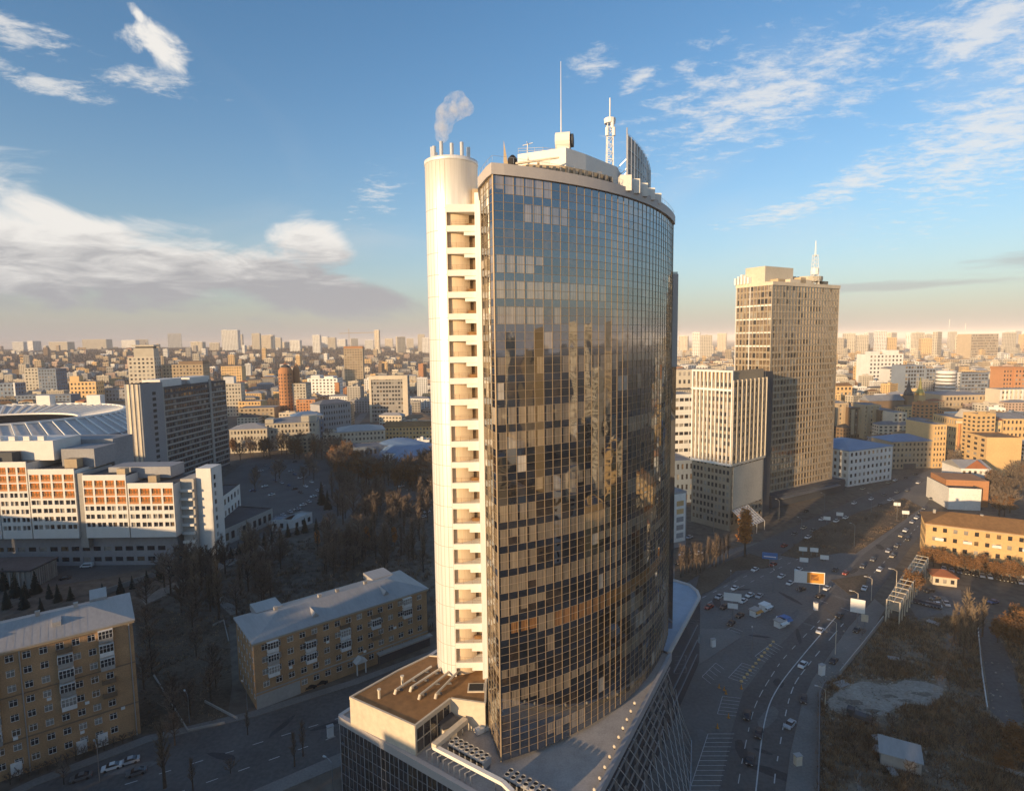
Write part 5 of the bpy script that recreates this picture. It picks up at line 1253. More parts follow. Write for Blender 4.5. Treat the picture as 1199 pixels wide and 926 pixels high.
# yard between the brick houses
poly('lawn',G((165,860),(215,855),(265,846),(272,802),(268,735),(150,700),(158,720)),.012,M['grass'])
for q in (G((247,697),(258,693),(281,716),(270,720)),G((165,700),(250,660),(330,628),(336,633),(255,668),(170,708))): poly('path',q,.03,M['dirt'])
MK=MB()
def lowwall(label,*pts):
    mb=MB(); P=G(*pts)
    for a,b in zip(P,P[1:]): edge_box(mb,a,b,-.14,.14,0,.7)
    tag(mb.build('garden_wall',M['concrete']),label,'wall')
lowwall('bent pale garden wall on the lawn right of the left brick block',(180,791),(220,856),(263,847)); lowwall('pale garden wall beside the left end of the five storey brick house',(240,822),(278,842))
lowwall('pale wall turning a corner on the slope behind the five storey house',(249,733),(262,727),(268,752)); 
mb=MB(); P=G((120,697),(190,672),(262,652),(330,626),(392,612))
for a,b in zip(P,P[1:]): edge_box(mb,a,b,-.15,.15,0,2.4)
tag(mb.build('boundary_wall',M['concrete']),'long pale boundary wall beside the dark conifer hedge below the white hotel','wall')
# car parks
poly('car_park',G((35,690),(130,675),(180,662),(170,652),(30,652)),.02,M['asphalt'])
poly('car_park',G((262,652),(395,606),(400,570),(380,538),(290,538),(262,560)),.02,M['asphalt'])
poly('street',G((395,606),(415,575),(418,540),(398,538),(404,506),(425,480),(432,482),(412,508),(408,540),(440,560),(500,580),(505,590),(430,575),(405,610)),.025,M['asphalt2'])
# waste ground on the right
M['earth']=mat('bare_earth',(.19,.155,.115),.95,var=.55,scale=.09,fine=.7)
poly('bare_earth',G((960,940),(961,822),(985,792),(1010,760),(1036,728),(1060,722),(1110,722),(1140,735),(1175,780),(1215,860),(1230,945)),.008,M['earth'])
sp0=smooth(G((969,821),(985,806),(1010,798),(1040,802),(1063,796),(1100,803),(1104,812),(1090,826),(1060,824),(1030,838),(1000,838),(975,832),(969,821)),9)[:-1]; jr=random.Random(6)
poly('sand_patch',[(x+jr.uniform(-.2,.2),y+jr.uniform(-.2,.2)) for x,y in sp0],.03,M['sand'])
M['sand2']=mat('wet_sand',(.17,.15,.125),.95,var=.35,scale=.3,fine=1.5)
for cx_,cy_,rx_,ry_ in ((1000,822,3.2,1.5),(1042,815,2.4,1.1),(1080,812,3,1.2),(985,818,1.6,1.0),(1060,820,2.2,.8),(1020,832,2.6,1.0)):
    g=gp(cx_,cy_); poly('wet_patch',[(g[0]+rx_*math.cos(k*.45)*jr.uniform(.6,1.2),g[1]+ry_*math.sin(k*.45)*jr.uniform(.6,1.2)) for k in range(14)],.045,M['sand2'])
rb=MB()
for _ in range(700):
    g=gp(jr.uniform(966,1108),jr.uniform(790,845)) if jr.random()<.6 else gp(jr.uniform(962,1180),jr.uniform(735,925)); r_=jr.uniform(.08,.38); a_=jr.uniform(0,3)
    rb.prism([(g[0]+r_*math.cos(a_+k*1.26)*jr.uniform(.7,1.2),g[1]+r_*math.sin(a_+k*1.26)*jr.uniform(.7,1.2)) for k in range(5)],0,r_*jr.uniform(.5,1.1))
struct(rb.build('rubble',M['sand']),'stuff')
poly('dirt_path',smooth(G((994,848),(998,860),(1003,880),(1004,925),(1008,925),(1007,880),(1002,858),(997,846)),4),.038,M['dirt'])
poly('dirt_path',smooth(G((1096,800),(1105,770),(1108,735),(1098,700),(1110,702),(1120,735),(1114,775),(1104,806)),4),.038,M['dirt'])
poly('car_park',G((1058,700),(1082,690),(1125,690),(1128,720),(1100,718),(1075,725)),.02,M['asphalt2'])
poly('access_road',G((1146,735),(1163,733),(1186,780),(1200,842),(1180,850),(1160,832)),.025,M['asphalt'])
mb=MB(); P=G((1145,737),(1150,790),(1156,831))
for a,b in zip(P,P[1:]): edge_box(mb,a,b,-.12,.12,0,1.0)
tag(mb.build('barrier_wall',M['metal']),'pale low barrier along the small access road on the waste ground','barrier')
mb=MB(); P=G((958,941),(959.5,817),(966,803))
for a,b in zip(P,P[1:]): edge_box(mb,a,b,.0,.12,0,2.0)
tag(mb.build('hoarding',M['steel']),'grey sheet hoarding between the pavement and the sand patch','fence')
mb=MB(); P=G((982.7,791),(1009.5,758),(1034,726))
for a,b in zip(P,P[1:]): edge_box(mb,a,b,.0,.14,0,1.8)
tag(mb.build('hoarding',M['metal']),'pale hoarding between the pavement and the brush below the scaffold frame','fence')
# hills under the far left horizon
def hill_h(x,y):
    d=math.hypot(x+2600,(y-4600)*.8); h=78*max(0,1-(d/3000)**2)
    d2=math.hypot(x+600,(y-6000)); h=max(h,55*max(0,1-(d2/2400)**2))
    d3=math.hypot(x+5200,(y-4800)); h=max(h,92*max(0,1-(d3/2600)**2))
    return h*(.9+.1*math.sin(x*.004)*math.cos(y*.003))-2
mb=MB(); n=60; xs=[-9000+12000*i/n for i in range(n+1)]; ys=[1500+8500*i/n for i in range(n+1)]
for y in ys:
    for x in xs: mb.v.append((x,y,hill_h(x,y)))
for j in range(n):
    for i in range(n):
        q=(j*(n+1)+i,j*(n+1)+i+1,(j+1)*(n+1)+i+1,(j+1)*(n+1)+i); mb.f.append(q); mb.m.append(0)
M['hill']=mat('wooded_hill',(.095,.078,.07),.95,var=.45,scale=.006,fine=.05)
struct(mb.build('hills',M['hill'],smooth=True))

# ------------------------------------------------------------------ the far town
cr_=random.Random(31)
PAL=[('cream',5),('white',4),('tan',4),('yellow',3),('orange',1),('pink',2),('grey',2),('concrete',2),('brown',1),('sandwall',3),('bluegrey',1)]
PN=[p for p,_ in PAL]; PW=[w_ for _,w_ in PAL]
ROOFS=['roof_grey','roof_dark','roof_tin','roof_red','roof_brown','roof_blue']
def simple(mb,L_,D,Hh,fl,bays,roof,mi=(0,1,2),rh=3):
    """wall, window panes and roof of a town block seen from afar; mats 0 wall 1 pane 2 roof"""
    mb.box(0,L_,0,D,0,Hh,mi[0],mi[2])
    for (O,U,ln) in (((0,0),(1,0),L_),((L_,0),(0,1),D),((0,D),(0,-1),D)):
        N_=(U[1],-U[0]); nb=max(1,round(bays*ln/L_)); bw=ln/nb; fh=Hh/(fl+.3)
        for k in range(fl):
            z0=.3*fh+k*fh; z1=z0+fh*.52
            for i in range(nb):
                a=bw*(i+.24); b=bw*(i+.76); o=.06
                mb.face([(O[0]+U[0]*a+N_[0]*o,O[1]+U[1]*a+N_[1]*o,z0),(O[0]+U[0]*b+N_[0]*o,O[1]+U[1]*b+N_[1]*o,z0),(O[0]+U[0]*b+N_[0]*o,O[1]+U[1]*b+N_[1]*o,z1),(O[0]+U[0]*a+N_[0]*o,O[1]+U[1]*a+N_[1]*o,z1)],mi[1])
    if roof=='hip':
        r=min(L_,D)/2; e=.4
        if L_>=D: a,b=(r,D/2,Hh+rh),(L_-r+.01,D/2,Hh+rh); A=[(-e,-e,Hh+.02),(L_+e,-e,Hh+.02),(L_+e,D+e,Hh+.02),(-e,D+e,Hh+.02)]; mb.face([A[0],A[1],b,a],mi[2]); mb.face([A[2],A[3],a,b],mi[2]); mb.face([A[1],A[2],b],mi[2]); mb.face([A[3],A[0],a],mi[2])
        else: a,b=(L_/2,r,Hh+rh),(L_/2,D-r+.01,Hh+rh); A=[(-e,-e,Hh+.02),(L_+e,-e,Hh+.02),(L_+e,D+e,Hh+.02),(-e,D+e,Hh+.02)]; mb.face([A[1],A[2],b,a],mi[2]); mb.face([A[3],A[0],a,b],mi[2]); mb.face([A[0],A[1],a],mi[2]); mb.face([A[2],A[3],b],mi[2])
    else:
        e=.5; mb.box(0,L_,0,e,Hh,Hh+.9,mi[0]); mb.box(0,L_,D-e,D,Hh,Hh+.9,mi[0]); mb.box(0,e,e,D-e,Hh,Hh+.9,mi[0]); mb.box(L_-e,L_,e,D-e,Hh,Hh+.9,mi[0])
        for _ in range(cr_.randint(1,3)):
            x=cr_.uniform(.1,.7)*L_; y=cr_.uniform(.1,.6)*D; mb.box(x,x+L_*.16,y,y+D*.25,Hh,Hh+cr_.uniform(1.5,4),mi[0])
def taken(x,y,r):
    for (a,b,c) in USED.near(x,y):
        if (a-x)**2+(b-y)**2<(c+r)**2: return True
    return False
USED=[]
for o in list(COL.objects):
    if o.parent is None and o.type=='EMPTY' and 'category' in o:
        xs_=[];ys_=[]
        R=o.matrix_basis
        for c in o.children:
            if c.type=='MESH' and c.name.split('.')[0] in('wall','wing_wall','roof','dome'):
                for bb in c.bound_box:
                    p=R@Vector(bb); xs_.append(p.x); ys_.append(p.y)
        if xs_:
            cx_,cy_=(min(xs_)+max(xs_))/2,(min(ys_)+max(ys_))/2; USED.append((cx_,cy_,max(max(xs_)-min(xs_),max(ys_)-min(ys_))*.5))
BIG=[(-300,430,60),(-140,420,90),(-100,350,90),(-532,585,160),(-210,280,90)]
USED+=BIG
class Grid:
    def __init__(s): s.d={}
    def append(s,u):
        r=u[2]+60
        for i in range(int((u[0]-r)//80),int((u[0]+r)//80)+1):
            for j in range(int((u[1]-r)//80),int((u[1]+r)//80)+1): s.d.setdefault((i,j),[]).append(u)
    def near(s,x,y): return s.d.get((int(x//80),int(y//80)),())
_g=Grid()
for u in USED: _g.append(u)
USED=_g
def open_ground(px,py):
    """true where the photograph shows trees, roads or open land instead of houses"""
    if px<512 and py>535: return True
    if 90<px<262 and py>470: return True
    if 780<px<1110 and py>545: return True
    if px>=1110 and py>600: return True
    if 850<px<1000 and py>520: return True
    if 395<px<420 and 485<py: return True
    if 1090<px<1118 and py>505: return True
    return False
def pix(x,y,z=0):
    v=Vector((x,y,z-CAM_Z)); c=v.dot(_f); return 599.5+FOC*v.dot(CR)/c, 463-FOC*v.dot(CU)/c
cands=[]
yrow=480
while yrow<5200:
    stp=21+yrow*.0175
    half=1.12*yrow+60; x=-half+cr_.uniform(0,stp)
    while x<half:
        X_=x+cr_.uniform(-.3,.3)*stp; Y_=yrow+cr_.uniform(-.35,.35)*stp
        cands.append((X_,Y_)); x+=stp*1.25
    yrow+=stp*1.3
town=[]
for (x,y) in cands:
    px,py=pix(x,y)
    if not(-170<px<1370): continue
    hid=512<px<782 or not(-20<px<1219)
    if open_ground(px,py): continue
    r=9.5
    if taken(x,y,r): continue
    hl=hill_h(x,y); onhill=hl>0 and y>1500
    if px<512 and 1300<y and cr_.random()<(.84 if py<424 else .5 if py<438 else .2): continue
    if px<512 and cr_.random()<.1: continue
    tall=cr_.random()<(.06 if y<1500 else .10)
    Hh=cr_.uniform(24,44) if tall else cr_.uniform(9,21)
    if y>2500: Hh*=1.15
    if px>790 and y>3000: Hh*=1.25
    L_=cr_.uniform(14,36); D=cr_.uniform(11,17)
    if tall: L_=cr_.uniform(16,24)
    town.append((x,y,max(0,hl) if onhill else 0,L_,D,Hh,tall,hid)); USED.append((x,y,max(L_,D)*.42))
# far skyline towers, read off the photograph: px, top y, width px
SKY=[(109,396,26),(40,398,16),(20,399,12),(68,399,22),(150,397,16),(165,396,12),(203,389,14),(268,385,18),(279,390,8),(299,389,9),(312,391,14),(322,394,12),(370,391,9),(380,393,8),(388,394,9),(400,396,10),(415,395,8),(432,397,10),(441,385,6),(455,395,9),(470,393,10),(480,395,8),(493,390,8),(498,394,8),(345,397,12),(335,399,10),(230,399,14),(250,400,10),
 (800,392,10),(815,388,9),(828,391,12),(845,389,10),(795,400,12),(995,389,12),(1010,391,12),(1022,388,10),(1033,386,12),(1050,388,12),(1066,389,10),(1078,388,12),(1090,390,10),(1103,387,10),(1117,387,8),(1130,391,10),(1185,388,12),(1196,386,12),(1205,390,12),(985,394,8),(1043,394,14),(1085,395,12)]
sky_b=[]
for (px,yt,wpx) in SKY:
    Y_=cr_.uniform(3300,4800) if px<520 else cr_.uniform(2600,3800)
    yt+=1.5; x=xat(px,yt,Y_); z=zat(px,yt,Y_); base=max(0,hill_h(x,Y_)) ; L_=wpx*Y_/680
    sky_b.append((x-L_/2,Y_,base,L_,L_*.5,max(14,z-base),True,False))
allb=[(b,False) for b in town]+[(b,True) for b in sky_b]
def bigness(b): return 0 if b[7] else (b[3]*b[5])/(b[1]**2)
allb.sort(key=lambda q:-(bigness(q[0])*(3 if q[1] else 1)))
NIND=270
desc=[('low','with a few rows of windows'),('tall','rising over its neighbours')]
usedl={}
far_mb=MB(); fmats=[M[p] for p in PN]+[M['pane_far']]+[M[r] for r in ROOFS]
RN={'roof_grey':'grey roof','roof_dark':'dark roof','roof_tin':'pale tin roof','roof_red':'reddish roof','roof_brown':'brown roof','roof_blue':'blue roof'}
CN={'cream':'cream','white':'white','tan':'tan','yellow':'ochre','orange':'orange','pink':'pinkish','grey':'grey','concrete':'concrete grey','brown':'brown','sandwall':'sandy','bluegrey':'bluish grey'}
for idx,(b,sk) in enumerate(allb):
    x,y,z,L_,D,Hh,tall,_h=b
    col=cr_.choices(PN,PW)[0] if not sk else cr_.choice(['cream','white','white','sandwall','cream'])
    if x>0 and y>700 and cr_.random()<.4: col=cr_.choice(['cream','sandwall','white','yellow'])
    rf=cr_.choices(ROOFS,(4,3,2,1.5,1.5,.7))[0]; roof='hip' if (not tall and cr_.random()<.5) else 'flat'
    fl=max(2,round(Hh/3.6)); bays=max(3,round(L_/4.2))
    if y>1800: fl=max(2,fl//2); bays=max(3,bays//2)
    ang=rad(cr_.choice([4,-6,10,-12,28,-30,2,0])+cr_.uniform(-4,4))
    px,py=pix(x,y,z+Hh/2)
    if idx<NIND:
        mb=MB(); simple(mb,L_,D,Hh,fl,bays,roof)
        o=mb.build('town_building' if not tall else 'tower_block',[M[col],M['pane_far'],M[rf]],None,loc=(x,y,z-.3),rz=ang)
        zone='at the left edge' if px<100 else 'behind the stadium' if px<270 else 'near the orange domed tower' if px<400 else 'left of the cylinder' if px<560 else 'between the two towers' if px<870 else 'behind the church' if px<1085 else 'by the right edge'
        if sk: zone='on the skyline '+zone.replace('orange domed','orange')
        num=['','','two','three','four','five','six','seven','eight','nine','ten','eleven','twelve'][fl] if fl<=12 else 'many'
        lab=f"{'far' if y>1800 else 'midway' if y>900 else 'nearer'} {CN[col]} {num} storey {'tower' if tall else 'block'} with {RN[rf]} {zone}"
        tag(o,lab,'tower block' if tall else 'town building','town blocks '+zone)
    else:
        n=len(far_mb.v); sub=MB(); simple(sub,L_,D,Hh,fl,bays,roof,(PN.index(col),len(PN),len(PN)+1+ROOFS.index(rf)))
        c,s=math.cos(ang),math.sin(ang)
        far_mb.v+=[(x+p[0]*c-p[1]*s,y+p[0]*s+p[1]*c,z-.3+p[2]) for p in sub.v]; far_mb.f+=[tuple(i+n for i in f) for f in sub.f]; far_mb.m+=sub.m
if far_mb.f: struct(far_mb.build('far_town',fmats),'stuff')
print('town',len(town),'sky',len(sky_b))
# the broad grey block and its masts on the right skyline
Yg=2500; x0,x1=xat(1137,400,Yg),xat(1178,400,Yg); Hg=zat(1150,391,Yg)
building('government_block','broad grey brown block with a tall grid of windows on the right skyline','office',(x0,Yg),(x1,Yg+40),60,Hg,9,20,'tan',sides='FR',wf=.6,hf=.6,cap=0)
for px,yt,nm in ((1111,374,'tallest thin lattice mast on the right skyline'),(1130,379,'shorter thin mast left of the broad grey brown skyline block')):
    Ym_=2900; t=empty('radio_mast',nm,'mast',(xat(px,390,Ym_),Ym_,0)); mb=MB(); zt=zat(px,yt,Ym_); lattice(mb,0,0,0,zt*.8,9,4,16); mb.build('lattice',M['white_paint'],t); mb=MB(); mb.tube((0,0,zt*.8),(0,0,zt),1.3,5); mb.build('tip',M['white_paint'],t)
# ------------------------------------------------------------------ trees
tr_=random.Random(9)
M['bark']=mat('bark',(.075,.058,.045),.95,var=.3,scale=.8)
M['twig']=mat('twigs',(.17,.13,.10),.95,var=.3,scale=.3,obj_var=.3)
M['twig_pale']=mat('pale_twigs',(.19,.145,.10),.95,var=.25,scale=.3,obj_var=.2)
M['rust']=mat('rust_leaves',(.42,.17,.04),.8,var=.45,scale=.5,obj_var=.25)
M['rust2']=mat('dry_leaves',(.20,.10,.04),.85,var=.4,scale=.5,obj_var=.3)
M['fir']=mat('fir_needles',(.020,.027,.020),.9,var=.4,scale=.6,obj_var=.25)
M['brush']=mat('dry_brush',(.29,.20,.12),.95,var=.6,scale=.05,fine=.4)
def twig(mb,p,d,l,w_,mi=0):
    d=Vector(d).normalized(); s=d.cross(Vector((tr_.uniform(-1,1),tr_.uniform(-1,1),tr_.uniform(-1,1))))
    if s.length<1e-3: return
    s=s.normalized()*w_; p=Vector(p); mb.face([tuple(p-s),tuple(p+s),tuple(p+d*l)],mi)
def bare(h,spread,up,n1,n2,n3,tw=.07,leaf=0,lsz=.35):
    tk,cr=MB(),MB(); tk.tube((0,0,-.3),(0,0,h*.32),h*.018+.06,7,0,h*.014+.03,cap=False); tk.tube((0,0,h*.32),(0,0,h*.8),h*.014+.03,5,0,.04,cap=False)
    tips=[]
    for i in range(n1):
        z=h*(.22+.6*i/n1); a=i*2.4+tr_.uniform(-.5,.5); L1=h*spread*(1.15-.75*(z/h))*tr_.uniform(.8,1.15)
        d=Vector((math.cos(a),math.sin(a),up*tr_.uniform(.8,1.3))).normalized(); p=Vector((0,0,z)); q=p+d*L1
        tk.tube(p,q,.03+h*.006,4,0,.03,cap=False)
        for j in range(n2):
            t=.3+.7*j/n2; b=p+(q-p)*t; dd=(d+Vector((tr_.uniform(-.8,.8),tr_.uniform(-.8,.8),tr_.uniform(-.2,.7)))).normalized(); L2=L1*.45*tr_.uniform(.6,1.1); e=b+dd*L2
            twig(cr,b,dd,L2,tw*1.2)
            for k in range(n3):
                c=b+(e-b)*tr_.uniform(.2,1); d3=(dd+Vector((tr_.uniform(-.9,.9),tr_.uniform(-.9,.9),tr_.uniform(-.3,.9)))).normalized()
                twig(cr,c,d3,L2*tr_.uniform(.4,.8),tw)
                tips.append(c+d3*L2*.4)
    for k in range(n1):
        twig(cr,(0,0,h*.75),(tr_.uniform(-.3,.3),tr_.uniform(-.3,.3),1),h*.25,tw)
    for t in tips:
        for _ in range(leaf):
            p=t+Vector((tr_.gauss(0,.5),tr_.gauss(0,.5),tr_.gauss(0,.6))); u=Vector((tr_.uniform(-1,1),tr_.uniform(-1,1),tr_.uniform(-1,1))).normalized()*lsz; v=u.cross(Vector((tr_.uniform(-1,1),tr_.uniform(-1,1),tr_.uniform(-1,1))))
            cr.face([tuple(p-u),tuple(p+v),tuple(p+u)],1)
    return tk,cr
def fir(h):
    tk,cr=MB(),MB(); tk.tube((0,0,-.3),(0,0,h),.22,6,0,.03)
    n=int(h*3.2)
    for i in range(n):
        z=h*(.06+.94*i/n); R_=h*.23*(1-z/h)+.15
        for k in range(11):
            a=tr_.uniform(0,6.28); r=R_*tr_.uniform(.75,1.15); s=.30*R_+.12
            p=Vector((math.cos(a)*r,math.sin(a)*r,z-r*.35)); t=Vector((-math.sin(a),math.cos(a),0))*s
            cr.face([(0,0,z+.25),tuple(p-t),tuple(p+t)])
    return tk,cr
def tree_proto(name,tk,cr,mats,label,cat,group):
    t=empty(name,label,cat,(0,0,-500),0,group); tk.build('trunk',M['bark'],t); cr.build('crown',mats,t); t['proto']=1; return t
PROTO={}
def proto(key,name,fn,mats,cat='tree',n=3):
    PROTO[key]=[]
    for i in range(n):
        tk,cr=fn(i); PROTO[key].append((name,tk.mesh('trunk',[M['bark']]),cr.mesh('crown',mats),cat))
proto('bare','bare_tree',lambda i:bare(11+i*1.4,.40,.95,18,7,8,.085),[M['twig']],n=4)
proto('poplar','bare_poplar',lambda i:bare(16+i*2,.21,2.2,22,6,7,.065),[M['twig_pale']],n=3)
proto('dpoplar','bare_poplar',lambda i:bare(15+i*2,.21,2.2,20,6,7,.07),[M['twig']],n=3)
proto('autumn','autumn_poplar',lambda i:bare(13+i,.19,2.4,26,6,6,.07,leaf=3,lsz=.4),[M['twig'],M['rust']],n=3)
proto('rusty','autumn_tree',lambda i:bare(9+i,.40,.9,16,6,6,.07,leaf=3,lsz=.4),[M['twig'],M['rust2']],n=3)
proto('fir','conifer',lambda i:fir(8+i*1.5),[M['fir']],n=3)
proto('shrub','shrub',lambda i:bare(3.2+i*.5,.6,.8,9,5,7,.05),[M['twig']],cat='shrub',n=3)
_first={}
def plant(key,x,y,label,group,sc=1.0,z=0):
    k=(key,tr_.randrange(len(PROTO[key])))
    if k not in _first:
        nm,a,b,cat=PROTO[key][k[1]]; t=empty(nm,label,cat,(x,y,z),tr_.uniform(0,6.28),group); link('trunk',a,t); link('crown',b,t); t.scale=(sc,sc,sc); _first[k]=t; return t
    return dup(_first[k],(x,y,z),tr_.uniform(0,6.28),label,group,(sc*tr_.uniform(.9,1.1),sc*tr_.uniform(.9,1.1),sc))
def inpoly(x,y,P):
    c=False
    for (x0,y0),(x1,y1) in zip(P,P[1:]+P[:1]):
        if (y0>y)!=(y1>y) and x<(x1-x0)*(y-y0)/(y1-y0)+x0: c=not c
    return c
def wood(pts,n,keys,label,group,sc=(.8,1.2)):
    P=pts; xs_=[p[0] for p in P]; ys_=[p[1] for p in P]; k=0; tries=0; got=[]
    while k<n and tries<4000:
        tries+=1; x=tr_.uniform(min(xs_),max(xs_)); y=tr_.uniform(min(ys_),max(ys_))
        if not inpoly(x,y,P): continue
        if any((x-a)**2+(y-b)**2<5.5 for a,b in got): continue
        got.append((x,y)); g=gp(x,y); plant(tr_.choice(keys),g[0],g[1],label,group,tr_.uniform(*sc)); k+=1
wood([(170,715),(185,680),(270,655),(330,632),(400,612),(470,628),(505,650),(508,700),(440,668),(350,690),(300,712),(268,728)],80,['bare','bare','bare','dpoplar','poplar'],'bare brown tree in the wooded slope behind the five storey brick house','bare trees on the slope behind the brick houses',(.9,1.3))
wood([(268,520),(320,524),(395,528),(420,552),(470,560),(510,553),(510,590),(450,572),(400,565),(380,540),(300,536),(268,545)],95,['bare','bare','rusty'],'bare tree in the dark park below the lit cream palace buildings','bare trees in the park below the palace buildings',(1.2,1.8))
wood([(385,575),(398,570),(440,590),(505,598),(505,640),(440,615),(392,605)],44,['bare','dpoplar'],'bare tree between the car park and the cylinder of the tower','bare trees beside the car park',(1.0,1.4))
wood([(270,560),(380,545),(375,560),(290,590)],8,['bare'],'bare tree standing among the parked cars right of the slab hotel','bare trees in the car park',(.9,1.2))
wood([(165,850),(160,730),(240,740),(262,800),(225,850)],12,['bare'],'bare tree on the lawn between the two brick houses','bare trees on the lawn',(.7,1.0))
for i,(x,y,s) in enumerate(((372,650,.9),(385,648,1),(398,652,1.1),(410,647,.95),(424,652,1.1),(440,650,1.0),(452,655,1.15),(470,650,1.0),(484,655,1.2),(497,650,1.1))):
    g=gp(x,y); plant('dpoplar',g[0],g[1],'bare slender poplar in the row behind the roof of the five storey house','poplars behind the five storey house',s*.95)
for i,(x,y,s) in enumerate(((372,642,.75),(388,640,.65),(430,640,.85),(462,641,.85))):
    g=gp(x,y); plant('autumn',g[0],g[1],['rust topped poplar furthest from the cylinder, above the brick house roof','small rust topped poplar second from the left of the four','rust topped poplar in the middle of the wood above the brick house roof','bright rust topped poplar nearest the cylinder'][i],'rust coloured poplars in the wood',s)
P_=G((128,698),(190,675),(262,655),(330,629),(390,614)); d=[]
for a,b in zip(P_,P_[1:]):
    n=max(2,int(math.dist(a,b)/5)); d+=[(a[0]+(b[0]-a[0])*k/n,a[1]+(b[1]-a[1])*k/n) for k in range(n)]
for x,y in d: plant('fir',x+tr_.uniform(-1,1),y-2.5,'dark conifer in the hedge along the pale boundary wall','conifers in the hedge',tr_.uniform(.55,.8))
for x,y,s in ((5,690,.9),(18,698,1),(30,700,.8),(42,694,.9),(58,700,.8),(68,704,.7),(83,702,.75),(8,712,.9),(28,712,.9),(48,715,.7)):
    g=gp(x,y); plant('fir',g[0],g[1],'dark conifer behind the roof of the ochre brick block at the left edge','conifers behind the ochre brick block',s)
g=gp(377,590); plant('fir',g[0],g[1],'large lone dark conifer at the corner of the car park','conifers at the car park',1.6)
g=gp(384,596); plant('fir',g[0],g[1],'smaller dark conifer beside the large lone one at the car park','conifers at the car park',1.15)
for x,y,k,s,l in ((193,922,'poplar',1.15,'pale bare poplar with upright twigs on the pavement in front of the left street'),(205,872,'bare',.7,'small bare tree at the corner of the lawn wall'),(226,925,'dpoplar',.6,'thin bare tree at the bottom of the street left of the lamp'),(345,897,'dpoplar',.6,'thin bare tree beside the street below the five storey house'),(355,885,'dpoplar',.55,'second thin bare tree beside the street below the five storey house'),(290,860,'dpoplar',.5,'slim bare tree at the kerb below the left end of the five storey house'),(270,905,'shrub',1.,'low bare shrub at the lower kerb of the street'),(75,918,'bare',.45,'small bare tree in front of the ochre brick block')):
    g=gp(x,y); plant(k,g[0],g[1],l,None,s)
for i in range(14): g=gp(12+i*11,918-i*4.0); plant('shrub',g[0],g[1],'low dark shrub in the strip at the foot of the ochre brick block','shrubs at the foot of the brick block',.8)
# right side
g=gp(872,652); plant('autumn',g[0],g[1],'bright orange autumn poplar in front of the glass canopy',None,1.65)
for i in range(13): g=gp(797+i*4.6,676-i*1.6+tr_.uniform(-4,4)); plant('dpoplar',g[0],g[1],'bare thin tree in the clump right of the tower edge','bare trees right of the tower edge',tr_.uniform(.6,.9))
for i,(x,y,s) in enumerate(((1117,752,1),(1124,757,1.1),(1131,752,1.2),(1137,760,1.2),(1143,752,1.1),(1150,745,1.1),(1128,772,1.0))):
    g=gp(x,y); plant('poplar',g[0],g[1],'tall pale poplar with upright twigs in the row on the waste ground','poplars on the waste ground',s*.85)
for x,y,s in ((1168,752,.9),(1180,758,1.0),(1192,765,1.0),(1199,752,1.1),(1190,738,.9)):
    g=gp(x,y); plant('rusty',g[0],g[1],'sunlit rust coloured tree beyond the small access road at the right edge','rust trees at the right edge',s)
for x,y,s in ((1185,880,.8),(1197,900,.9),(1176,905,.6)):
    g=gp(x,y); plant('rusty',g[0],g[1],'rust coloured tree near the lower right corner below the access road','rust trees in the lower right corner',s)
for i in range(13): g=gp(1084+i*9,662+i*1.7); plant('rusty',g[0],g[1],'half bare rusty street tree in front of the golden apartment house','street trees before the golden apartment house',tr_.uniform(.65,.9))
for i in range(16): g=gp(1158+tr_.uniform(0,45),566+tr_.uniform(0,42)); plant(tr_.choice(['rusty','bare']),g[0],g[1],'rusty tree in the garden below the huge blank yellow wall','garden trees below the blank yellow wall',tr_.uniform(1.1,1.5))
g=gp(1067,700); plant('rusty',g[0],g[1],'rusty tree between the scaffold frame and the little cream house',None,1.0)
g=gp(1075,690); plant('rusty',g[0],g[1],'rusty tree behind the little cream house with the orange roof',None,.8)
for i in range(14): g=gp(1112+tr_.uniform(-12,12)+i*1.2,556-i*3.5+tr_.uniform(-5,5)); plant('bare',g[0],g[1],'bare street tree along the avenue under the ornate orange columns','street trees along the avenue',.9)
for i in range(12): g=gp(930+i*12,640-i*4); plant('shrub',g[0],g[1],'low shrub on the long grass island of the avenue','shrubs on the grass island',tr_.uniform(.5,.9))
# brush on the waste ground: nobody could count it
def brush(name,pts,n,h,mats,hole=None):
    mb=MB(); xs_=[p[0] for p in pts]; ys_=[p[1] for p in pts]
    W_=G(*pts); wx=[p[0] for p in W_]; wy=[p[1] for p in W_]; k=0
    H_=[G(*q) for q in (hole or [])]
    while k<n:
        x=tr_.uniform(min(wx),max(wx)); y=tr_.uniform(min(wy),max(wy))
        if not inpoly(x,y,W_) or any(inpoly(x,y,q) for q in H_): continue
        dens=.5+.5*math.sin(x*.19+2*math.sin(y*.11))*math.cos(y*.16+math.sin(x*.13)*1.5)
        k+=1
        if tr_.random()>dens+.22: continue
        hh=h*tr_.uniform(.4,1.2)*(.5+dens); mi=0 if tr_.random()<.6 else 1
        if tr_.random()<.12: mi=2
        for _ in range(9):
            twig(mb,(x+tr_.gauss(0,.5),y+tr_.gauss(0,.5),0),(tr_.gauss(0,.5),tr_.gauss(0,.5),1),hh*tr_.uniform(.6,1.2),.10,mi)
    struct(mb.build(name,mats),'stuff')
M['brush2']=mat('dark_brush',(.11,.085,.06),.95,var=.5,scale=.05,fine=.4)
SANDH=[(966,821),(985,804),(1010,796),(1040,800),(1063,794),(1104,801),(1106,814),(1090,828),(1060,826),(1030,840),(1000,840),(972,834)]
ROADH=[(1142,732),(1166,730),(1190,780),(1206,846),(1180,856),(1152,832)]; LOTH=[(1055,702),(1082,688),(1127,688),(1130,722),(1075,727)]; SHEDH=[(1030,868),(1075,868),(1078,900),(1030,900)]
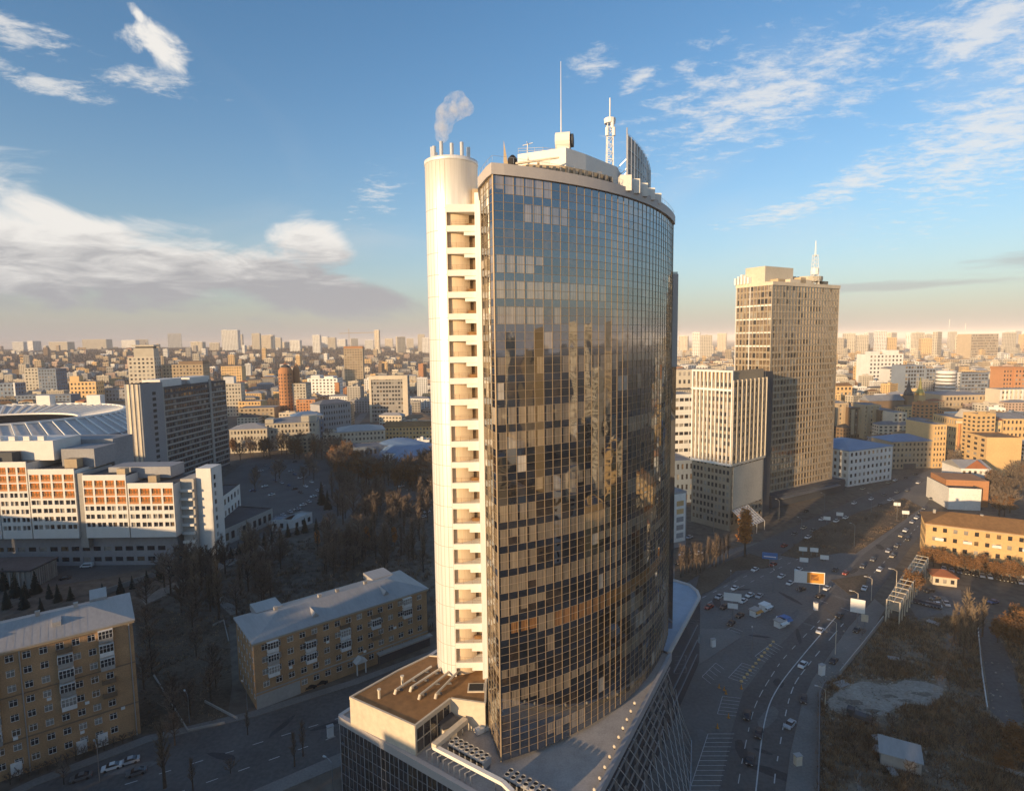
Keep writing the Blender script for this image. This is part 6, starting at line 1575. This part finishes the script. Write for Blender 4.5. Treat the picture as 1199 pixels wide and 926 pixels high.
brush('dry_brush',[(961,830),(966,800),(985,792),(1010,762),(1036,728),(1060,720),(1125,715),(1145,730),(1215,760),(1215,960),(960,960)],8200,1.5,[M['brush'],M['brush2'],M['rust2']],[SANDH,ROADH,LOTH,SHEDH])
brush('island_grass',[(916,650),(940,654),(985,646),(1002,647),(1079,594),(1058,584),(1010,599),(960,618)],1500,.6,[M['brush'],M['brush2'],M['rust2']])
brush('lawn_grass',[(168,856),(215,852),(262,844),(270,802),(266,737),(152,702),(160,725)],1200,.5,[M['brush2'],M['brush'],M['brush']])
brush('undergrowth',[(165,712),(270,660),(400,618),(505,650),(508,745),(300,715),(268,735)],3000,1.6,[M['brush2'],M['brush2'],M['brush']])
for i in range(46):
    while True:
        x,y=tr_.uniform(962,1195),tr_.uniform(735,922)
        if not any(inpoly(x,y,q) for q in (SANDH,ROADH,LOTH,SHEDH)) and (x>1005 or y>840): break
    g=gp(x,y); plant('shrub',g[0],g[1],'low bare shrub in the brush of the waste ground at the lower right','shrubs on the waste ground',tr_.uniform(.6,1.1))
# far woods on the hills and between the houses: masses
mb=MB(); k=0
while k<15000:
    x=tr_.uniform(-4800,1200); y=tr_.uniform(1150,5200); px,py=pix(x,y,max(0,hill_h(x,y)))
    if not(-10<px<520 or 795<px<1210): k+=0; continue
    if px>790 and tr_.random()<.75: k+=1; continue
    z=max(0,hill_h(x,y)); s=tr_.uniform(4,9)*(1 if y<2500 else 1.5); k+=1
    for _ in range(7):
        twig(mb,(x+tr_.gauss(0,s),y+tr_.gauss(0,s),z-.5),(tr_.gauss(0,.35),tr_.gauss(0,.35),1),tr_.uniform(6,13),tr_.uniform(1.2,2.6))
M['farwood']=mat('far_woods',(.105,.085,.075),.95,var=.35,scale=.01,fine=.1)
struct(mb.build('far_woods',M['farwood']),'stuff')
def clump(name,x0,x1,y0,y1,n,label=None):
    mb=MB()
    for _ in range(n):
        g=gp(tr_.uniform(x0,x1),tr_.uniform(y0,y1)); s=3
        for _ in range(14): twig(mb,(g[0]+tr_.gauss(0,s),g[1]+tr_.gauss(0,s),0),(tr_.gauss(0,.4),tr_.gauss(0,.4),1),tr_.uniform(7,13),.5)
    struct(mb.build(name,M['rust2']),'stuff')
clump('woodland',980,1014,436,452,160); clump('woodland',975,1030,455,476,150)
# ------------------------------------------------------------------ vehicles
vr=random.Random(3)
def car_body(L_,W_,van=False):
    mb=MB(); prof=[(0,.35),(0,.75),(.12,.86),(1.15,.98),(L_-.75,1.0),(L_-.05,.92),(L_,.7),(L_,.35)] if not van else [(0,.4),(0,1.0),(.5,1.25),(1.1,2.0),(L_-.1,2.1),(L_,1.9),(L_,.4)]
    n=len(prof)
    for s in (0,1): mb.v+=[(x-L_/2,(-W_/2 if s==0 else W_/2),z) for x,z in prof]
    for i in range(n):
        j=(i+1)%n; mb.f.append((i,j,n+j,n+i)); mb.m.append(0)
    mb.f.append(tuple(reversed(range(n)))); mb.m.append(0); mb.f.append(tuple(range(n,2*n))); mb.m.append(0)
    return mb
def car_cabin(L_,W_,roofonly=False):
    mb=MB(); a,b,c,d=(1.0,1.75,L_-1.5,L_-.55); w0,w1=W_/2-.08,W_/2-.22; z0,z1=.97,1.46
    lo_=[(a-L_/2,-w0,z0),(d-L_/2,-w0,z0),(d-L_/2,w0,z0),(a-L_/2,w0,z0)]; hi=[(b-L_/2,-w1,z1),(c-L_/2,-w1,z1),(c-L_/2,w1,z1),(b-L_/2,w1,z1)]
    if roofonly: mb.face([(x,y,z+.015) for x,y,z in hi]); return mb
    for i in range(4): mb.face([lo_[i],lo_[(i+1)%4],hi[(i+1)%4],hi[i]])
    mb.face(hi); return mb
CP={k:mat(k+'_paint',c,.35,.0,var=.03,spec=.6) for k,c in (('black',(.012,.012,.014)),('silver',(.42,.43,.45)),('white',(.72,.72,.71)),('blue',(.04,.08,.2)),('red',(.28,.03,.02)),('grey',(.12,.125,.13)),('beige',(.42,.36,.26)))}
M['lampred']=mat('tail_lamp',(.3,.01,.01),.4,var=0); M['lampwhite']=mat('head_lamp',(.8,.8,.75),.2,var=0)
def make_car(van=False):
    L_,W_=(4.4,1.8) if not van else (5.4,2.0); t=empty('parked_car' if not van else 'van','x','car' if not van else 'van',(0,0,0))
    car_body(L_,W_,van).build('body',CP['grey'],t)
    if not van:
        car_cabin(L_,W_).build('cabin_glass',M['pane'],t); car_cabin(L_,W_,True).build('roof',CP['grey'],t)
    else:
        mb=MB(); 
        for s in (-1,1): mb.face([(-L_/2+1.2,s*(W_/2+.01),1.2),(L_/2-.4,s*(W_/2+.01),1.2),(L_/2-.5,s*(W_/2+.01),1.8),(-L_/2+1.4,s*(W_/2+.01),1.8)])
        mb.face([(-L_/2+.55,-.85,1.3),(-L_/2+.55,.85,1.3),(-L_/2+1.08,.8,1.99),(-L_/2+1.08,-.8,1.99)]); mb.build('cabin_glass',M['pane'],t)
    for x in (-L_/2+.85,L_/2-.85):
        for s in (-1,1):
            mb=MB(); mb.tube((x,s*(W_/2-.2),.33),(x,s*(W_/2+.02),.33),.33,10); mb.build('wheel',M['black'],t)
    for s in (-1,1):
        mb=MB(); mb.box(-L_/2-.02,-L_/2+.05,s*.6-.2,s*.6+.2,.6,.74); mb.build('headlight',M['lampwhite'],t)
        mb=MB(); mb.box(L_/2-.05,L_/2+.02,s*.65-.17,s*.65+.17,.62,.82); mb.build('tail_light',M['lampred'],t)
    return t
PC,PV=make_car(),make_car(True)
used_p=[False,False]
_paint={}
def car(px,py,hd,col,label,group=None,van=False,z=.05):
    g=gp(px,py); src=PV if van else PC; i=1 if van else 0
    if not used_p[i]:
        used_p[i]=True; t=src; t.location=(*g,z); t.rotation_euler=(0,0,hd); t['label']=label
    else: t=dup(src,(*g,z),hd,label)
    if 'group' in t: del t['group']
    if group: t['group']=group
    for c in t.children:
        if c.name.split('.')[0] in('body','roof'):
            key=(c.data.name.split('@')[0],col)
            if key not in _paint:
                m2=c.data.copy(); m2.materials[0]=CP[col]; m2.name=key[0]+'@'+col; _paint[key]=m2
            c.data=_paint[key]
    return t
def hd(p,q):
    a,b=gp(*p),gp(*q); return math.atan2(b[1]-a[1],b[0]-a[0])
h1=hd((884,900),(895,846)); h2=hd((941,766),(979,722))
car(875,839,h1,'black','black car on the main road highest of the three close together','cars on the main road')
car(888.5,860,h1,'black','black car beside the solid white line, middle of the three on the main road','cars on the main road')
car(878.5,891,h1,'black','black car nearest the bottom edge of the photo on the main road','cars on the main road')
car(982.5,722,h2,'black','dark car with lit roof at the top of the solid white line','cars on the main road')
car(1003,739,h2,'black','dark car by the pavement under the white board on the lamp post','cars on the main road')
car(976,775,h2,'black','dark car on the pavement below the small golden post','cars on the pavement')
car(941,820,h1,'black','dark car parked on the pavement bend right of the dashed lane','cars on the pavement')
for x,y,c,l in ((878,698,'white','white car leading two on the avenue left of the kiosks'),(889,699,'silver','silver car beside the white car on the avenue left of the kiosks'),(866,722,'black','black car parked left of the orange kiosk'),(856,731,'black','second black car parked left of the orange kiosk'),(901,713,'silver','silver car parked right of the orange kiosk'),(938,691,'black','black car under the orange billboard'),(960,699,'black','black pickup dark car under the right post of the orange billboard'),(911,727,'white','white car beside the blue kiosk'),
  (818,649,'white','white car in the yard below the finned office block'),(807,630,'silver','silver car in the yard by the white sign board'),(809,650,'black','black car in the yard below the white sign board'),(795,660,'black','dark car at the tower edge beside the bare trees'),(798,650,'white','white car half hidden at the tower edge')):
    car(x,y,h2+vr.uniform(-.3,.3),c,l,'cars by the crossing')
h3=hd((900,650),(1000,598))
for i,(x,y) in enumerate(((830,712),(842,700),(860,690),(915,676),(925,684),(935,668),(968,690),(978,668),(990,672),(1010,664),(1022,656),(1030,668),(1040,646),(1012,690),(965,655),(905,662),(918,640),(930,626),(952,622),(884,668),(870,705),(848,712),(960,740),(940,780),(925,850))):
    car(x,y,(h3 if x<960 else h2)+vr.uniform(-.1,.1),vr.choice(['white','silver','black','grey','white','red']),'car driving over the wide crossing right of the tower','cars driving over the crossing')
k=0
for (x,y) in ((941,619),(944,599),(962,609),(979,611),(990,607),(946,630),(1010,573),(1018,565),(1030,562),(1040,566),(1048,563),(1060,560),(1072,556),(1000,590),(1020,585),(1035,580),(1050,577),(1062,575),(1042,586),(1030,592),(1075,566),(1088,560)):
    car(x,y,h3,vr.choice(['white','silver','black','grey','white','beige']),'small car on the far avenue in front of the blue roofed house','cars on the far avenue')
for (x,y) in ((1068,612),(1073,607),(1078,601),(1082,596),(1090,585),(1094,580),(1060,622),(1055,628),(1099,572),(1104,566),(1050,640),(1045,652),(1063,632)):
    car(x,y,hd((1000,690),(1085,605)),vr.choice(['white','silver','black','grey','beige']),'car in the line along the right kerb of the avenue','cars along the right kerb')
car(1098,709,1.2,'white','white car parked left of its silver neighbour on the waste ground lot','cars on the small lot'); car(1108,708,1.2,'silver','silver car parked beside the white one on the waste ground lot','cars on the small lot')
car(1088,693,.3,'black','black car at the back of the small lot','cars on the small lot'); car(1095,702,.3,'grey','grey car at the back of the small lot','cars on the small lot')
for i in range(9): car(1065+i*4.2,703+i*1.0,1.0,vr.choice(['black','grey','black']),'dark car in the row behind the scaffold frame','dark cars behind the scaffold frame')
for i in range(11): car(1105+i*9,667+i*1.6,-.5+1.5,vr.choice(['white','silver','black','grey']),'car parked in the row in front of the golden apartment house','cars before the golden house')
car(1163,706,.3,'blue','blue car by the rust trees near the top of the access road')
for i,(x,y) in enumerate(((310,545),(317,549),(325,553),(333,547),(341,552),(322,563),(330,566),(338,569),(345,573),(352,577),(358,570),(365,565),(352,560),(345,556),(372,575),(378,569),(362,588),(355,592),(348,597),(340,600),(332,604),(367,582),(330,540),(345,541),(360,545),(370,550),(305,552),(300,560),(310,570),(318,580),(296,575))):
    car(x,y,.75+vr.choice([0,1.57])+vr.uniform(-.1,.1),vr.choice(['white','silver','white','silver','blue','black','grey']),'small car in the car park right of the dark slab hotel','cars in the car park by the slab hotel')
car(102,664,.12,'white','white van in the yard in front of the white stepped hotel',None,True)
car(40,672,.2,'black','black car in the yard left of the white van','cars in the hotel yard'); car(76,678,.5,'black','black car in the yard below the white van','cars in the hotel yard'); car(28,674,.3,'grey','grey car at the left end of the hotel yard','cars in the hotel yard')
hs_=hd((60,945),(430,830))
for x,y,c,l in ((95,912,'grey','grey car parked along the street in front of the ochre brick block'),(131,900,'white','white car parked on the street below the ochre brick block'),(152,893,'silver','silver car parked just ahead of the white one on the street'),(362,806,'black','first black car parked under the porch of the five storey house'),(375,801,'black','second black car parked by the porch of the five storey house'),(160,906,'grey','dark grey car on the near side of the street')):
    car(x,y,hs_,c,l,'cars on the street below the brick houses')
for x,y in ((438,553),(445,557),(470,570),(480,574),(428,545),(500,600),(495,606)): car(x,y,.6,vr.choice(['white','silver','grey']),'car on the road through the dark park','cars on the park road')

# ------------------------------------------------------------------ street furniture
def lamp(px,py,hd_,label,h=9.5,m='steel',arm=2.4,two=False,group='street lamps'):
    g=gp(px,py); t=empty('street_lamp',label,'street lamp',(*g,0),hd_,group)
    mb=MB(); mb.tube((0,0,0),(0,0,h),.13,6,0,.08); mb.build('pole',M[m],t)
    for s in ((1,-1) if two else (1,)):
        mb=MB(); mb.tube((0,0,h),(s*arm*.5,0,h+.6),.07,5); mb.tube((s*arm*.5,0,h+.6),(s*arm,0,h+.65),.07,5); mb.build('arm',M[m],t)
        mb=MB(); mb.box(s*arm-.45,s*arm+.45,-.2,.2,h+.5,h+.72); mb.build('lamp_head',M['metal'],t)
lamp(391,948,2.6,'grey street lamp with a curved arm standing alone at the bottom left of the podium',11.5)
lamp(117,915,2.4,'street lamp in front of the ochre brick block',9)
lamp(290,838,2.4,'street lamp at the corner of the five storey brick house',9)
lamp(222,846,2.4,'street lamp at the corner of the lawn wall',8)
lamp(855,700,1.2,'dark street lamp between the avenue and the white signs',10); lamp(905,693,1.2,'street lamp behind the orange kiosk',10,two=True); lamp(880,770,1.2,'thin street lamp in the middle of the parking bays',9)
for i,(x,y) in enumerate(((912,608),(938,632),(965,600),(1000,640),(985,560),(1020,600),(835,625),(1050,610))):
    lamp(x,y,2.0,['street lamp at the foot of the bronze skyscraper','street lamp at the near tip of the grass island','street lamp on the kerb under the bronze skyscraper corner','street lamp on the lower edge of the grass island','street lamp in front of the blue roofed house','street lamp in the middle of the grass island','street lamp in front of the gridded office base','street lamp at the right end of the grass island'][i],11)
for i,(x,y,h) in enumerate(((1048,712,15),(1020,703,9),(1003,735,13),(978,766,11),(966,827,5))):
    lamp(x,y,2.6,['tall sunlit street lamp with a curved arm beside the scaffold frame','short sunlit street lamp at the small grass triangle','sunlit street lamp carrying a white board by the main road','small golden street lamp on the wide pavement','low post at the bend of the pavement hoarding'][i],h,'sandwall')
def board(px,py,w_,h_,z0,yaw,label,cols,posts=1):
    g=gp(px,py); t=empty('billboard',label,'billboard',(*g,0),yaw)
    for x in ([0] if posts==1 else [-w_*.35,w_*.35]):
        mb=MB(); mb.tube((x,0,0),(x,0,z0+h_*.5),.18,6); mb.build('post',M['steel'],t)
    mb=MB(); mb.box(-w_/2,w_/2,-.25,-.05,z0,z0+h_); mb.build('panel',M[cols[0]],t)
    for (a,b,c,d,m) in cols[1:]:
        mb=MB(); mb.box(-w_/2+w_*a,-w_/2+w_*b,-.32,-.251,z0+h_*c,z0+h_*d); mb.build('poster_patch',M[m],t)
M['sgblue']=mat('blue_panel',(.06,.18,.42),.6,var=.05); M['sgorange']=mat('orange_panel',(.62,.27,.05),.6,var=.1)
board(947,694,11.5,5.0,4.2,-.25,'large billboard with a white half and an orange half at the crossing',['white_paint',(.42,.97,.06,.94,'sgorange'),(.55,.8,.3,.8,'orange')],2)
board(857,726,6.2,3.0,7.6,-.3,'white sign board high on a post left of the orange kiosk',['white_paint'])
board(857.5,727,3.6,1.9,5.0,-.3,'smaller white sign board under the higher one on the same post',['white_paint'])
board(901,664,6.5,3.0,4,-.3,'blue sign board beyond the orange autumn poplar',['sgblue',(.1,.9,.3,.45,'white_paint')])
board(1003,737,4.6,5.0,6.5,-.5,'square white board fixed to the sunlit lamp post',['white_paint'])
board(1012,735,2.2,2.6,2.5,-.5,'small beige board beside the square white board',['sandwall'])
for i,(x,y) in enumerate(((940,650),(953,651),(965,660),(941,663),(968,613),(983,608),(1050,596),(1060,606))):
    board(x,y,3.6,2.0,2.2,-.3,['white board at the near tip of the grass island','white board second along the grass island edge','small white board on the crossing below the grass island','low white board at the kerb left of the grass island','white board on the avenue median under the skyscraper','white board further along the avenue median','white board at the far end of the grass island','lit board on the right edge of the grass island'][i],['white_paint'],2 if i%2 else 1)
def kiosk(px,py,yaw,label,m,aw):
    g=gp(px,py); t=empty('kiosk',label,'kiosk',(*g,.02),yaw); t.scale=(.68,.68,.8)
    boxpart(t,'wall','white',-2.6,2.6,-1.8,1.8,0,2.9); boxpart(t,'roof',m,-3.0,3.0,-2.2,2.2,2.9,3.3); boxpart(t,'counter_window','pane',-1.8,1.8,-1.86,-1.81,1.1,2.4)
    mb=MB(); mb.face([(-2.8,-1.85,2.85),(2.8,-1.85,2.85),(2.9,-3.6,2.3),(-2.9,-3.6,2.3)]); mb.face([(-2.8,-1.85,2.78),(-2.9,-3.6,2.23),(2.9,-3.6,2.23),(2.8,-1.85,2.78)]); mb.build('awning',M[aw],t)
kiosk(884,720,.6,'white kiosk with an orange awning in the middle of the plaza','roof_tin','sgorange'); kiosk(895,714,.6,'white kiosk with a pale awning behind the orange one','white_paint','white_paint'); kiosk(918,730,.5,'kiosk with a bright blue roof on the plaza','sgblue','sgblue'); kiosk(913,733,.5,'small pale kiosk touching the blue roofed one','roof_tin','white_paint')
def cabin(px,py,w_,d_,h_,yaw,label,m,cat='cabinet',name='utility_box'):
    g=gp(px,py); t=empty(name,label,cat,(*g,0),yaw); boxpart(t,'casing',m,-w_/2,w_/2,-d_/2,d_/2,.15,h_); boxpart(t,'lid','roof_tin',-w_/2-.12,w_/2+.12,-d_/2-.12,d_/2+.12,h_,h_+.14); boxpart(t,'base','concrete',-w_/2-.1,w_/2+.1,-d_/2-.1,d_/2+.1,0,.149)
cabin(962,790,1.6,1.2,3.4,.4,'white cabinet standing on the wide pavement','white_paint'); cabin(934,895,1.6,1.2,2.6,.2,'small beige cabinet on the dirt verge left of the hoarding','sandwall'); cabin(955,714,1.2,1.2,3.0,.1,'white pillar box at the plaza tip under the billboard','white_paint'); cabin(835,757,1.4,1.0,2.8,.3,'white ticket box at the corner of the parking bays','white_paint'); cabin(387,862,1.6,1.1,3.0,.5,'white notice box on the verge left of the podium','white_paint')
# shed on the waste ground
g=gp(1053,893); t=empty('tin_shed','small shed with a pale sloping tin roof in the brush at the lower right','shed',(*g,0),-.5)
boxpart(t,'wall','concrete',-4.2,4.2,-2.6,2.6,0,3.2); mb=MB(); mb.face([(-4.6,-3.0,3.25),(4.6,-3.0,3.25),(4.6,3.0,4.4),(-4.6,3.0,4.4)]); mb.face([(-4.6,-3.0,3.1),(-4.6,3,4.25),(4.6,3,4.25),(4.6,-3,3.1)]); mb.face([(-4.6,-3.0,3.1),(4.6,-3.0,3.1),(4.6,-3,3.25),(-4.6,-3,3.25)]); mb.build('roof',M['roof_tin'],t)
for i,(x,y,w_) in enumerate(((1030,865,3.2),(1027,878,2.6),(1045,905,2.4),(1093,730,4),(1046,772,3.0),(985,802,4))):
    cabin(x,y,w_,w_*.6,.5,i*.7,['pale slab lying in the brush above the tin shed','smaller pale slab left of the tin shed','pale slab below the tin shed','pale slab by the tree row on the waste ground','pale boulder block in the dark brush above the sand','pale stack at the left tip of the sand patch'][i],'concrete','slab','concrete_slab')
mb=MB(); P=G((1125,882),(1150,893),(1200,908))
for a,b in zip(P,P[1:]): edge_box(mb,a,b,-.6,.6,0,.5)
tag(mb.build('pipe_run',M['concrete']),'pale broken concrete run lying across the brush at the lower right','kerb')
def excav():
    g=gp(1006,842); t=empty('skip_truck','small dark truck at the foot of the sand patch','truck',(*g,0),-.7); boxpart(t,'cab','dark',-3,-1.2,-1.1,1.1,.6,2.6); boxpart(t,'bed','dark',-1.1,3,-1.15,1.15,.8,1.8)
    for x in (-2.2,1.9):
        for s in (-1,1):
            mb=MB(); mb.tube((x,s*.8,.5),(x,s*1.15,.5),.5,10); mb.build('wheel',M['black'],t)
excav()
# traffic cones and posts on the plaza edge
for i,(x,y) in enumerate(((842,805),(848,808),(850,812),(853,840),(840,852),(868,806))):
    g=gp(x,y); mb=MB(); mb.tube((0,0,0),(0,0,1.3),.25,7,0,.08); mb.box(-.35,.35,-.35,.35,0,.1)
    tag(mb.build('bollard',M['sgorange'],None,loc=(*g,.03)),'orange bollard between the parking bays beside the main road','bollard','orange bollards on the plaza')
# ------------------------------------------------------------------ behind the camera: unseen row added to shade the street, town reflected in glass
br=random.Random(8)
def behind(x,y,L_,D,Hh,ang,wall,label,fl=None):
    mb=MB(); simple(mb,L_,D,Hh,fl or round(Hh/4),max(3,round(L_/5)),'flat')
    o=mb.build('tower_block' if Hh>40 else 'town_building',[M[wall],M['pane_far'],M['roof_grey']],None,loc=(x,y,0),rz=ang); tag(o,label,'town building','blocks behind the viewpoint'); return o
ang=-SUN_AZ
def bsa(s0,s1,a,Hh,wall):
    p=la(s0,a); behind(p[0],p[1],s1-s0,16,Hh,ang,wall,'apartment block behind the viewpoint that shades the street')
for q in SHADERS: bsa(*q)
for i in range(44):
    x=br.uniform(90,520); y=br.uniform(-420,240)
    if x<.9*max(0,y)+60+.25*abs(y): continue
    behind(x,y,br.uniform(22,46),br.uniform(13,18),br.choice([14,18,22,26,34,44]),rad(br.choice([20,-25,65,5])),br.choice(['cream','yellow','tan','white','sandwall']),'apartment block behind the viewpoint on the right')

for i,(x,y,h) in enumerate(((260,-60,112),(330,-150,96),(430,40,118),(300,90,84),(200,-170,104),(520,-40,122),(380,-260,110),(160,-260,98),(470,150,92),(620,120,126))):
    if x<.9*max(0,y)+60: continue
    behind(x,y,br.uniform(20,34),18,h,rad(br.choice([20,-25,65])),br.choice(['cream','yellow','tan','sandwall']),'tall block behind the viewpoint on the right')
